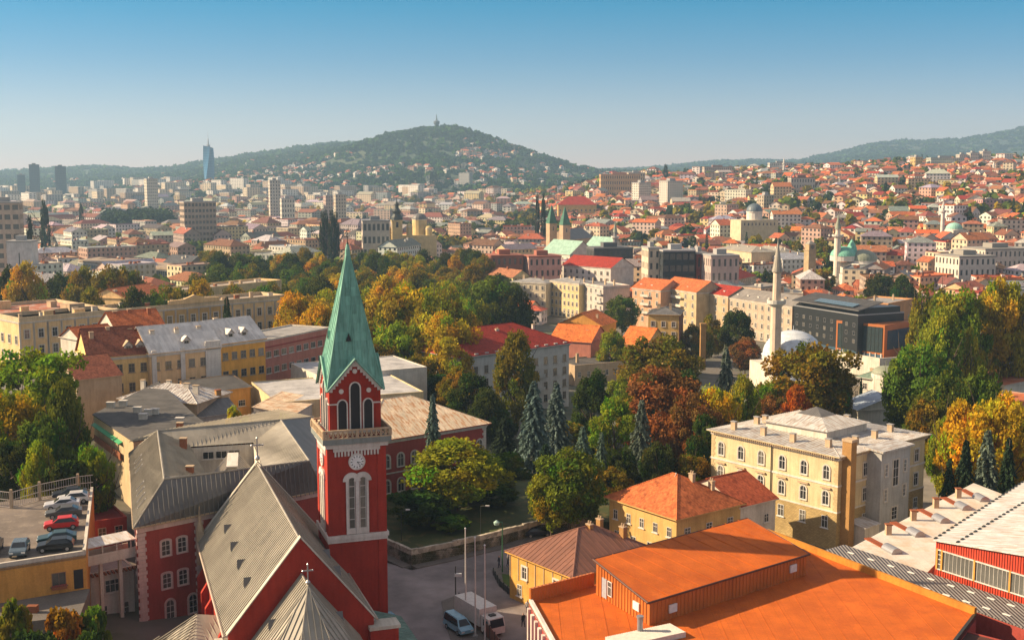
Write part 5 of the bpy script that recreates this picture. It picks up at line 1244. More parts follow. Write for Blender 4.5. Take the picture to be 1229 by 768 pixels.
for nm, lab, A, B, ze, dp, z0, wm, rf, rows in [
 ('brick_block', 'orange-tan block with blank sunlit wall right of the black hotel', (1066, 366), (1096, 360), 5, 15, -14, mat('plaster', (.55, .28, .12)), ('flat', .6, FELTG, None), [('F', 3, [12, 8], {})]),
 ('tiled_corner_house', 'small house with deep orange tiles squeezed between hotel and park trees', (1088, 392), (1110, 400), -4, 12, -13, OCH, ('hip', 3, TILE, .5, None), [('F', 3, [5], {})]),
 ('low_tiled_house', 'low tiled house beside the road right of the glass box', (1090, 413), (1112, 418), -7, 8, -13, OCH, ('hip', 2, TILE, .4, None), []),
 ('green_roofed_mosque_house', 'two storey white house with dull green hip roof beside the small grey dome', (1032, 452), (1058, 456), 3.0, 12, -6, OFFW, ('hip', 2, mat('copper', (.16, .22, .17), (.10, .15, .12)), .7, None), [('F', 2, [6.0], dict(w_=1.3, h=1.6)), ('R', 2, [6, 2.4], dict(w_=1.2, h=1.5))]),
 ('blue_roofed_hall', 'low hall with pale blue sheet metal roof behind the school', (1010, 484), (1030, 492), -1, 16, -6, OFFW, ('gx', 3, mat('seam', (.32, .38, .46), rough=.5), .4, .8), []),
 ('mosque_annexe', 'low white wing with grey-brown roof between minaret mosque and green roofed house', (1008, 464), (1040, 462), -1, 9, -6, OFFW, ('hip', 1.5, SEAMG, .4, None), [('F', 4, [2], {})]),
 ('rust_roofed_workshop', 'wide low workshop with rusty red roof at the right edge under the park trees', (1160, 452), (1206, 462), -2, 18, -8, OFFW, ('mono', 2, mat('felt', (.42, .13, .06), (.5, .3, .2), name='rusty_flat_roof'), .4, None), [('F', 4, [2], {})]),
 ('cream_edge_house', 'cream house cut by the right edge above the yellow tree', (1200, 440), (1250, 446), 1, 12, -8, CREAM, ('hip', 3, SEAMZ, .5, None), [('F', 4, [5, 2], {}), ('L', 3, [5, 2], {})]),
 ('edge_workshop', 'low white shed with rust-red roof strip under the cream edge house', (1190, 480), (1240, 488), -4, 8, -8, OFFW, ('mono', 1.5, mat('felt', (.42, .13, .06), (.5, .3, .2), name='rusty_flat_roof'), .4, None), []),
]:
    r_, W, D_, h = bl(nm, lab, 'building', A, B, ze, dp, z0, wm, rf, rows); stdchim(r_, W, D_, h + .8, 2, len(nm) + 3, TAN)
# long courtyard wall behind the mosque
def wallstrip(name, label, pts, z, hgt, th, m):
    mb = MB(); q = [P(u, v, z) for u, v in pts]
    for i in range(len(q) - 1):
        a, b = Vector(q[i]), Vector(q[i + 1]); d = (b - a).normalized(); n_ = Vector((-d.y, d.x)) * th
        mb.prism([tuple(a), tuple(b), tuple(b + n_), tuple(a + n_)], z - hgt - 3, z)
    mb.build(name, m, None, label=label, cat='wall')
wallstrip('courtyard_wall', 'long pale stone courtyard wall below the black hotel', [(985, 418), (1056, 430), (1085, 428)], -6, 8, .6, OFFW)
wallstrip('school_yard_wall', 'low stone wall beside the school yard ramp', [(1050, 612), (1078, 590), (1100, 588)], 1, 3, .5, STONE)
mb = MB(); mb.face([(*P(u, v, -4.4), -4.4) for u, v in [(1030, 618), (1130, 618), (1150, 560), (1135, 538), (1100, 535)]]); mb.build('school_yard', mat('asphalt', (.20, .18, .15), name='pale_yard'), None, kind='structure')
# yellow goal frame of the yard
mb = MB(); x, y = P(1112, 552, -4)
for a, b in (((0, 0, 0), (0, 0, 4)), ((3.4, 0, 0), (3.4, 0, 4)), ((0, 0, 4), (3.4, 0, 4)), ((0, 2.4, 0), (0, 2.4, 4)), ((3.4, 2.4, 0), (3.4, 2.4, 4)), ((0, 0, 4), (0, 2.4, 4)), ((3.4, 0, 4), (3.4, 2.4, 4)), ((0, 2.4, 4), (3.4, 2.4, 4)), ((0, 0, 2), (0, 2.4, 2)), ((3.4, 0, 2), (3.4, 2.4, 2))): mb.tube(a, b, .14, n=5)
mb.build('goal_gate', flat((.70, .38, .02), .5, 0, 'yellow_paint'), None, loc=(x, y, -4.3), rz=R(-20), label='yellow painted tubular gate frame standing in the school yard', cat='frame')
# ================= mosques =================
LEAD = mat('seam', (.56, .60, .64), rough=.4, bump=.2, name='bright_lead')
LEADG = mat('seam', (.22, .24, .17), rough=.6, bump=.2, name='dull_lead')
def minaret(name, label, u, v_base, v_top, D, r, z0, balc=.62, tip=LEADG, shaft=None, group=None):
    x, y, zt = PD(u, v_top, D); hh = zt - z0; shaft = shaft or mat('plaster', (.62, .50, .38), name='minaret_stone')
    root = thing(name, label, 'minaret', (x, y, z0), R(11), group); USED.append((x - 3, y - 3, 1, 0, 6, 6, 1))
    zb = hh * balc
    mb = MB(); mb.lathe([(r * 1.35, -5), (r * 1.35, hh * .1), (r * 1.02, hh * .15), (r, zb - .4), (r * 1.2, zb - .1)], n=12); mb.build('shaft', shaft, root)
    mb = MB(); mb.lathe([(r * 1.1, zb - .8), (r * 1.7, zb), (r * 1.75, zb + 1.1), (r * 1.6, zb + 1.1), (r * 1.55, zb + .2), (r * .9, zb + .2)], n=16); mb.build('balcony', WHITE, root)
    mb = MB(); mb.lathe([(r * .78, zb), (r * .72, hh * .79), (r * .95, hh * .795)], n=12); mb.build('upper_shaft', shaft, root)
    mb = MB(); mb.lathe([(r * 1.0, hh * .795), (r * .8, hh * .83), (r * .12, hh * .97), (.06, hh)], n=12); mb.build('cap', tip, root)
    return root
minaret('minaret', 'tall pale stone minaret with white balcony and grey cone right of centre', 934, 437, 286, 345, 1.55, -11, .60, SEAMG)
minaret('minaret', 'white minaret of the domed mosque with dark cone, seen above the black hotel', 1006.5, 345, 256, 690, 1.9, -13, .70, LEADG, mat('plaster', (.66, .58, .48), name='white_minaret_stone'))
minaret('minaret', 'slim white minaret left of the small green dome on the hillside', 1132.5, 276, 241, 815, 1.3, 10, .70, WHITE, WHITE)
minaret('minaret', 'small distant white minaret high on the right hillside', 1193, 212, 193, 1450, 1.5, 40, .6, WHITE, WHITE)
minaret('minaret', 'small white minaret halfway up the hill at the far right', 1192, 252, 236, 1120, 1.3, 26, .6, WHITE, WHITE)
minaret('minaret', 'thin distant minaret on the skyline left of the right hill', 941, 205, 190, 1850, 1.6, 52, .6, WHITE, WHITE)
minaret('minaret', 'short dark stone minaret between green copper roofs and curved hall', 738.5, 287, 264, 760, 1.5, -13, .7, LEADG, FELTG)
def dome(root, x, y, z, r, m, hf=.75, n=24, drum=1.2, dm=None, nm='dome'):
    mb = MB(); mb.lathe([(r * 1.02, z - drum), (r * 1.02, z)], (0, 0), n); mb.build('drum', dm or WHITE, root, loc=(x, y, 0))
    mb = MB(); pr = [(r * 1.05, z - .02)] + [(r * math.cos(t), z + r * hf * math.sin(t)) for t in [math.pi / 2 * i / 9 for i in range(9)]] + [(.1, z + r * hf), (.08, z + r * hf + 1.4)]
    mb.lathe(pr, n=n); mb.build(nm, m, root, loc=(x, y, 0), smooth=False)
x, y, z = PD(951, 440, 352)
mq = thing('mosque', 'mosque with a big bright metal dome beside the tall pale minaret', 'mosque', (x, y, -11), R(11)); USED.append((x - 14, y - 12, 1, 0, 28, 28, 0))
mb = MB(); mb.box(-9.5, 9.5, -9.5, 9.5, -3, 9.5); mb.prism([(8.6 * math.cos(i * math.pi / 4 + .39), 8.6 * math.sin(i * math.pi / 4 + .39)) for i in range(8)], 9.5, 12); mb.build('wall', OFFW, mq)
dome(mq, 0, 0, 12.2, 8.8, LEAD, .82)
wins(mq, 'F', 4, [2, 5.6], 0, 0, m0=-6, m1=-6, w_=1.2, h=2, style='arch')
for i in range(3): dome(mq, -7 + i * 7, -11.5, 6.2, 3.1, LEAD, .6, 16, .8)
mb = MB(); mb.box(-10.5, 10.5, -14.6, -9.6, -3, 5.4); mb.build('portico', OFFW, mq)
x, y, z = PD(1063.5, 441, 300)
mq = thing('domed_tomb', 'small building with low olive-grey dome behind the green hip roof', 'building', (x, y, -7), R(20)); USED.append((x - 6, y - 6, 1, 0, 12, 12, 0))
mb = MB(); mb.prism([(3.6 * math.cos(i * math.pi / 4), 3.6 * math.sin(i * math.pi / 4)) for i in range(8)], -2, z + 5.2); mb.build('wall', OFFW, mq)
dome(mq, 0, 0, z + 5.6, 3.4, LEADG, .55)
# large domed mosque beyond the river
x, y, z = PD(1036, 338, 690)
mq = thing('domed_mosque', 'white mosque with green and grey domes stepping up behind the black hotel', 'mosque', (x, y, -13), R(25)); USED.append((x - 22, y - 18, 1, 0, 44, 44, 0))
mb = MB(); mb.box(-14, 14, -12, 14, -3, 9.5); mb.box(-9, 9, -6, 10, 9.5, 15.5); mb.build('wall', WHITE, mq)
dome(mq, 1.5, 3, 17.0, 8.6, LEADG, .7, 28, 1.6); dome(mq, -8, 8, 19.5, 7.5, mat('copper', (.20, .48, .36), (.14, .36, .28)), .7, 28, 3.0); dome(mq, -2, -11, 9.8, 7.0, LEADG, .7, 24, 1.0)
for i in range(4): dome(mq, -12 + i * 8, -15, 6.0, 2.9, LEADG, .6, 12, .6)
mb = MB(); mb.box(-15, 15, -18, -12.1, -3, 5.4); mb.build('portico', OFFW, mq)
mb = MB(); mb.lathe([(3.2, 22), (2.6, 24.5), (.2, 29)], n=8); mb.build('lantern', mat('copper', (.20, .48, .36), (.14, .36, .28)), mq, loc=(-4, 6, 0))
for k in range(7): put('window', winmesh(1.2, 2.2, 'arch', WHITE, None, 1, 2), mq, (-9 + k * 3, -12, 2.6), 0)
x, y, z = PD(971, 345, 650)
ct = thing('clock_tower', 'square tan stone clock tower left of the white minaret', 'tower', (x, y, -14), R(20)); USED.append((x - 3, y - 3, 1, 0, 6, 6, 1)); zt = PD(971, 293, 650)[2] + 14
mb = MB(); mb.box(-2.3, 2.3, -2.3, 2.3, -3, zt - 3.5); mb.box(-2.6, 2.6, -2.6, 2.6, zt - 3.5, zt - 3.0); mb.box(-2.1, 2.1, -2.1, 2.1, zt - 3, zt); mb.build('shaft', mat('stone', (.50, .38, .22), name='tan_ashlar'), ct)
mb = MB(); mb.lathe([(3.2, zt), (.2, zt + 2)], n=4, ph=R(45)); mb.build('roof', SEAMG, ct)
mb = MB(); mb.tube((0, -2.1, zt - 1.5), (0, -2.3, zt - 1.5), 1.1, n=20); mb.build('clock', flat((.1, .1, .09), .5, 0, 'dark_dial'), ct)
x, y, z = PD(1146, 285, 830)
mq = thing('hill_mosque', 'small mosque with pale green dome and tiled front on the hillside', 'mosque', (x, y, g(x, y)), R(20)); zz = PD(1146, 276, 830)[2] - g(x, y)
mb = MB(); mb.box(-6.5, 6.5, -6, 7, -4, zz); mb.build('wall', OFFW, mq); dome(mq, 0, 1, zz + .8, 5.6, mat('copper', (.30, .55, .45), (.2, .4, .33)), .75, 20, 1.2)
USED.append((x - 7, y - 7, 1, 0, 14, 14, 0))
x, y, z = PD(905, 275, 900)
mq = thing('old_synagogue', 'cream building with large dark grey dome on white drum at the foot of the hill', 'building', (x, y, g(x, y)), R(15)); zz = PD(905, 254, 900)[2] - g(x, y); USED.append((x - 16, y - 12, 1, 0, 32, 26, 0))
mb = MB(); mb.box(-15, 15, -9, 9, -5, zz - 6); mb.build('wall', CREAM, mq); mb = MB(); mb.lathe([(5.8, zz - 7), (5.8, zz)], n=16); mb.build('drum_wall', WHITE, mq); dome(mq, 0, 0, zz + .3, 6.0, mat('seam', (.10, .13, .15), rough=.5), .95, 20, .8)
for k in range(9): put('window', winmesh(1.2, 2.2, 'arch', WHITE, None, 1, 2), mq, (-12 + k * 3, -9, zz - 10), 0)
# ================= churches of the centre =================
def spire_tower(name, label, u, vt, vm, D, w_, z0, m, wallm):
    x, y, zt = PD(u, vt, D); zm = PD(u, vm, D)[2]
    r_ = thing(name, label, 'church tower', (x, y, z0), R(25), 'twin cathedral towers'); USED.append((x - 5, y - 5, 1, 0, 10, 10, 0))
    mb = MB(); mb.box(-w_ / 2, w_ / 2, -w_ / 2, w_ / 2, -3, zm - z0); mb.build('shaft', wallm, r_)
    mb = MB(); mb.lathe([(w_ * .78, zm - z0), (.15, zt - z0)], n=4, ph=R(45)); mb.build('spire', m, r_)
    for a_, dx, dy in ((0, 0, -1), (R(90), 1, 0)): put('window', winmesh(1.3, 3, 'arch', WHITE, None, 1, 2, False), r_, (dx * w_ / 2, dy * w_ / 2, zm - z0 - 5), a_)
DG = mat('copper', (.07, .17, .12), (.04, .10, .07), name='dark_green_copper')
spire_tower('cathedral_tower', 'left of two cathedral towers with dark green pyramid spires', 662, 246, 268, 840, 5.6, -14, DG, TAN)
spire_tower('cathedral_tower', 'right of two cathedral towers with dark green pyramid spires', 678, 248, 270, 832, 5.6, -14, DG, TAN)
r_, W, D_, h = bl('cathedral', 'cathedral nave with dark roof between and behind the twin green spires', 'church', (656, 287), (684, 288), 6, 34, -14, TAN, ('gy', 7, SEAMD, .5, None), [('F', 3, [8], dict(style='arch', w_=1.5, h=4))])
x, y, z = PD(476.5, 290, 850)
oc = thing('orthodox_church', 'yellow orthodox church with tall black baroque steeple and grey domes', 'church', (x, y, -14), R(10)); USED.append((x - 12, y - 12, 1, 0, 50, 40, 0))
OY = mat('plaster', (.60, .46, .22), name='church_yellow'); zt = lambda v: PD(476.5, v, 850)[2] + 14
mb = MB(); mb.box(-3.6, 3.6, -3.6, 3.6, -2, zt(264)); mb.box(-4.1, 4.1, -4.1, 4.1, zt(265.5), zt(264)); mb.build('tower', OY, oc)
mb = MB(); mb.lathe([(4.4, zt(264)), (4.2, zt(261)), (2.6, zt(257)), (2.9, zt(255)), (3.2, zt(253.5)), (1.5, zt(250)), (1.3, zt(247)), (1.8, zt(245.5)), (.8, zt(243)), (.25, zt(240)), (.1, zt(237))], n=12); mb.build('steeple', BLACKM, oc)
for i, (dx, dy, r, vz, cm) in enumerate(((17, 10, 5.2, 264, SEAMD), (9, 2, 2.2, 272, OY), (23, 4, 2.4, 275, OY), (-6, 4, 2.2, 274, OY))):
    mb = MB(); mb.lathe([(r, -2), (r, zt(vz))], n=14); mb.build('turret', OY, oc, loc=(dx, dy, 0)); dome(oc, dx, dy, zt(vz) + .1, r, cm, .8, 14, .5)
mb = MB(); mb.box(-4, 28, 0, 18, -2, zt(283)); mb.build('nave', OY, oc)
for a_, dx, dy in ((0, 0, -1), (R(-90), -1, 0)): put('window', winmesh(1.8, 4, 'arch', WHITE, None, 1, 2, False), oc, (dx * 3.6, dy * 3.6, zt(273)), a_)
# ================= vehicles =================
TYRE = flat((.02, .02, .02), .9, 0, 'tyre_rubber'); CGL = flat((.02, .025, .03), .08, 0, 'car_glass')
def car(label, color, x, y, z, rz, kind='car', group=None, s=1.0, name='parked_car', rough=.25):
    pm = flat(color, rough, .35 if max(color) - min(color) < .1 else .1, 'car_paint')
    L_, Wd = 4.3 * s, 1.78 * s
    root = thing(name, label, {'van': 'van'}.get(kind, 'car'), (x, y, z), rz, group)
    if kind == 'van': prof = [(-2.3, .35), (2.25, .35), (2.3, .8), (1.7, 1.05), (.95, 1.78), (.6, 1.9), (-2.2, 1.9), (-2.35, 1.6)]; gl = [(-2.1, 1.1), (1.5, 1.1), (.88, 1.74), (-2.1, 1.78)]; L_ = 4.6
    elif kind == 'hatch': prof = [(-1.95, .35), (1.95, .35), (2.0, .72), (1.85, .86), (1.05, .98), (.35, 1.46), (-1.2, 1.5), (-1.8, 1.2), (-2.0, .8)]; gl = [(-1.72, .98), (.95, .98), (.3, 1.4), (-1.15, 1.44)]
    else: prof = [(-2.15, .35), (2.1, .35), (2.2, .68), (2.05, .82), (1.05, .95), (.3, 1.4), (-1.0, 1.42), (-1.75, 1.02), (-2.15, .95)]; gl = [(-1.6, .96), (.95, .96), (.26, 1.34), (-.95, 1.36)]
    hw = Wd / 2; n = len(prof)
    def wy(zz): return hw if zz < 1.0 else hw - (zz - 1.0) * .35
    mb = MB(); ctr = [(x_, -wy(z_), z_) for x_, z_ in prof] + [(x_, wy(z_), z_) for x_, z_ in prof]
    mb.add([(a * s if s != 1 else a, b, c * s) for a, b, c in ctr], [tuple(range(n)), tuple(range(2 * n - 1, n - 1, -1))] + [(i, n + i, n + (i + 1) % n, (i + 1) % n) for i in range(n)])
    body = mb.build('body', pm, root)
    bv = body.modifiers.new('bevel', 'BEVEL'); bv.width = .06; bv.segments = 2; bv.limit_method = 'ANGLE'
    mb = MB(); e = .012
    for sy in (-1, 1): 
        q = [(a, sy * (wy(c) + e), c) for a, c in gl]; mb.face(q if sy < 0 else q[::-1])
    mb.build('side_window', CGL, root)
    fx = [(p, q) for p, q in zip(prof, prof[1:] + prof[:1])]
    def screen(p, q, nm):
        d = Vector((q[0] - p[0], 0, q[1] - p[1])); nn = Vector((d.z, 0, -d.x)).normalized() * .015
        a = Vector((p[0], 0, p[1])) + d * .1 + nn; b = Vector((p[0], 0, p[1])) + d * .92 + nn
        mb = MB(); mb.face([(a.x, -wy(a.z) + .12, a.z), (a.x, wy(a.z) - .12, a.z), (b.x, wy(b.z) - .14, b.z), (b.x, -wy(b.z) + .14, b.z)]); mb.build(nm, CGL, root)
    ws = [i for i in range(n) if prof[i][1] >= .94 and prof[(i + 1) % n][1] > prof[i][1] + .3]; rs = [i for i in range(n) if prof[i][1] > prof[(i + 1) % n][1] + .25 and prof[i][1] > 1.15]
    if ws: screen(prof[ws[0]], prof[ws[0] + 1], 'windscreen')
    if rs: screen(prof[rs[0]], prof[(rs[0] + 1) % n], 'rear_window')
    for wx in (-1.32, 1.34):
        for sy in (-1, 1):
            mb = MB(); mb.tube((wx, sy * (hw - .2), .32), (wx, sy * (hw + .02), .32), .32, n=14); mb.tube((wx, sy * (hw + .02), .32), (wx, sy * (hw + .03), .32), .19, n=10, m=1); mb.build('wheel', [TYRE, METALG], root)
    xf, xr = max(p[0] for p in prof), min(p[0] for p in prof)
    for sy in (-1, 1):
        mb = MB(); mb.box(xf - .12, xf + .01, sy * .62 - .2, sy * .62 + .2, .58, .74); mb.build('headlight', flat((.6, .6, .58), .2, 0, 'lamp_glass'), root)
        mb = MB(); mb.box(xr - .02, xr + .1, sy * .7 - .12, sy * .7 + .12, .7, .9); mb.build('tail_light', flat((.4, .02, .02), .3, 0, 'red_lamp'), root)
    return root
dz = 12.02; dr = R(197)
CARS = [('black hatchback at the near end of the rooftop parking row', (.012, .014, .018), (67, 660), 'hatch'), ('dark teal car second from the near end of the rooftop row', (.03, .07, .08), (69, 651), 'car'),
        ('bright red hatchback in the rooftop parking row', (.50, .02, .02), (74, 634), 'hatch'), ('dark grey estate with red rear between red and white cars', (.10, .10, .10), (77, 620), 'car'),
        ('white car in the rooftop parking row', (.60, .60, .62), (75, 610), 'car'), ('white hatchback behind the first white car on the roof deck', (.62, .61, .60), (88, 603), 'hatch'), ('dark blue car at the far end of the rooftop parking row', (.03, .035, .05), (84, 597), 'car')]
for lab, c, (u, v), k in CARS:
    x, y = P(u, v, dz); car(lab, c, x, y, dz, dr + R(random.Random(u).uniform(-3, 3)), k, 'cars parked on the roof deck', rough=.3)
x, y = P(24, 664, dz); car('grey-blue car parked alone at the left, nose towards the deck edge', (.10, .14, .17), x, y, dz, R(-76), 'hatch', 'cars parked on the roof deck')
x, y = P(4, 662, dz); car('dark car at the left edge of the roof deck, half out of frame', (.03, .04, .06), x - 1.2, y, dz, R(-76), 'car', 'cars parked on the roof deck')
x, y = P(550, 757, .05); car('pale blue van parked beside the truck at the kerb', (.20, .38, .48), x, y, .12, R(-58), 'van', name='parked_van')
for i, (lab, c, u, v, rz, k) in enumerate([('dark car parked beside the ochre house in its shade', (.02, .02, .025), 627, 690, -58, 'car'), ('black car by the stone wall under the green tree', (.02, .02, .03), 645, 643, 15, 'car'), ('blue car beside the church porch', (.04, .16, .24), 468, 752, -60, 'hatch'),
     ('white car parked in the lane behind the school', (.55, .55, .57), 1071, 497, 40, 'car')]):
    z_ = .02 if i < 3 else -5.5; x, y = P(u, v, z_); car(lab, c, x, y, z_, R(rz), k, 'cars on the streets')
def truck():
    x, y = P(578, 754, 0); r_ = thing('box_truck', 'white box truck parked beside three tall flagpoles', 'truck', (x, y, .02), R(-57))
    wm = flat((.58, .55, .50), .5, 0, 'truck_white')
    mb = MB(); mb.box(-4.4, 1.5, -1.2, 1.2, .95, 3.1); mb.build('cargo_box', wm, r_)
    mb = MB(); mb.box(-4.4, 3.4, -.5, .5, .5, .9); mb.build('chassis', BLACKM, r_)
    mb = MB(); mb.wallprism([(1.65, .5), (3.6, .5), (3.65, 1.3), (3.3, 2.35), (1.65, 2.45)], -1.08, 1.08); c = mb.build('cab', wm, r_)
    mb = MB(); q = [(3.66, -.95, 1.35), (3.66, .95, 1.35), (3.37, .9, 2.25), (3.37, -.9, 2.25)]; mb.face(q); mb.build('windscreen', CGL, c)
    for sy in (-1, 1): mb = MB(); q = [(2.1, sy * 1.09, 1.35), (3.3, sy * 1.09, 1.35), (3.1, sy * 1.09, 2.1), (2.1, sy * 1.09, 2.1)]; mb.face(q if sy < 0 else q[::-1]); mb.build('side_window', CGL, c)
    mb = MB(); mb.box(2.1, 2.7, -.4, .4, 2.4, 2.55); mb.build('roof_hatch', BLACKM, c)
    for wx in (-3.1, 2.6):
        for sy in (-1, 1): mb = MB(); mb.tube((wx, sy * .8, .45), (wx, sy * 1.12, .45), .45, n=14); mb.build('wheel', [TYRE], r_)
truck()
# flagpoles, lamps, fence
FP = flat((.62, .60, .56), .4, .2, 'flagpole_white')
for lab, u, v, vt in (('tallest white flagpole, left of three beside the truck', 559, 748, 636), ('middle of three white flagpoles beside the truck', 570.5, 763, 647), ('right of three white flagpoles, by the truck cab', 582, 773, 656)):
    x, y = P(u, v, .12); zt_ = PD(u, vt, y)[2]; r_ = thing('flagpole', lab, 'flagpole', (x, y, .1), 0, 'flagpoles by the truck')
    mb = MB(); mb.tube((0, 0, 0), (0, 0, zt_), .11, .06, n=8); mb.build('pole', FP, r_); mb = MB(); mb.lathe([(.05, zt_), (.13, zt_ + .1), (.02, zt_ + .25)], n=8); mb.build('finial', FP, r_); mb = MB(); mb.box(-.3, .3, -.3, .3, -.05, .15); mb.build('base', FELTG, r_)
x, y = P(547, 737, .12); r_ = thing('floodlight_mast', 'dark mast with white floodlight head at the pavement corner', 'lamp', (x, y, .1)); zt_ = PD(547, 680, y)[2]
mb = MB(); mb.tube((0, 0, 0), (0, 0, zt_), .09, .06, n=8); mb.build('pole', BLACKM, r_); mb = MB(); mb.box(-.1, .75, -.2, .2, zt_ - 1.3, zt_ - .95); mb.build('lamp_head', FP, r_)
GP = flat((.03, .12, .06), .5, .1, 'green_lamp_paint')
x, y = P(603, 686, .14); r_ = thing('street_lamp', 'green painted street lamp with round head on the corner island', 'lamp', (x, y, .14)); zt_ = PD(603, 628, y)[2]
mb = MB(); mb.tube((0, 0, 0), (0, 0, zt_), .1, .07, n=8); mb.tube((0, 0, zt_), (-.8, 0, zt_ + .2), .06, n=6); mb.build('pole', GP, r_); mb = MB(); mb.lathe([(.1, zt_ + .3), (.42, zt_ + .05), (.35, zt_ - .3), (.1, zt_ - .4)], (-.8, 0), 12); mb.build('lamp_head', [flat((.35, .5, .42), .3, 0, 'lamp_globe')], r_)
for lab, u, v in (('plain lamp post beside the stone wall, left part', 482, 660), ('plain lamp post by the garden wall near the junction', 577, 655)):
    x, y = P(u, v, .1); r_ = thing('street_lamp', lab, 'lamp', (x, y, .1)); mb = MB(); mb.tube((0, 0, 0), (0, 0, 6), .08, .05, n=6); mb.tube((0, 0, 6), (.9, -.3, 6.2), .05, n=5); mb.build('pole', BLACKM, r_); mb = MB(); mb.box(.7, 1.3, -.5, -.2, 6.1, 6.25); mb.build('lamp_head', FP, r_)
def railfence(name, label, pts, z, hgt, m, step=.9):
    q = [P(u, v, z) for u, v in pts]; r_ = thing(name, label, 'fence', (q[0][0], q[0][1], z))
    for i in range(len(q) - 1):
        a, b = Vector(q[i]) - Vector(q[0]), Vector(q[i + 1]) - Vector(q[0]); n = max(1, int((b - a).length / step)); mb = MB()
        d = (b - a).normalized(); nn = Vector((-d.y, d.x)) * .03
        mb.prism([tuple(a - nn), tuple(b - nn), tuple(b + nn), tuple(a + nn)], .15, hgt); mb.build('panel', m, r_)
        for k in range(n + 1):
            t = a + (b - a) * k / n; mb = MB(); mb.tube((t.x, t.y, 0), (t.x, t.y, hgt + .2), .07, n=6); mb.build('post', BLACKM, r_)
railfence('site_fence', 'brown panel fence running beside the white truck', [(551, 728), (562, 745), (588, 768), (600, 785)], .1, 1.7, WOODF, 2)
railfence('rail_fence', 'low dark railing along the pavement island kerb', [(592, 690), (600, 704), (614, 716), (636, 726)], .14, .9, BLACKM, 1.2)
# ================= people =================
def person(label, x, y, z, rz, top, legs, stride=.25):
    s = [((0, 0, .95), .15), ((0, 0, 1.2), .16), ((0, 0, 1.42), .17), ((0, 0, 1.53), .06), ((.02, 0, 1.66), .105), ((.02, 0, 1.74), .09),
         ((0, .1, .9), .11), ((stride * .5, .1, .5), .075), ((stride * .6, .11, .07), .05), ((stride * .6 + .16, .11, .04), .045),
         ((0, -.1, .9), .11), ((-stride * .3, -.1, .5), .075), ((-stride * .9, -.11, .09), .05), ((-stride * .9 + .16, -.11, .04), .045),
         ((0, .2, 1.42), .07), ((-.06, .25, 1.14), .05), ((.08, .26, .88), .035), ((.12, .26, .8), .03), ((0, -.2, 1.42), .07), ((.06, -.25, 1.14), .05), ((.16, -.26, .9), .035), ((.2, -.26, .82), .03)]
    ed = [(0, 1), (1, 2), (2, 3), (3, 4), (4, 5), (0, 6), (6, 7), (7, 8), (8, 9), (0, 10), (10, 11), (11, 12), (12, 13), (2, 14), (14, 15), (15, 16), (16, 17), (2, 18), (18, 19), (19, 20), (20, 21)]
    me = bpy.data.meshes.new('person'); me.from_pydata([p for p, r in s], ed, [])
    o = put('person', me, None, (x, y, z), rz, label=label, cat='person')
    md = o.modifiers.new('skin', 'SKIN')
    for i, (p, r) in enumerate(s): me.skin_vertices[0].data[i].radius = (r, r * .8 if i < 3 else r)
    me.skin_vertices[0].data[0].use_root = True
    o.modifiers.new('sub', 'SUBSURF').levels = 1
    m, nt, b = newmat('clothing'); tc = N(nt, 'TexCoord'); sep = N(nt, 'SeparateXYZ'); nt.links.new(tc.outputs['Object'], sep.inputs[0])
    r_ = ramp(nt, mathn(nt, 'DIVIDE', sep.outputs[2], 2.0), [(0, (.02, .02, .02)), (.04, legs), (.47, top), (.765, (.42, .24, .16)), (.86, (.03, .02, .015))]); nt.nodes[-1].color_ramp.interpolation = 'CONSTANT' if hasattr(nt.nodes[-1], 'color_ramp') else 'LINEAR'
    for nd in nt.nodes:
        if nd.type == 'VALTORGB': nd.color_ramp.interpolation = 'CONSTANT'
    nt.links.new(r_, b.inputs['Base Color']); b.inputs['Roughness'].default_value = .9; me.materials.append(m)
for lab, u, v, rz, c1, c2 in (('person in dark jacket walking at the corner by the green lamp', 599, 681, 200, (.03, .03, .04), (.02, .03, .06)), ('person in grey coat walking just right of the green lamp', 609.5, 679, 20, (.10, .09, .09), (.02, .02, .03)), ('person in black walking along the pavement near the brewery wall', 628, 752, 120, (.02, .02, .02), (.03, .03, .05)), ('person in a pale shirt at the pavement edge by the brewery wall', 633, 736, 80, (.45, .42, .40), (.03, .04, .08))):
    x, y = P(u, v, .1); person(lab, x, y, .1, R(rz), c1, c2)
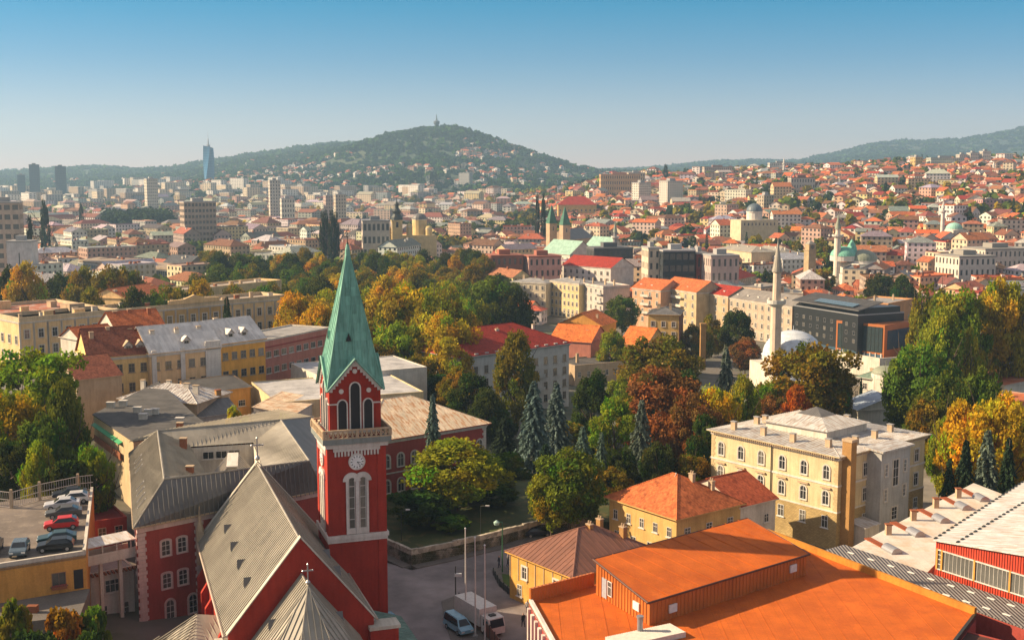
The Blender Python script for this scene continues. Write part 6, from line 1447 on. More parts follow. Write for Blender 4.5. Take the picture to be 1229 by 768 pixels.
# ================= trees =================
import numpy as np
def leafmat(name, trans=.35):
    m, nt, b = newmat(name); L = nt.links
    oi = N(nt, 'ObjectInfo'); at = N(nt, 'Attribute', attribute_name='Col')
    col = mixc(nt, 1.0, oi.outputs['Color'], at.outputs['Color'], 'MULTIPLY')
    d = N(nt, 'BsdfDiffuse'); t = N(nt, 'BsdfTranslucent'); mx = N(nt, 'MixShader', i_Fac=trans)
    L.new(col, d.inputs[0]); L.new(mixc(nt, 1.0, col, (1.25, 1.15, .6), 'MULTIPLY'), t.inputs[0]); L.new(d.outputs[0], mx.inputs[1]); L.new(t.outputs[0], mx.inputs[2])
    L.new(mx.outputs[0], nt.nodes['Material Output'].inputs[0]); nt.nodes.remove(b); return m
LEAF = leafmat('leaves'); NEEDLE = leafmat('needles', .15); BARK = mat('plaster', (.09, .065, .045), name='bark')
def quadmesh(name, C, A, B, col, m):
    """quads at C with half axes A and B"""
    n = len(C); v = np.empty((n * 4, 3)); v[0::4] = C - A - B; v[1::4] = C + A - B; v[2::4] = C + A + B; v[3::4] = C - A + B
    me = bpy.data.meshes.new(name); me.vertices.add(n * 4); me.vertices.foreach_set('co', v.ravel())
    me.loops.add(n * 4); me.loops.foreach_set('vertex_index', np.arange(n * 4, dtype=np.int32)); me.polygons.add(n)
    me.polygons.foreach_set('loop_start', np.arange(0, n * 4, 4, dtype=np.int32))
    at = me.color_attributes.new('Col', 'FLOAT_COLOR', 'CORNER'); c = np.ones((n * 4, 4)); c[:, :3] = np.repeat(col, 4, axis=0); at.data.foreach_set('color', c.ravel())
    me.materials.append(m); me.update(); me.validate(); return me
def rnd_unit(r, n):
    v = r.normal(size=(n, 3)); return v / np.linalg.norm(v, axis=1)[:, None]
def crown(seed, nc=80, per=170, leaf=.0135, shape='round', hue=0.22):
    r = np.random.default_rng(seed); C = []; T = []
    for k in range(nc):
        u = rnd_unit(r, 1)[0]; rad = r.uniform(.45, 1.0) ** .5
        if shape == 'round': p = np.array([u[0] * .42 * rad, u[1] * .42 * rad, .56 + u[2] * .40 * rad]); w_ = .75 + .25 * math.sin(max(0, min(1, (p[2] - .2) / .8)) * math.pi); p[:2] *= w_
        elif shape == 'tall': z = r.uniform(.12, .97); q = .44 * (math.sin(math.pi * min(1, (z - .02) / .98) ** .8) ** .6); a = r.uniform(0, 6.28); s = r.uniform(.3, 1) ** .5; p = np.array([math.cos(a) * q * s, math.sin(a) * q * s, z])
        elif shape == 'spread': p = np.array([u[0] * .44 * rad, u[1] * .44 * rad, .56 + u[2] * .36 * rad]); p += r.normal(size=3) * .04
        cr = r.uniform(.07, .14); d = rnd_unit(r, per); s = r.uniform(.3, 1.0, per) ** .4
        q = p + d * s[:, None] * cr * np.array([1, 1, .8]); q += r.normal(size=q.shape) * .012
        C.append(q); b = r.uniform(.65, 1.3); hs = r.normal() * hue
        t = np.stack([np.full(per, b * (1 + hs)), np.full(per, b), np.full(per, b * (1 - abs(hs) * .5))], 1) * r.uniform(.75, 1.25, (per, 1)); T.append(t)
    C = np.concatenate(C); T = np.concatenate(T); n = len(C)
    nrm = rnd_unit(r, n) + (C - np.array([0, 0, .5])) * 1.6; nrm /= np.linalg.norm(nrm, axis=1)[:, None]
    A = np.cross(nrm, rnd_unit(r, n)); A /= np.linalg.norm(A, axis=1)[:, None]; B = np.cross(nrm, A)
    sz = leaf * r.uniform(.6, 1.35, (n, 1)); return quadmesh('crown', C, A * sz, B * sz * .7, T, LEAF)
def conifer(seed, tiers=26, leaf=.03, per=330, wide=1.1):
    r = np.random.default_rng(seed); C = []; A = []; B = []; T = []
    for k in range(tiers):
        z0 = .06 + .9 * (k / tiers); rad = .5 * (1 - z0) ** .85 * wide * r.uniform(.85, 1.1); nb = max(5, int(11 * (1 - z0) + 4))
        for b in range(nb):
            a = 6.283 * (b + r.uniform(-.3, .3)) / nb; L_ = rad * r.uniform(.7, 1.08); n = max(4, int(per * (1 - z0 * .7) / nb)); t = r.uniform(.12, 1, n) ** .7
            dx, dy = math.cos(a), math.sin(a); side = r.uniform(-1, 1, n) * .05 * (1.15 - t)
            c = np.stack([dx * L_ * t - dy * side, dy * L_ * t + dx * side, z0 + .03 * t - .085 * t * t * (rad / .5 + .3) + r.normal(size=n) * .006], 1)
            d = np.stack([np.full(n, dx) + r.normal(size=n) * .4, np.full(n, dy) + r.normal(size=n) * .4, -.35 + r.normal(size=n) * .25], 1); d /= np.linalg.norm(d, axis=1)[:, None]
            s = np.cross(d, np.stack([r.normal(size=n) * .4, r.normal(size=n) * .4, np.ones(n)], 1)); s /= np.linalg.norm(s, axis=1)[:, None]
            sz = leaf * r.uniform(.6, 1.2, (n, 1)); C.append(c); A.append(d * sz); B.append(s * sz * .42)
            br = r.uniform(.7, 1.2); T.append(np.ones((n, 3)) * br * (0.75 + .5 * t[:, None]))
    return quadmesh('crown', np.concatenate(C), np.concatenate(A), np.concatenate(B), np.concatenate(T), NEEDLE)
def trunkmesh(seed, top=.62, r0=.022, limbs=7):
    q = random.Random(seed); mb = MB(); p = Vector((0, 0, -.06)); mb.tube(p, (0, 0, .25), r0, r0 * .8, n=7); mb.tube((0, 0, .25), (q.uniform(-.03, .03), q.uniform(-.03, .03), top), r0 * .8, r0 * .35, n=6)
    for i in range(limbs):
        a = i * 2.4 + q.random(); z = .22 + .4 * i / max(1, limbs); l = q.uniform(.2, .33); e = (math.cos(a) * l, math.sin(a) * l, z + q.uniform(.14, .3)); mb.tube((0, 0, z), e, r0 * .5, r0 * .15, n=5)
        mb.tube(Vector(e) * .7 + Vector((0, 0, z * .3)), (e[0] * 1.1 + .06, e[1] * .9, e[2] + .14), r0 * .25, r0 * .1, n=4)
    return mb.mesh('trunk', [BARK])
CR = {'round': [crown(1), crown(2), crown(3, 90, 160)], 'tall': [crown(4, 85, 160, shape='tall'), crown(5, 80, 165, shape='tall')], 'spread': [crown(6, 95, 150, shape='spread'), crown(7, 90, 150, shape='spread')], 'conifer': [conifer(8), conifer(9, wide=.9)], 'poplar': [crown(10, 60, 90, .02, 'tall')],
      'bush': [crown(11, 50, 90, .03)], 'small': [crown(12, 26, 40, .045), crown(13, 26, 40, .045), crown(14, 24, 44, .045, 'tall')], 'smallconifer': [conifer(15, 12, .06, 90)]}
TM = [trunkmesh(1), trunkmesh(2), trunkmesh(3)]; TC = trunkmesh(4, .95, .016, 0)
COLS = {'yg': ((.20, .255, .022), 'yellow-green'), 'gr': ((.10, .14, .02), 'mid-green'), 'dg': ((.05, .07, .016), 'dark green'), 'am': ((.35, .26, .02), 'amber-gold'), 'ye': ((.46, .37, .02), 'bright yellow'),
        'ru': ((.20, .10, .032), 'rust-brown'), 'ol': ((.18, .15, .018), 'olive'), 'bs': ((.11, .145, .12), 'blue-green'), 'dc': ((.028, .048, .022), 'very dark green'), 'or': ((.36, .12, .015), 'orange-red'), 'go': ((.42, .31, .018), 'golden')}
KN = {'round': 'round-crowned tree', 'tall': 'tall leafy tree', 'spread': 'broad spreading tree', 'conifer': 'spruce', 'poplar': 'columnar poplar', 'bush': 'bush', 'small': 'tree', 'smallconifer': 'conifer'}
_tn = [0]
def tree(x, y, z, w_, h, kind, col, label=None, group='trees', jit=.12):
    _tn[0] += 1; i = _tn[0]; q = random.Random(i * 77); c = COLS[col][0]; c = tuple(max(.004, v * (1 + q.uniform(-jit, jit))) for v in c)
    nm = {'conifer': 'spruce_tree', 'smallconifer': 'conifer_tree', 'poplar': 'poplar_tree', 'bush': 'bush'}.get(kind, 'tree')
    cat = {'conifer': 'spruce', 'smallconifer': 'conifer', 'poplar': 'poplar', 'bush': 'bush'}.get(kind, 'tree')
    r_ = thing(nm, label, cat, (x, y, z), q.uniform(0, 6.28), group)
    put('crown', CR[kind][i % len(CR[kind])], r_, scale=(w_, w_, h), color=c)
    if kind not in ('bush', 'small', 'smallconifer'): put('trunk', TC if kind == 'conifer' else TM[i % 3], r_, scale=(h * .8, h * .8, h))
    return r_
def tp(u, vt, wpx, D, kind, col, label, z0=None, gz=0):
    x, y, zt = PD(u, vt, D); z = g(x, y) if z0 is None else z0; d = y * cp - (z - H) * sp
    tree(x, y, z - .2, wpx * d / F * 1.08, zt - z + .2, kind, col, label)
    USED.append((x - wpx * d / F * .35, y - 2, 1, 0, wpx * d / F * .7, 4, 0))
T = [
 # garden by the street
 (548, 527, 132, 186, 'round', 'yg', 'large sunlit yellow-green tree in the walled garden right of the church tower', 1.5), (500, 588, 80, 178, 'bush', 'dg', 'dark bushy mass under the large yellow-green garden tree', 1.5), (592, 585, 60, 190, 'bush', 'dg', 'dark bush right of the large garden tree, above the wall', 1.5),
 (540, 618, 50, 176, 'bush', 'gr', 'low green shrub on top of the stone garden wall', 1.5),
 (684, 537, 96, 178, 'round', 'gr', 'round green tree with yellow sunlit side above the stone wall end', .5), (662, 560, 60, 176, 'round', 'yg', 'yellow-green tree leaning from the round green tree toward the street', .5),
 (519, 468, 46, 192, 'conifer', 'bs', 'slim grey-green spruce in front of the red seminary', 1.0), (641, 452, 56, 222, 'conifer', 'bs', 'left of two tall blue-green spruces before the white apartments', -1), (668, 455, 58, 232, 'conifer', 'bs', 'right of two tall blue-green spruces before the white apartments', -1.5),
 (700, 508, 40, 205, 'conifer', 'bs', 'small pale blue spruce right of the tall pair', 0), (722, 515, 36, 198, 'conifer', 'bs', 'small blue spruce behind the round green tree', 0), (770, 475, 46, 212, 'conifer', 'bs', 'tall blue spruce between rust-brown tree and tiled house', -1), (605, 500, 44, 235, 'conifer', 'dc', 'very dark spruce at the corner of the red seminary', -1),
 (620, 402, 56, 275, 'tall', 'ol', 'tall dark olive-amber tree in front of the white apartments', None), (710, 445, 54, 262, 'tall', 'dg', 'dark rounded tree beside the right wall of the white apartments', None), (584, 470, 44, 255, 'tall', 'dg', 'dark green tree touching the corner of the white apartments', None),
 (738, 480, 62, 225, 'tall', 'yg', 'slender yellow-green tree left of the big rust-brown tree', None), (800, 440, 112, 240, 'spread', 'ru', 'big rust-brown tree in the middle of the wooded gardens', None), (832, 470, 70, 225, 'spread', 'ru', 'second rust-brown tree overlapping the big one on its right', None), (765, 465, 50, 250, 'round', 'ol', 'olive tree behind the tall blue spruce', None),
 (862, 455, 56, 232, 'round', 'ye', 'yellow-leaved tree just left of the cream school', None), (893, 455, 44, 236, 'tall', 'yg', 'bright green-yellow tree over the left corner of the school', None), (850, 500, 50, 215, 'tall', 'dg', 'dark green tree at the left side of the school', None), (880, 520, 44, 212, 'round', 'ol', 'olive tree hugging the school facade', None),
 (790, 400, 94, 300, 'spread', 'ol', 'broad green-amber tree below the tall yellow house', None), (745, 452, 40, 290, 'round', 'yg', 'low yellow-green tree beside the yard house', None), (820, 440, 50, 285, 'round', 'dg', 'dark tree between broad tree and blue spruce', None), (872, 412, 38, 300, 'conifer', 'bs', 'blue spruce before the riverside row near the pale minaret', None),
 (735, 395, 36, 380, 'round', 'yg', 'small yellow-leaved tree beside the orange tiled house', None), (747, 352, 42, 500, 'round', 'gr', 'round green street tree in the gap of the riverside row', None), (830, 390, 28, 420, 'tall', 'ol', 'drooping tree at the side wall of the tall yellow house', None), (884, 370, 42, 430, 'round', 'dg', 'dark round street tree in front of the long tan block', None), (855, 378, 30, 440, 'tall', 'ol', 'thin olive tree before the red roofed riverside house', None), (895, 405, 44, 400, 'round', 'ru', 'brownish bare-looking tree below the long tan block', None),
 (845, 395, 30, 420, 'round', 'ol', 'small olive tree at the foot of the red roofed riverside house', None),
 # by the mosque
 (970, 411, 112, 270, 'spread', 'ol', 'broad olive-green tree hiding the metal mosque dome', None), (990, 418, 50, 285, 'tall', 'gr', 'green tree at right of the broad olive tree by the mosque', None), (940, 440, 40, 268, 'conifer', 'dc', 'dark spruce at left of the broad olive tree by the mosque', None), (930, 468, 50, 255, 'round', 'ru', 'rust-brown tree under the dark spruce by the mosque', None), (957, 462, 40, 252, 'round', 'or', 'orange-leaved tree just behind the school roof', None), (915, 480, 40, 245, 'round', 'ru', 'brown tree at the back of the school roof, left', None),
 (1058, 325, 40, 560, 'round', 'dg', 'dark tree left of the long pale buildings beside the domed mosque', None), (1085, 330, 36, 540, 'round', 'dg', 'dark tree near the park edge right of the domed mosque', None), (1034, 450, 12, 290, 'conifer', 'dc', 'tiny spruce before the courtyard wall', None),
 (918, 452, 36, 262, 'round', 'yg', 'small bright green tree at the left foot of the mosque', None), (1005, 440, 40, 270, 'round', 'ol', 'olive tree between the mosque and the blue roofed hall', None),
 # park at right
 (1120, 338, 50, 330, 'spread', 'ol', 'tall olive tree at the left end of the right-hand park', None), (1150, 334, 80, 325, 'round', 'yg', 'tall sunlit yellow-green tree of the right-hand park', None), (1182, 342, 60, 345, 'spread', 'ol', 'olive tree between the two tallest in the right-hand park', None), (1210, 332, 70, 330, 'spread', 'am', 'tall amber tree at the right picture edge', None), (1240, 345, 70, 340, 'round', 'ol', 'olive tree cut off by the right picture edge', None),
 (1135, 375, 60, 300, 'tall', 'yg', 'yellow-green tree in front of the tall park trees', None), (1165, 395, 36, 300, 'tall', 'am', 'narrow golden tree standing before the park trees', None), (1100, 400, 50, 290, 'round', 'yg', 'sunlit green tree beside the low tiled house', None), (1110, 415, 84, 262, 'spread', 'gr', 'broad green tree left of the rusty workshop', None), (1135, 445, 70, 245, 'round', 'gr', 'round green tree below the broad one near the yard lane', None), (1118, 470, 66, 232, 'round', 'ol', 'olive-orange tree above the yellow gate frame', None), (1085, 425, 44, 272, 'round', 'yg', 'yellow-green tree right of the small domed building', None),
 (1180, 440, 60, 238, 'round', 'gr', 'grey-green tree in front of the rusty workshop', None), (1160, 450, 50, 240, 'round', 'dg', 'dark green tree left of the grey-green one', None), (1155, 480, 60, 205, 'round', 'go', 'golden tree above the dark spruces', None), (1195, 468, 90, 200, 'spread', 'ye', 'large bright yellow tree at the right edge', None), (1235, 475, 60, 205, 'round', 'ye', 'bright yellow tree cut by the right picture edge', None), (1135, 500, 40, 215, 'round', 'yg', 'yellow-green tree behind the yellow gate frame', None),
 (1160, 522, 56, 184, 'conifer', 'dc', 'dark spruce left of the blue-grey one behind the white roof', -4), (1187, 510, 56, 190, 'conifer', 'bs', 'blue-grey spruce behind the white roofed hall', -4), (1212, 520, 50, 186, 'conifer', 'dc', 'dark spruce at the right beneath the yellow tree', -4), (1140, 545, 36, 186, 'conifer', 'dc', 'smaller dark spruce nearest the school yard', -4),
 # in front of the big park
 (620, 560, 46, 208, 'round', 'dg', 'dark round tree filling the gap under the left tall spruce', None), (655, 530, 40, 214, 'conifer', 'dc', 'dark green conifer between the two tall spruces and the round tree', None), (735, 560, 50, 196, 'round', 'ol', 'olive tree just behind the ridge of the patchy tiled house', None), (600, 575, 40, 200, 'round', 'gr', 'small green tree right of the large garden tree', None), (748, 540, 44, 205, 'tall', 'dg', 'dark tree at the left foot of the tall blue spruce', None), (790, 530, 50, 200, 'round', 'dg', 'dark tree behind the patchy tiled house, right of the blue spruce', None), (830, 540, 50, 200, 'round', 'ol', 'olive tree between tiled house and school corner', None), (570, 570, 44, 205, 'round', 'dg', 'dark tree between large garden tree and seminary corner', None),
 (468, 348, 74, 345, 'round', 'am', 'tall amber tree at front left of the big park, beside the copper spire', None), (500, 332, 84, 350, 'round', 'go', 'tallest golden tree at the front of the big park', None), (533, 352, 72, 335, 'spread', 'ol', 'olive-gold tree at the front of the big park, left of the red roof', None), (478, 385, 74, 315, 'round', 'yg', 'yellow-green tree low at the front of the park behind the spire', None), (512, 378, 80, 318, 'spread', 'am', 'amber tree standing before the tallest golden tree', None), (538, 405, 60, 300, 'round', 'am', 'amber tree touching the left wall of the red roofed apartments', None), (500, 425, 60, 292, 'round', 'ol', 'olive tree behind the rusty seminary roof', None), (455, 405, 50, 310, 'round', 'ol', 'olive tree just right of the spire below the amber ones', None), (528, 445, 50, 282, 'bush', 'dg', 'dark bush below the amber trees behind the seminary roof', None), (540, 372, 84, 312, 'spread', 'am', 'broad amber tree overlapping the left edge of the bright red roof', None), (566, 450, 60, 262, 'tall', 'dg', 'dark green tree in front of the left wall of the white apartments', None), (548, 440, 50, 270, 'round', 'ol', 'olive tree between seminary roof and white apartments', None),
 (590, 332, 70, 420, 'round', 'gr', 'rounded green tree behind the red roof of the apartments', None), (562, 350, 56, 400, 'round', 'yg', 'green-yellow tree just behind the left end of the red roof', None), (618, 345, 50, 415, 'round', 'dg', 'dark green tree at the right end of the big park', None),
 # left
 (30, 418, 120, 200, 'spread', 'yg', 'big sunny yellow-green tree at the left edge', None), (5, 455, 90, 180, 'round', 'am', 'amber tree at the left picture edge beneath the big yellow-green one', None), (75, 462, 56, 178, 'tall', 'gr', 'upright green tree right of the big yellow-green one', None), (50, 495, 70, 172, 'round', 'gr', 'mid-green tree behind the parking deck', None), (112, 525, 48, 168, 'round', 'yg', 'small yellow-green tree by the cream block wall', None), (45, 530, 46, 166, 'round', 'yg', 'yellow-green tree just behind the deck fence', None), (80, 545, 60, 164, 'bush', 'dg', 'dark bushes behind the deck fence', None), (10, 520, 70, 170, 'round', 'dg', 'dark tree at far left above the deck', None),
 (272, 350, 34, 290, 'conifer', 'dc', 'dark conifer in front of the long yellow palace', None), (150, 388, 20, 290, 'bush', 'dg', 'dark bush at the palace foot behind the red-brown tiles', None), (123, 388, 26, 295, 'bush', 'gr', 'green bush before the palace facade', None),
 (30, 314, 50, 440, 'round', 'am', 'golden tree behind the left palace wing', None), (10, 318, 40, 450, 'round', 'dg', 'dark tree at the left edge behind the palace wing', None), (75, 322, 46, 470, 'round', 'dg', 'dark tree right of the golden one behind the palace', None), (100, 320, 50, 460, 'round', 'ol', 'olive tree behind the palace courtyard', None), (130, 318, 50, 440, 'round', 'ol', 'broad olive tree left of the courtyard house', None), (152, 314, 46, 450, 'round', 'ol', 'dull green tree behind the courtyard house', None), (160, 345, 50, 370, 'round', 'dg', 'dark green tree inside the palace courtyard', None), (185, 348, 44, 372, 'round', 'gr', 'green tree inside the palace courtyard, right of the dark one', None), (208, 335, 50, 390, 'round', 'ol', 'olive-amber tree inside the palace courtyard', None), (110, 345, 44, 385, 'round', 'ol', 'olive tree at the left inside the palace courtyard', None),
 # bottom left corner
 (75, 722, 50, 112, 'bush', 'or', 'flowering pink-red bush at the lower left', 4), (110, 722, 40, 114, 'bush', 'gr', 'green bush below the garage building', 4), (15, 715, 40, 115, 'bush', 'ol', 'olive bush at the lower left corner', 4), (40, 748, 70, 106, 'bush', 'dg', 'dark shrubbery at the bottom left', 3), (100, 752, 60, 106, 'bush', 'dg', 'dark shrub beside the outdoor stairs', 3),
 (295, 497, 20, 200, 'bush', 'ye', 'small yellow bush behind the friary roof', 4), (342, 492, 22, 205, 'bush', 'ye', 'yellow bush beside the rusty outhouse', 4), (318, 502, 30, 200, 'bush', 'yg', 'low green bushes below the hall end wall', 4), (280, 484, 20, 215, 'bush', 'ye', 'yellow bush in the yard by the ochre outhouse', 3),
]
for t in T: tp(*t[:7], z0=t[7])
# the big park behind the church: row after row of plane trees
q = random.Random(12); park = []
for y in range(285, 700, 17):
    for k in range(-1, 22):
        x = -.27 * y + k * 17 + q.uniform(-5, 5); yy = y + q.uniform(-6, 6); u, v = pix(x, yy, -10)
        lo = 455 if yy < 330 else 350 if yy < 400 else 235; hi = 560 if yy < 330 else 600 if yy < 450 else 612
        if lo < u < hi and free(x, yy, 3): park.append((x, yy, u))
park.sort(key=lambda p: p[1])
park = park[:205]
for i, (x, y, u) in enumerate(park):
    z = g(x, y); t = (u - 240) / 370 + q.uniform(-.25, .25)
    if y < 420: c = q.choice(['am', 'am', 'go', 'ol', 'yg'])
    else: c = q.choice(['am', 'ol', 'ol', 'am', 'dg']) if t > .45 else q.choice(['dg', 'dg', 'ol', 'gr', 'gr'])
    if u > 560: c = q.choice(['gr', 'dg', 'ol', 'yg'])
    h = q.uniform(19, 26) + (6 if 450 < u < 545 and y < 420 else 0)
    if 590 < u: h = q.uniform(14, 18)
    side = 'left' if u < 360 else 'middle' if u < 480 else 'right'
    dep = 'front' if y < 380 else 'central' if y < 480 else 'rear' if y < 580 else 'farthest'
    size = 'tall' if h > 24 else 'medium' if h > 21 else 'lower'
    tree(x, y, z, q.uniform(14, 19), h, q.choice(['round', 'spread', 'tall']), c, '%s %s tree, %s park rows, %s part of the big park' % (size, COLS[c][1], dep, side), 'park trees behind the church')
# understorey fill near
for i in range(36):
    u, v = q.uniform(590, 870), q.uniform(480, 560); x, y = P(u, v + 40, -4)
    if free(x, y, 2): tree(x, y, g(x, y), q.uniform(5, 8), q.uniform(3.5, 7), 'bush', q.choice(['dg', 'dg', 'ol', 'gr']), 'low %s shrub in the shade between the spruces and the school' % q.choice(['dark', 'green', 'dull green']), 'shrubs under the garden trees')
for i in range(14):
    u, v = q.uniform(-10, 140), q.uniform(500, 600); x, y = P(u, v, 6)
    if free(x, y, 2): tree(x, y, g(x, y), q.uniform(5, 8), q.uniform(3.5, 6), 'bush', q.choice(['dg', 'ol', 'gr']), 'dark undergrowth shrub on the slope left of the cream block', 'shrubs left of the cream block')
# ================= the town =================
TW = mat('plaster', 'attr', rough=.85, bump=.1, name='town_wall'); TR = mat('tile', 'attr', rough=.85, bump=.2, sc=1.5, name='town_roof'); TF = mat('plaster', 'attr', rough=.8, bump=.1, name='town_flat_roof')
TG = glassmat('town_window', (.02, .025, .03), (.12, .12, .11), .2)
def facade(mb, p, d, L_, z0, z1, st, bay, col, inset=.12, wfrac=.42, detail=True):
    """one wall with recessed windows; p start, d unit direction; outward normal is (d.y,-d.x)"""
    nb = max(1, int(L_ / bay)); sh = (z1 - z0) / st; nx, ny = d[1], -d[0]
    xs = [0]; kinds = []
    for i in range(nb):
        c = L_ * (i + .5) / nb; w_ = L_ / nb * wfrac / 2; xs += [c - w_, c + w_]; kinds += [0, 1]
    xs.append(L_); kinds.append(0); zs = [z0 - 8, z0]; zk = [0]
    for j in range(st): zs += [z0 + sh * (j + .3), z0 + sh * (j + .82)]; zk += [0, 1]
    zs.append(z1); zk.append(0)
    def pt(x, z, o=0): return (p[0] + d[0] * x - nx * o, p[1] + d[1] * x - ny * o, z)
    # plain vertical strips between window columns, full height
    for i, k in enumerate(kinds):
        if k == 0: mb.face([pt(xs[i], zs[0]), pt(xs[i + 1], zs[0]), pt(xs[i + 1], zs[-1]), pt(xs[i], zs[-1])], 0)
        else:
            for j, kz in enumerate(zk):
                a, b, c, e = xs[i], xs[i + 1], zs[j], zs[j + 1]
                if kz == 0: mb.face([pt(a, c), pt(b, c), pt(b, e), pt(a, e)], 0)
                elif not detail: mb.face([pt(a, c), pt(b, c), pt(b, e), pt(a, e)], 1)
                else:
                    mb.face([pt(a, c, inset), pt(b, c, inset), pt(b, e, inset), pt(a, e, inset)], 1)
                    mb.face([pt(a, c), pt(b, c), pt(b, c, inset), pt(a, c, inset)], 0); mb.face([pt(b, e), pt(a, e), pt(a, e, inset), pt(b, e, inset)], 0)
                    mb.face([pt(a, e), pt(a, c), pt(a, c, inset), pt(a, e, inset)], 0); mb.face([pt(b, c), pt(b, e), pt(b, e, inset), pt(b, c, inset)], 0)
def house_geo(mb, mr, x, y, z, th, W, Dp, st, rk, rh, cw, cr, bay, near, sh=3.1, far=False):
    c, s = math.cos(th), math.sin(th); h = st * sh
    def w2(lx, ly, lz): return (x + lx * c - ly * s, y + lx * s + ly * c, z + lz)
    mb.col = cw
    ps = [(-W / 2, -Dp / 2), (W / 2, -Dp / 2), (W / 2, Dp / 2), (-W / 2, Dp / 2)]
    for i in range(4):
        a, b = ps[i], ps[(i + 1) % 4]; A = w2(*a, 0); dx, dy = b[0] - a[0], b[1] - a[1]; L_ = math.hypot(dx, dy); d = ((dx * c - dy * s) / L_, (dx * s + dy * c) / L_)
        nx, ny = d[1], -d[0]
        if (nx * -x + ny * -y) < 0: mb.face([(A[0], A[1], z - 8), (A[0] + d[0] * L_, A[1] + d[1] * L_, z - 8), (A[0] + d[0] * L_, A[1] + d[1] * L_, z + h), (A[0], A[1], z + h)], 0)
        else: facade(mb, A, d, L_, z, z + h, st, bay, cw, detail=near)
    mr.col = cr; o = .5
    if rk == 'flat':
        mr.add([w2(px * 1.0, py, h + (0 if k < 4 else .7)) for k, (px, py) in enumerate(ps + ps)], [(0, 1, 5, 4), (1, 2, 6, 5), (2, 3, 7, 6), (3, 0, 4, 7)], 0)
        mr.face([w2(px * .97, py * .97, h + .15) for px, py in ps], 0)
        q_ = [(px * .97, py * .97) for px, py in ps]
        for i in range(4):
            a, b, e, f = ps[i], ps[(i + 1) % 4], q_[(i + 1) % 4], q_[i]; mr.face([w2(*a, h + .7), w2(*b, h + .7), w2(*e, h + .7), w2(*f, h + .7)], 0); mr.face([w2(*f, h + .7), w2(*e, h + .7), w2(*e, h + .15), w2(*f, h + .15)], 0)
    else:
        for p in roof_polys(rk, W, Dp, h, rh, o): mr.face([w2(a - W / 2, b - Dp / 2, cc) for a, b, cc in p], 0)
        if not far: mr.face([w2(-W / 2 - o, -Dp / 2 - o, h - .02), w2(-W / 2 - o, Dp / 2 + o, h - .02), w2(W / 2 + o, Dp / 2 + o, h - .02), w2(W / 2 + o, -Dp / 2 - o, h - .02)], 0)
        if rk == 'gx':
            for sx in (-1, 1): t = [w2(sx * W / 2 * .995, -Dp / 2, h), w2(sx * W / 2 * .995, Dp / 2, h), w2(sx * W / 2 * .995, 0, h + rh)]; mb.face(t if sx > 0 else t[::-1], 0)
        if rk == 'gy':
            for sy in (-1, 1): t = [w2(-W / 2, sy * Dp / 2 * .995, h), w2(W / 2, sy * Dp / 2 * .995, h), w2(0, sy * Dp / 2 * .995, h + rh)]; mb.face(t if sy < 0 else t[::-1], 0)
    return h
RC = {'terracotta': (.46, .135, .055), 'bright orange': (.60, .16, .05), 'dull orange': (.36, .13, .07), 'brown': (.19, .085, .055), 'dark red': (.30, .045, .03), 'rust-brown': (.26, .10, .06), 'grey': (.22, .21, .20), 'pale grey': (.42, .40, .38), 'charcoal': (.09, .09, .09), 'sandy': (.38, .30, .22)}
WC = {'white': (.66, .62, .56), 'cream': (.60, .50, .36), 'pale yellow': (.62, .48, .26), 'ochre': (.52, .30, .11), 'pink': (.52, .32, .25), 'tan': (.42, .32, .23), 'grey': (.36, .35, .33), 'brick-red': (.30, .11, .06)}
q = random.Random(99); items = []
def wch(d): 
    ks = list(d); return q.choices(ks, [d[k] for k in ks])[0]
def addfield(y0, y1, step, s0, s1, big):
    y = y0
    while y < y1:
        st_ = step * (1 + (y - y0) / (y1 - y0) * .35); x = s0 * y
        while x < s1 * y:
            px_, py_ = x + q.uniform(-.25, .25) * st_, y + q.uniform(-.25, .25) * st_; u = 614.5 + F * px_ / py_
            yield px_, py_, u, st_
            x += st_
        y += st_ * .92
NOI = lambda x, y, s: _n.noise(Vector((x / s, y / s, 1.3)))
treespots = []
for x, y, u, st_ in addfield(455, 2250, 16, -.46, .46, False):
    hill = (u > 640 and y > 760) or (u > 600 and y > 1200)
    old = u > 600 and y > 545
    if not (old or hill):
        continue
    if u > 1075 and y < 540: continue
    gl = NOI(x, y, 75) + .5 * NOI(x, y, 30)
    th = NOI(x, y, 120) * 2.0 + R(20) + q.uniform(-.15, .15)
    if hill and gl > .33 or (not hill and gl > .5): treespots.append((x, y)); continue
    if q.random() < (.08 if hill else .03): treespots.append((x, y)); continue
    if y > 1850 and q.random() < .3: treespots.append((x, y)); continue
    r_ = q.random(); apt = (r_ < .05 if hill else r_ < .28)
    if apt:
        W, Dp, st = q.uniform(16, 26), q.uniform(11, 14), q.choice([3, 4, 4, 5]); rk = q.choice(['hip', 'gx', 'flat', 'flat']); rc = wch({'terracotta': 3, 'dull orange': 2, 'grey': 3, 'pale grey': 4, 'brown': 3, 'dark red': 1}); wc = wch({'white': 4, 'cream': 4, 'pale yellow': 3, 'pink': 2, 'tan': 2, 'grey': 2})
    else:
        W, Dp, st = q.uniform(9, 15), q.uniform(8.5, 11.5), q.choice([1, 2, 2, 2, 3]); rk = q.choice(['hip', 'gx', 'gy', 'hip', 'gx']); rc = wch({'terracotta': 8, 'bright orange': 3, 'dull orange': 5, 'brown': 3, 'dark red': 1.4, 'rust-brown': 4, 'grey': 1.2, 'pale grey': 1}); wc = wch({'white': 8, 'cream': 4, 'pale yellow': 2.5, 'ochre': 1, 'pink': 1.5, 'tan': 1, 'brick-red': .7})
    items.append(('apt' if apt else 'house', x, y, u, th, W, Dp, st, rk, rc, wc))
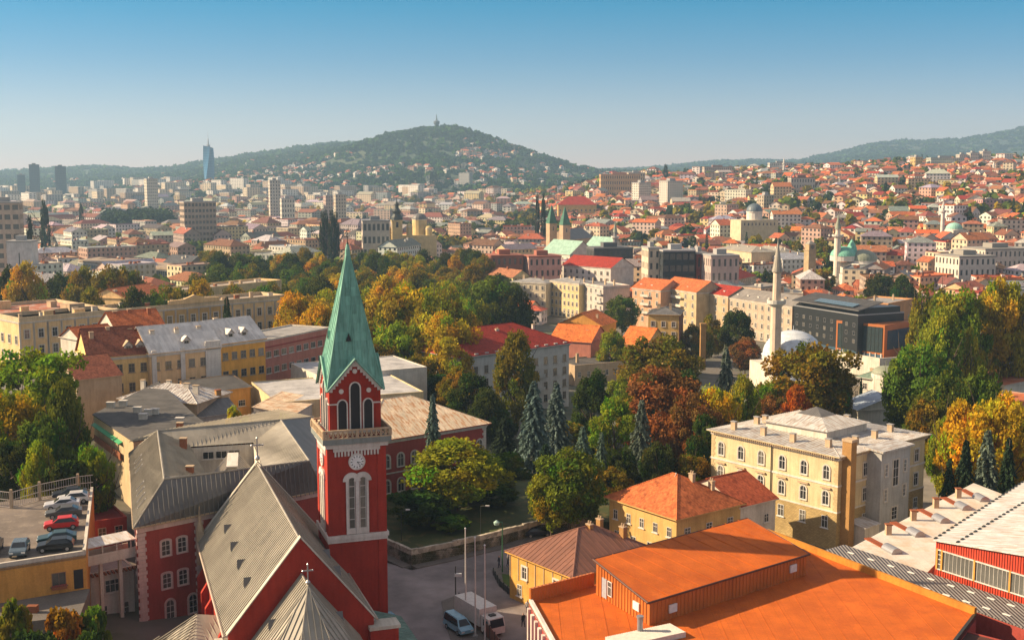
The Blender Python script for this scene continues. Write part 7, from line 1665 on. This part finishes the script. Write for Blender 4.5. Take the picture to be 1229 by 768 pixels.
for x, y, u, st_ in addfield(600, 2350, 27, -.48, .1, True):
    if u > 600 + 18 or (u > 240 and y < 735) or (u > 600): continue
    if u < 240 and y < 560: continue
    gl = NOI(x, y, 110) + .4 * NOI(x, y, 45)
    if gl > .34 or q.random() < .08: treespots.append((x, y)); treespots.append((x + 8, y + 7)); treespots.append((x - 8, y + 5)); continue
    th = R(52) + (q.random() < .65) * R(90) + NOI(x, y, 200) * .5
    if q.random() < (.62 if y < 1500 else .35):
        st = q.choice([3, 4, 4, 5, 5, 6]); W, Dp = q.uniform(18, 34), q.uniform(12, 16); rk = q.choice(['hip', 'gx', 'flat', 'flat', 'hip']); rc = wch({'grey': 4, 'pale grey': 4, 'brown': 6, 'rust-brown': 4, 'dull orange': 1.5, 'sandy': 4, 'charcoal': 1}); wc = wch({'white': 4, 'cream': 5, 'pale yellow': 2, 'tan': 4, 'grey': 3, 'pink': 2})
        items.append(('apt', x, y, u, th, W, Dp, st, rk, rc, wc))
    else:
        for dx, dy in ((-6, -3), (7, 5)):
            items.append(('house', x + dx, y + dy, u, th, q.uniform(10, 16), q.uniform(9, 12), q.choice([2, 2, 3]), q.choice(['hip', 'gx', 'gy']), wch({'terracotta': 2, 'dull orange': 3, 'brown': 6, 'rust-brown': 5, 'grey': 3, 'sandy': 2}), wch({'white': 6, 'cream': 4, 'pale yellow': 2, 'tan': 2, 'pink': 1})))
LM = [(1006, 300, 'the white minaret'), (934, 330, 'the tall pale minaret'), (971, 315, 'the stone clock tower'), (1036, 315, 'the domed mosque'), (1143, 275, 'the small green dome'), (905, 255, 'the dark grey dome'), (670, 260, 'the twin green spires'), (477, 262, 'the black baroque steeple'), (234, 258, 'the brown office tower'), (248, 195, 'the twisted glass skyscraper'), (50, 215, 'the twin dark towers'),
      (766, 228, 'the high-rise pair'), (1020, 370, 'the black hotel'), (812, 315, 'the dark glass office'), (715, 320, 'the red-roofed palace'), (328, 230, 'the pale slab tower'), (155, 312, 'the curved glass building'), (1192, 244, 'the hillside minaret'), (692, 245, 'the big red roof'), (900, 360, 'the long tan block'), (744, 215, 'the ridge-top school'), (394, 266, 'the dark poplars'), (1180, 330, 'the right-hand park'), (450, 275, 'the arcaded civic block')]
LBL = {}
def lab_at(base, u, v):
    n = min(LM, key=lambda l: math.hypot((l[0] - u) * .6, (l[1] - v) * 1.4)); du, dv = u - n[0], v - n[1]
    far = math.hypot(du, dv * 2); pre = 'just ' if far < 25 else 'well ' if far > 90 else ''
    if abs(du) < 10: rel = 'above' if dv < 0 else 'below'
    elif abs(dv) < 6: rel = 'left of' if du < 0 else 'right of'
    else: rel = ('above' if dv < 0 else 'below') + ' and ' + ('left of' if du < 0 else 'right of')
    return base + ' ' + pre + rel + ' ' + n[2]
RKN = {'hip': 'hipped', 'gx': 'pitched', 'gy': 'gabled', 'flat': 'flat'}
items.sort(key=lambda t: t[2] / (1.7 if t[0] == 'apt' else 1))
cnt = {'house': 0, 'apt': 0}; LIM = {'house': 285, 'apt': 250}
SW = {k: (MB(), MB()) for k in ('house', 'apt')}; far_n = 0
def hidden(u, v): return v > 340 and u < 600
for kind, x, y, u, th, W, Dp, st, rk, rc, wc in items:
    if not (-25 < u < 1255): continue
    if not free(x, y, max(W, Dp) * .42): continue
    z = g(x, y); h = st * 3.1; uu, vv = pix(x, y, z + h)
    cr = tuple(v * q.uniform(.82, 1.15) for v in RC[rc]); cw = tuple(v * q.uniform(.88, 1.08) for v in WC[wc]); rh = 0 if rk == 'flat' else q.uniform(.22, .34) * (min(W, Dp) if rk == 'hip' else Dp if rk == 'gx' else W)
    if cnt[kind] < LIM[kind]:
        cnt[kind] += 1; mb, mr = MB(), MB(); house_geo(mb, mr, 0, 0, 0, 0, W, Dp, st, rk, rh, cw, cr, 3.0, y < 900)
        # orientation: walls facing away are plain, so place rotated geometry explicitly
        mb, mr = MB(), MB(); 
        house_geo(mb, mr, x, y, z, th, W, Dp, st, rk, rh, cw, cr, 3.0, y < 900)
        for m_ in (mb, mr):
            c, s = math.cos(-th), math.sin(-th); m_.v = [((a - x) * c - (b - y) * s, (a - x) * s + (b - y) * c, cc - z) for a, b, cc in m_.v]
        nm = 'house' if kind == 'house' else 'apartment_building'; stn = {1: 'low', 2: 'two-storey', 3: 'three-storey', 4: 'four-storey', 5: 'five-storey', 6: 'six-storey'}[st]
        lb = lab_at('%s %s %s, %s %s roof,' % (stn, wc.replace(' ', '-'), 'house' if kind == 'house' else 'block', RKN[rk], rc.replace(' ', '-')), uu, vv)
        r_ = mb.build(nm, [TW, TG], None, loc=(x, y, z), rz=th, label=lb, cat='house' if kind == 'house' else 'apartment building', group='town houses' if kind == 'house' else 'town apartment buildings')
        mr.build('roof', [TF if rk == 'flat' else TR], r_)
        if y < 1100:
            for k in range(1 if kind == 'house' else 2 + (rk == 'flat')):
                lx, ly = q.uniform(-.3, .3) * W, q.uniform(-.25, .25) * Dp
                zz = h + (rh * (1 - abs(ly) / (Dp / 2)) if rk in ('gx', 'hip') else rh * (1 - abs(lx) / (W / 2)) if rk == 'gy' else .1)
                ch = MB(); s_ = q.uniform(.35, .6) * (1.8 if rk == 'flat' else 1); ch.box(-s_, s_, -s_ * .8, s_ * .8, -1.2, q.uniform(.9, 1.6)); ch.build('chimney', OFFW if q.random() < .6 else BRICK, r_, loc=(lx, ly, zz))
    else:
        house_geo(*SW[kind], x, y, z, th, W, Dp, st, rk, rh, cw, cr, 3.4 if y < 1500 else 4.5, False, far=True)
# sparse houses far up the slopes
for i in range(4200):
    y = q.uniform(2300, 4300); u = q.uniform(-40, 1260); x = (u - 614.5) / F * y
    dens = .5 + .9 * NOI(x, y, 260)
    v = pix(x, y, g(x, y))[1]
    if 380 < u < 700 and v < 200: dens -= .55
    if 545 < u < 625 and 170 < v < 194: dens += 1.1
    if 300 < u < 470 and v < 185: dens -= .5
    if v < 185 and u < 700: dens -= .25
    if u < 240: dens -= .15
    if q.random() > dens: continue
    rc = wch({'terracotta': 3, 'dull orange': 4, 'brown': 3, 'rust-brown': 4, 'pale grey': 2}); wc = wch({'white': 7, 'cream': 4, 'tan': 1, 'pink': 1}); W, Dp = q.uniform(10, 18), q.uniform(9, 13)
    house_geo(*SW['house'], x, y, g(x, y), q.uniform(0, 3), W, Dp, q.choice([2, 2, 3]), q.choice(['hip', 'gx', 'gy']), 3, WC[wc], RC[rc], 6, False, far=True)
for i in range(420):
    y = q.uniform(2200, 3400); u = q.uniform(-40, 560); x = (u - 614.5) / F * y
    if NOI(x, y, 300) < -.1 or pix(x, y, g(x, y))[1] < 222: continue
    house_geo(*SW['apt'], x, y, g(x, y), R(45) + q.uniform(-.2, .2) + (q.random() < .5) * R(90), q.uniform(20, 50), q.uniform(12, 16), q.choice([4, 5, 6, 8, 9]), 'flat', 0, WC[wch({'white': 5, 'cream': 4, 'tan': 3, 'grey': 3})], RC['pale grey'], 5, False, far=True)
for kind, nm, lb in (('house', 'distant_houses', 'countless small houses with orange roofs covering the far slopes'), ('apt', 'distant_apartment_blocks', 'mass of pale apartment blocks in the far city')):
    a, b = SW[kind]; o = a.build(nm, [TW, TG], None, kind='stuff', label=lb); b.build('roof', [TR if kind == 'house' else TF], o, kind='stuff')
# ================= landmark buildings =================
def block(name, label, cat, u0, u1, vt, D, dep, wallc, st, th=None, bay=2.8, roofc=(.3, .29, .28), wf=.4, z0=None, side=None, glass=TG):
    x0, _, zt = PD(u0, vt, D); x1 = PD(u1, vt, D)[0]; xm = (x0 + x1) / 2; z = g(xm, D) if z0 is None else z0; W = x1 - x0
    th = R(12) if th is None else th
    Wl = W / (abs(math.cos(th)) + abs(math.sin(th)) * dep) if dep < 3 else W * .9; Dp = Wl * dep if dep < 3 else dep
    h = zt - z; mb = MB(); mb.col = wallc; x, y = xm, D + Dp / 2; c, s = math.cos(th), math.sin(th)
    ps = [(-Wl / 2, -Dp / 2), (Wl / 2, -Dp / 2), (Wl / 2, Dp / 2), (-Wl / 2, Dp / 2)]
    for i in range(4):
        a, b = ps[i], ps[(i + 1) % 4]; dx, dy = b[0] - a[0], b[1] - a[1]; L_ = math.hypot(dx, dy); facade(mb, a, (dx / L_, dy / L_), L_, 0, h, st, bay, wallc, wfrac=wf, inset=.2)
    r_ = mb.build(name, [TW, glass], None, loc=(x, y, z), rz=th, label=label, cat=cat)
    m2 = MB(); m2.col = roofc; m2.box(-Wl / 2 - .2, Wl / 2 + .2, -Dp / 2 - .2, Dp / 2 + .2, h, h + .8); m2.box(-Wl * .2, Wl * .15, -Dp * .2, Dp * .2, h + .8, h + 3.4); m2.col = None; m2.build('roof', [flat(roofc, .8, 0, 'roof_plain')], r_)
    USED.append((x - Wl, y - Dp, 1, 0, Wl * 2, Dp * 2, 0)); return r_, Wl, Dp, h
G_ = (.10, .13, .15)
block('office_tower', 'brown and cream office tower slab above the curved glass building', 'tower', 213, 256, 243, 1000, 14, (.40, .31, .24), 9, R(30), wf=.7, z0=-14)
block('tower_block', 'pale slab tower left of centre with plain end wall', 'tower', 320, 336, 217, 1500, .9, (.55, .50, .42), 14, R(20), z0=-14)
block('apartment_tower', 'cream apartment tower right below the pale slab tower', 'tower', 334, 353, 239, 1350, .8, (.58, .54, .46), 7, R(20), z0=-14)
block('apartment_tower', 'pinkish apartment tower left of the tan one above the dark poplars', 'tower', 387, 399, 235, 1500, .9, (.50, .36, .30), 9, R(30), z0=-14)
block('apartment_tower', 'tan apartment tower above the dark poplars', 'tower', 399, 415, 234, 1450, .9, (.48, .40, .30), 10, R(20), z0=-14)
block('civic_block', 'grey-roofed civic block with dark arcaded front near the baroque steeple', 'building', 431, 467, 266, 820, 16, (.44, .38, .32), 4, R(10), wf=.6, roofc=(.2, .2, .2), z0=-14)
block('tower_block', 'cream tower standing over the dark grove at left', 'tower', 170, 188, 215, 1900, 1.0, (.56, .50, .40), 12, R(30))
block('corner_block', 'tan balconied block at the left edge above the trees', 'apartment building', -22, 19, 244, 700, 16, (.46, .36, .28), 9, R(15), bay=4, wf=.7, z0=-14)
block('white_annexe', 'blank white flat building below the tan balconied block', 'building', 5, 37, 291, 640, 12, (.58, .55, .52), 1, R(5), bay=40, wf=.05, z0=-14)
for u0, u1, vt, lab in ((31, 46, 198, 'left of two dark glass twin towers at far left'), (62, 78, 200, 'right of two dark glass twin towers at far left')):
    r_, a, b, h = block('glass_tower', lab, 'tower', u0, u1, vt, 2600, 1.0, (.09, .12, .15), 20, R(20), wf=.85, roofc=(.06, .08, .09), glass=GLASSB); r_['group'] = 'twin dark glass towers'
block('glass_tower', 'lower bluish tower left of the twin dark towers', 'tower', 18, 29, 210, 2650, 1.0, (.12, .16, .20), 16, R(20), wf=.8, glass=GLASSB)
block('apartment_tower', 'white high-rise left of the pair below the ridge-top school', 'apartment building', 759, 782, 220, 1350, .7, (.62, .58, .50), 11, R(35))
block('apartment_tower', 'white high-rise right of the pair below the ridge-top school', 'apartment building', 792, 821, 218, 1300, .6, (.62, .58, .50), 11, R(35))
block('ridge_school', 'long tan and orange school on the ridge skyline right of centre', 'school', 718, 771, 210, 1600, 18, (.52, .32, .16), 4, R(3), roofc=(.4, .2, .12))
block('ridge_block', 'tan block at the end of the ridge-top school', 'building', 753, 775, 208, 1640, 14, (.50, .40, .26), 5, R(3))
block('ridge_block', 'flat pale block on the skyline right of the dark cypress', 'building', 843, 882, 201, 1850, 16, (.46, .38, .30), 3, R(3), roofc=(.28, .16, .12))
block('hillside_block', 'grey-tan flat roofed block half way up the hill above the dark grey dome', 'building', 910, 930, 235 - 0, 1150, .8, (.44, .36, .26), 5, R(30))
block('hillside_terrace', 'long pale building with brown roof on the slope left of the cypress cluster', 'building', 947, 980, 214, 1300, 12, (.50, .45, .38), 3, R(5), roofc=(.2, .1, .07))
block('hilltop_terrace', 'long cream and green terrace on the hilltop skyline at right', 'apartment building', 1114, 1160, 190, 1700, 16, (.50, .50, .40), 4, R(4))
block('hilltop_block', 'square ochre block on the skyline left of the cream terrace', 'building', 1095, 1108, 189, 1700, .9, (.55, .38, .14), 4, R(20))
for i, (u0, u1, vt) in enumerate(((1150, 1162, 186), (1163, 1176, 184), (1178, 1190, 182))): block('hilltop_block', ['left', 'middle', 'right'][i] + ' of three pale blocks on the highest ridge at right', 'apartment building', u0, u1, vt, 1800, .8, (.56, .50, .42), 4, R(10))
block('skyline_block', 'white flat building on the skyline beside the thin distant minaret', 'building', 922, 955, 196, 1880, 14, (.56, .52, .46), 3, R(2))
DKG = (.03, .035, .04)
block('dark_office', 'long dark glass office with banded front and cream left end', 'office building', 791, 835, 302, 600, 14, DKG, 5, R(8), wf=.8, roofc=(.35, .34, .33), z0=-14)
block('cream_office', 'cream block joined to the left end of the dark glass office', 'office building', 775, 791.5, 299, 606, 14, (.56, .48, .36), 5, R(8), z0=-14)
block('red_office', 'dark red cube at the right end of the dark glass office', 'office building', 833, 848, 305, 604, 12, (.22, .05, .035), 3, R(8), wf=.3, z0=-14)
block('pink_riverside_block', 'long pale pink block with stepped balconies right of the dark red cube', 'apartment building', 848, 887, 308, 590, 14, (.46, .36, .32), 4, R(10), z0=-14)
block('pale_institute', 'long pale institute building with grey hip roof below the small green dome', 'building', 1140, 1196, 309, 640, 22, (.58, .52, .44), 4, R(14), wf=.4, roofc=(.25, .23, .2), z0=-13)
block('upper_institute', 'upper pale wing of the long institute building behind it', 'building', 1170, 1240, 300, 690, 22, (.56, .50, .42), 4, R(14), wf=.4, roofc=(.25, .23, .2), z0=-12)
block('pink_courtyard_block', 'pink block with rust roof terrace left of the red roofed palace', 'building', 628, 673, 309, 640, 14, (.50, .30, .25), 4, R(14), roofc=(.30, .10, .06), z0=-14)
block('brown_terraced_block', 'brown-red block with rust roof terraces left of the pink block', 'building', 583, 627, 308, 640, 14, (.28, .12, .08), 4, R(14), roofc=(.32, .10, .05), z0=-14)
block('dark_flat_block', 'long charcoal flat roofed block between the green copper roofs', 'building', 706, 760, 299, 690, 16, (.07, .07, .07), 4, R(12), roofc=(.10, .10, .10), z0=-14)
for nm, lab, A, B, ze, dp, rf, wm, n in [
 ('red_roofed_palace', 'white palace with smooth dark red hip roof in the town centre', (675, 318), (733, 322), 4, 20, ('gx', 5, TILER, .4, None), WHITE, 8),
 ('copper_roofed_hall', 'pale hall with sloping light green copper roof left of the charcoal block', (650, 303), (684, 306), 4, 20, ('gx', 8, COPPERP, .5, None), OFFW, 6),
 ('copper_roofed_gallery', 'hall with light green copper slope right of the charcoal block', (700, 299), (727, 301), 5, 18, ('gx', 8, COPPERP, .5, None), OFFW, 5),
 ('cream_corner_palace', 'cream corner building with grey roof right of the riverside centre', (862, 298), (902, 303), 6, 18, ('hip', 3, SEAMG, .5, None), CREAM, 7),
 ('yellow_terrace', 'bright yellow gabled terrace above the cream corner palace', (900, 300), (935, 304), 5, 14, ('hip', 3, SEAMG, .5, None), YEL, 6),
 ('curved_hall', 'white hall with broad grey curved roof near the short dark minaret', (773, 286), (802, 288), 1, 30, ('hip', 4, SEAMG, .5, None), WHITE, 5),
 ('big_red_roofed_school', 'long yellow building with big red roof in front of the far ridge', (670, 246), (716, 246), 18, 24, ('hip', 9, TILER, .5, None), YEL, 9)]:
    a, th_, W_ = frame(A, B, ze)
    if W_ > 90: continue
    r_, W, D_, h = bl(nm, lab, 'building', A, B, ze, dp, g(*a) if ze > 10 else -14, wm, rf, [('F', n, [z for z in (14, 10.4, 6.8) if z < ze + 12], dict(w_=1.6, h=2.1))])
    stdchim(r_, W, D_, h + 2, 4, n)
# curved glass government building
def curved():
    r_ = thing('glass_building', 'long curved glass fronted building with tan roof and yellow base behind the palace trees', 'building', (*P(94, 330, -14), -14)); bx, by, _ = r_.location
    pts = [P(94, 314, 1), P(120, 317, 1), P(150, 319.5, 1), P(180, 322, 1), P(215, 325, 1)]; back = [(x + 4, y + 26) for x, y in pts]
    l = [(x - bx, y - by) for x, y in pts]; bk = [(x - bx, y - by) for x, y in back]
    mb = MB(); mb.prism(l + bk[::-1], -2, 14.8); mb.build('wall', GREYW, r_)
    mb = MB(); mb.prism([(x, y - .6) for x, y in l] + bk[::-1], 14.9, 15.9); mb.build('roof', mat('felt', (.36, .28, .20)), r_)
    for i in range(4):
        a, b = Vector(l[i]), Vector(l[i + 1]); L_ = (b - a).length; an = math.atan2(b.y - a.y, b.x - a.x)
        mb = MB(); mb.box(.1, L_ - .1, -.3, -.02, 4, 14.2); gp_ = mb.build('glass_panel', glassmat('pale_glass', (.10, .14, .15), (.30, .34, .33), .15), r_, loc=(a.x, a.y, 0), rz=an)
        mb = MB()
        for z in (4, 6.4, 9, 11.6, 14.2): mb.box(0, L_, -.5, -.31, z - .15, z + .15)
        for k in range(int(L_ / 2)): mb.box(k * 2, k * 2 + .15, -.42, -.31, 4, 14.2)
        mb.build('mullions', WHITE, gp_)
        mb = MB(); mb.box(0, L_, -.7, -.02, 0, 3.6); mb.build('yellow_base', flat((.70, .42, .03), .6, 0, 'yellow_base_paint'), r_, loc=(a.x, a.y, 0), rz=an)
    USED.append((pts[0][0] - 3, min(p[1] for p in pts) - 3, 1, 0, pts[-1][0] - pts[0][0] + 8, 40, 0))
curved()
# twisted skyscraper
def twist():
    x, y, zt = PD(250, 178, 3000); z = g(x, y); r_ = thing('twisted_skyscraper', 'tall twisting blue glass skyscraper with mast on the left horizon', 'skyscraper', (x, y, z)); zt -= z
    w_ = 11.5; vs, fs = [], []; n = 24
    for i in range(n + 1):
        t = i / n; a = R(20) + t * R(58); s = 1 - .12 * t
        for k in range(4): an = a + k * math.pi / 2 + math.pi / 4; vs.append((w_ * 1.25 * s * math.cos(an), w_ * 1.25 * s * math.sin(an), zt * t + (6 * (k == 1) + 3 * (k == 2)) * t * t))
    for i in range(n):
        for k in range(4): fs.append((i * 4 + k, i * 4 + (k + 1) % 4, (i + 1) * 4 + (k + 1) % 4, (i + 1) * 4 + k))
    fs.append(tuple(n * 4 + k for k in range(4))); mb = MB(); mb.add(vs, fs)
    m, nt, b = newmat('blue_curtain_wall'); b.inputs['Roughness'].default_value = .15; tc = N(nt, 'TexCoord'); sep = N(nt, 'SeparateXYZ'); nt.links.new(tc.outputs['Object'], sep.inputs[0])
    f = mathn(nt, 'LESS_THAN', mathn(nt, 'FRACT', mathn(nt, 'DIVIDE', sep.outputs[2], 4.0)), .3); nt.links.new(mixc(nt, f, (.03, .12, .24), (.10, .22, .34)), b.inputs['Base Color'])
    mb.build('glass_shaft', m, r_); mb = MB(); mb.lathe([(5, zt), (4.5, zt + 8), (2, zt + 9), (1.2, zt + 22), (.4, zt + 24), (.25, zt + 40)], n=8); mb.build('mast', METALG, r_)
twist()
# tv tower on the hill
x, y, zt = PD(524, 141, 3600); z = g(x, y); r_ = thing('television_tower', 'slender television tower with round pod on top of the wooded hill', 'tower', (x, y, z)); zz = lambda v: PD(524, v - 3, 3600)[2] - z
mb = MB(); mb.lathe([(5, -8), (3.4, zz(154)), (3.4, zz(149))], n=10); mb.build('shaft', flat((.10, .11, .12), .7, 0, 'dark_concrete'), r_)
mb = MB(); mb.lathe([(3.4, zz(154.5)), (7.5, zz(152.5)), (9, zz(151)), (9, zz(149)), (3.5, zz(147.8)), (2, zz(147))], n=14); mb.build('pod', flat((.10, .11, .12), .7, 0, 'dark_concrete'), r_)
mb = MB(); mb.lathe([(2.4, zz(147.5)), (1.5, zz(144)), (.8, zz(140.5))], n=6); mb.build('antenna', flat((.10, .11, .12), .7, 0, 'dark_concrete'), r_)
# poplars and named far trees
for i, (u, vt, w_, D) in enumerate(((387, 257, 9, 800), (391, 255, 9, 805), (398, 255, 10, 795), (403, 257, 9, 800))): tp(u, vt, w_, D, 'poplar', 'dc', ['first', 'second', 'third', 'last'][i] + ' from the left in the row of four dark poplars left of the steeple', z0=-14)
for u, vt, w_, D, lab in ((645, 235, 6, 1000, 'left dark poplar of the pair above the twin green spires'), (652, 235, 7, 1005, 'right dark poplar of the pair above the twin green spires'), (518, 206, 5, 2500, 'left distant dark poplar right of the steeple'), (523, 207, 5, 2500, 'right distant dark poplar right of the steeple'), (799, 198, 6, 1800, 'lone cypress on the skyline'), (97, 245, 6, 1300, 'dark poplar left of the cream avenue block'), (53, 243, 12, 900, 'left tall poplar near the tan balconied block'), (35, 262, 10, 700, 'dark conifer before the avenue at left')): tp(u, vt, w_, D, 'poplar', 'dc', lab)
# ================= far trees =================
def icoverts():
    bm = bmesh.new(); bmesh.ops.create_icosphere(bm, subdivisions=1, radius=1); v = np.array([tuple(a.co) for a in bm.verts]); f = np.array([[a.index for a in p.verts] for p in bm.faces]); bm.free(); return v, f
def leafcloud(name, pts, label, per=34, leaf=.22):
    r = np.random.default_rng(5); P_ = np.array([p[:3] for p in pts]); Wd = np.array([p[3] for p in pts]); Hh = np.array([p[4] for p in pts]); C0 = np.array([p[5] for p in pts]); n = len(P_)
    d = rnd_unit(r, n * per); rad = r.uniform(.55, 1.0, n * per); sc = np.stack([Wd / 2, Wd / 2, Hh / 2], 1).repeat(per, 0)
    C = P_.repeat(per, 0) + d * rad[:, None] * sc + np.stack([np.zeros(n), np.zeros(n), Hh * .5], 1).repeat(per, 0)
    nr = d + rnd_unit(r, n * per) * .7; nr /= np.linalg.norm(nr, axis=1)[:, None]; A = np.cross(nr, rnd_unit(r, n * per)); A /= np.linalg.norm(A, axis=1)[:, None]; B = np.cross(nr, A); sz = (Wd.repeat(per) * leaf * r.uniform(.6, 1.2, n * per))[:, None]
    col = C0.repeat(per, 0) * r.uniform(.65, 1.35, (n * per, 1)); return put(name, quadmesh(name, C, A * sz, B * sz * .8, col, LEAF), None, color=(1, 1, 1), kind='stuff', label=label)
pts = []; indiv = 0
FC = ['dg', 'gr', 'gr', 'ol', 'dc', 'am', 'ol', 'yg']
for x, y in treespots:
    u = 614.5 + F * x / y
    if not (-20 < u < 1250) or not free(x, y, 3): continue
    for k in range(2 if y < 1200 else 1):
        xx, yy = x + q.uniform(-6, 6), y + q.uniform(-6, 6); c = q.choice(FC); z = g(xx, yy); h = q.uniform(7, 15); w_ = q.uniform(6, 10)
        cf = q.random() < .25
        if cf: w_ *= .5; h *= 1.15; c = 'dc'
        if y < 900 and not cf and indiv < 45:
            indiv += 1; uu, vv = pix(xx, yy, z + h); tree(xx, yy, z, w_ * 1.25, h, 'small', c, lab_at('%s town tree' % COLS[c][1], uu, vv), 'trees between the town houses')
        elif y < 950 and cf: uu, vv = pix(xx, yy, z + h); tree(xx, yy, z, w_ * 1.3, h * 1.1, 'smallconifer', 'dc', lab_at('dark town conifer', uu, vv), 'conifers between the town houses')
        else: pts.append((xx, yy, z - 1, w_ * 1.2, h + 1, tuple(v for v in COLS[c][0])))
# gap fillers: small trees between houses
for i in range(1700):
    y = 560 + 1700 * q.random() ** .8; u = q.uniform(600 if y < 735 else -20, 1250); x = (u - 614.5) / F * y
    if y < 545 or not free(x, y, 2): continue
    c = q.choice(FC); pts.append((x, y, g(x, y) - 1, q.uniform(4, 7), q.uniform(5, 11), COLS[c][0]))
# dark grove at left and woods
for i in range(420):
    u, y = q.uniform(126, 206), q.uniform(1350, 1500); x = (u - 614.5) / F * y; pts.append((x, y, g(x, y) - 1, q.uniform(9, 13), q.uniform(18, 27), COLS['dc'][0]))
for i in range(900):
    u, y = q.uniform(470, 640), q.uniform(1150, 1500); x = (u - 614.5) / F * y
    if NOI(x, y, 90) > -.05 and free(x, y, 2): pts.append((x, y, g(x, y) - 1, q.uniform(8, 12), q.uniform(10, 18), COLS[q.choice(['dg', 'ol', 'dc', 'dg'])][0]))
leafcloud('city_trees', pts, 'trees scattered thickly between the far houses')
pts = []
for i in range(17000):
    y = 2250 + 2300 * q.random(); u = q.uniform(-60, 1290); x = (u - 614.5) / F * y; v = pix(x, y, g(x, y))[1]
    dn = .62 - .5 * NOI(x, y, 260)
    if v < 200 and u < 700: dn = 1.0 - .6 * (NOI(x, y, 110) > .36)
    if 560 < u < 620 and 172 < v < 192: dn -= .5
    if q.random() > dn: continue
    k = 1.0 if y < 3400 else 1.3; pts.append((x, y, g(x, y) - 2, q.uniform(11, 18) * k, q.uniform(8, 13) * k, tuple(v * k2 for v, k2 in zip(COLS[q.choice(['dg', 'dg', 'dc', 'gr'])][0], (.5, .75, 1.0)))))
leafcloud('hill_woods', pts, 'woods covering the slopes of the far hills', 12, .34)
pts = []
for i in range(9000):
    y = 4600 + 3200 * q.random(); u = q.uniform(-60, 1290); x = (u - 614.5) / F * y
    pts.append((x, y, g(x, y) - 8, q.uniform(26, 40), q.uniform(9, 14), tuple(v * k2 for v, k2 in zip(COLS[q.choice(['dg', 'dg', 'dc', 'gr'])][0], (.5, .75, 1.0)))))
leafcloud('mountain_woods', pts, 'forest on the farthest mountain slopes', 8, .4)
# ================= haze =================
mb = MB(); mb.box(-5600, 5600, -300, 9300, -60, 330)
m = bpy.data.materials.new('haze'); m.use_nodes = True; nt_ = m.node_tree; nt_.nodes.clear(); o = nt_.nodes.new('ShaderNodeOutputMaterial'); pv = nt_.nodes.new('ShaderNodeVolumePrincipled')
pv.inputs['Color'].default_value = (.48, .74, 1.0, 1); pv.inputs['Density'].default_value = .000125; pv.inputs['Anisotropy'].default_value = .2
nt_.links.new(pv.outputs[0], o.inputs['Volume'])
mb.build('haze', m, None, kind='stuff')

# labels of look-alikes: tell them apart by their order from the left
from collections import defaultdict
dd = defaultdict(list)
for o in bpy.data.objects:
    if o.parent is None and 'label' in o and 'category' in o and 'group' in o: dd[o['label']].append(o)
ORD = ['leftmost', 'second', 'third', 'fourth', 'fifth', 'sixth', 'seventh', 'eighth', 'ninth', 'tenth', 'eleventh', 'twelfth']
NUM = 'two three four five six seven eight nine ten eleven twelve'.split()
for l, os_ in dd.items():
    if 2 <= len(os_) <= 12:
        os_.sort(key=lambda o: o.location.x / max(1, o.location.y)); n_ = NUM[len(os_) - 2]
        for i, o in enumerate(os_):
            t = ('left one of two: ' if i == 0 else 'right one of two: ') if len(os_) == 2 else ORD[i] + ' of %s: ' % n_
            s_ = t + l
            if len(s_.split()) > 16: s_ = s_.replace(' just', '').replace(' well', '')
            if len(s_.split()) > 16: s_ = s_.replace(' the ', ' ', 1)
            s_ = ' '.join(s_.split()[:16]) if False else s_
            o['label'] = s_

for o in bpy.data.objects:
    l = o.get('label')
    if l and len(l.split()) > 16:
        for a_, b_ in ((' just', ''), (' well', ''), (' and left of', ' left of'), (' and right of', ' right of'), (' roof,', ','), (' standing', ''), (' small', ''), (' half', '')):
            if len(l.split()) > 16: l = l.replace(a_, b_)
        if len(l.split()) > 16: print('LONG', l)
        o['label'] = l
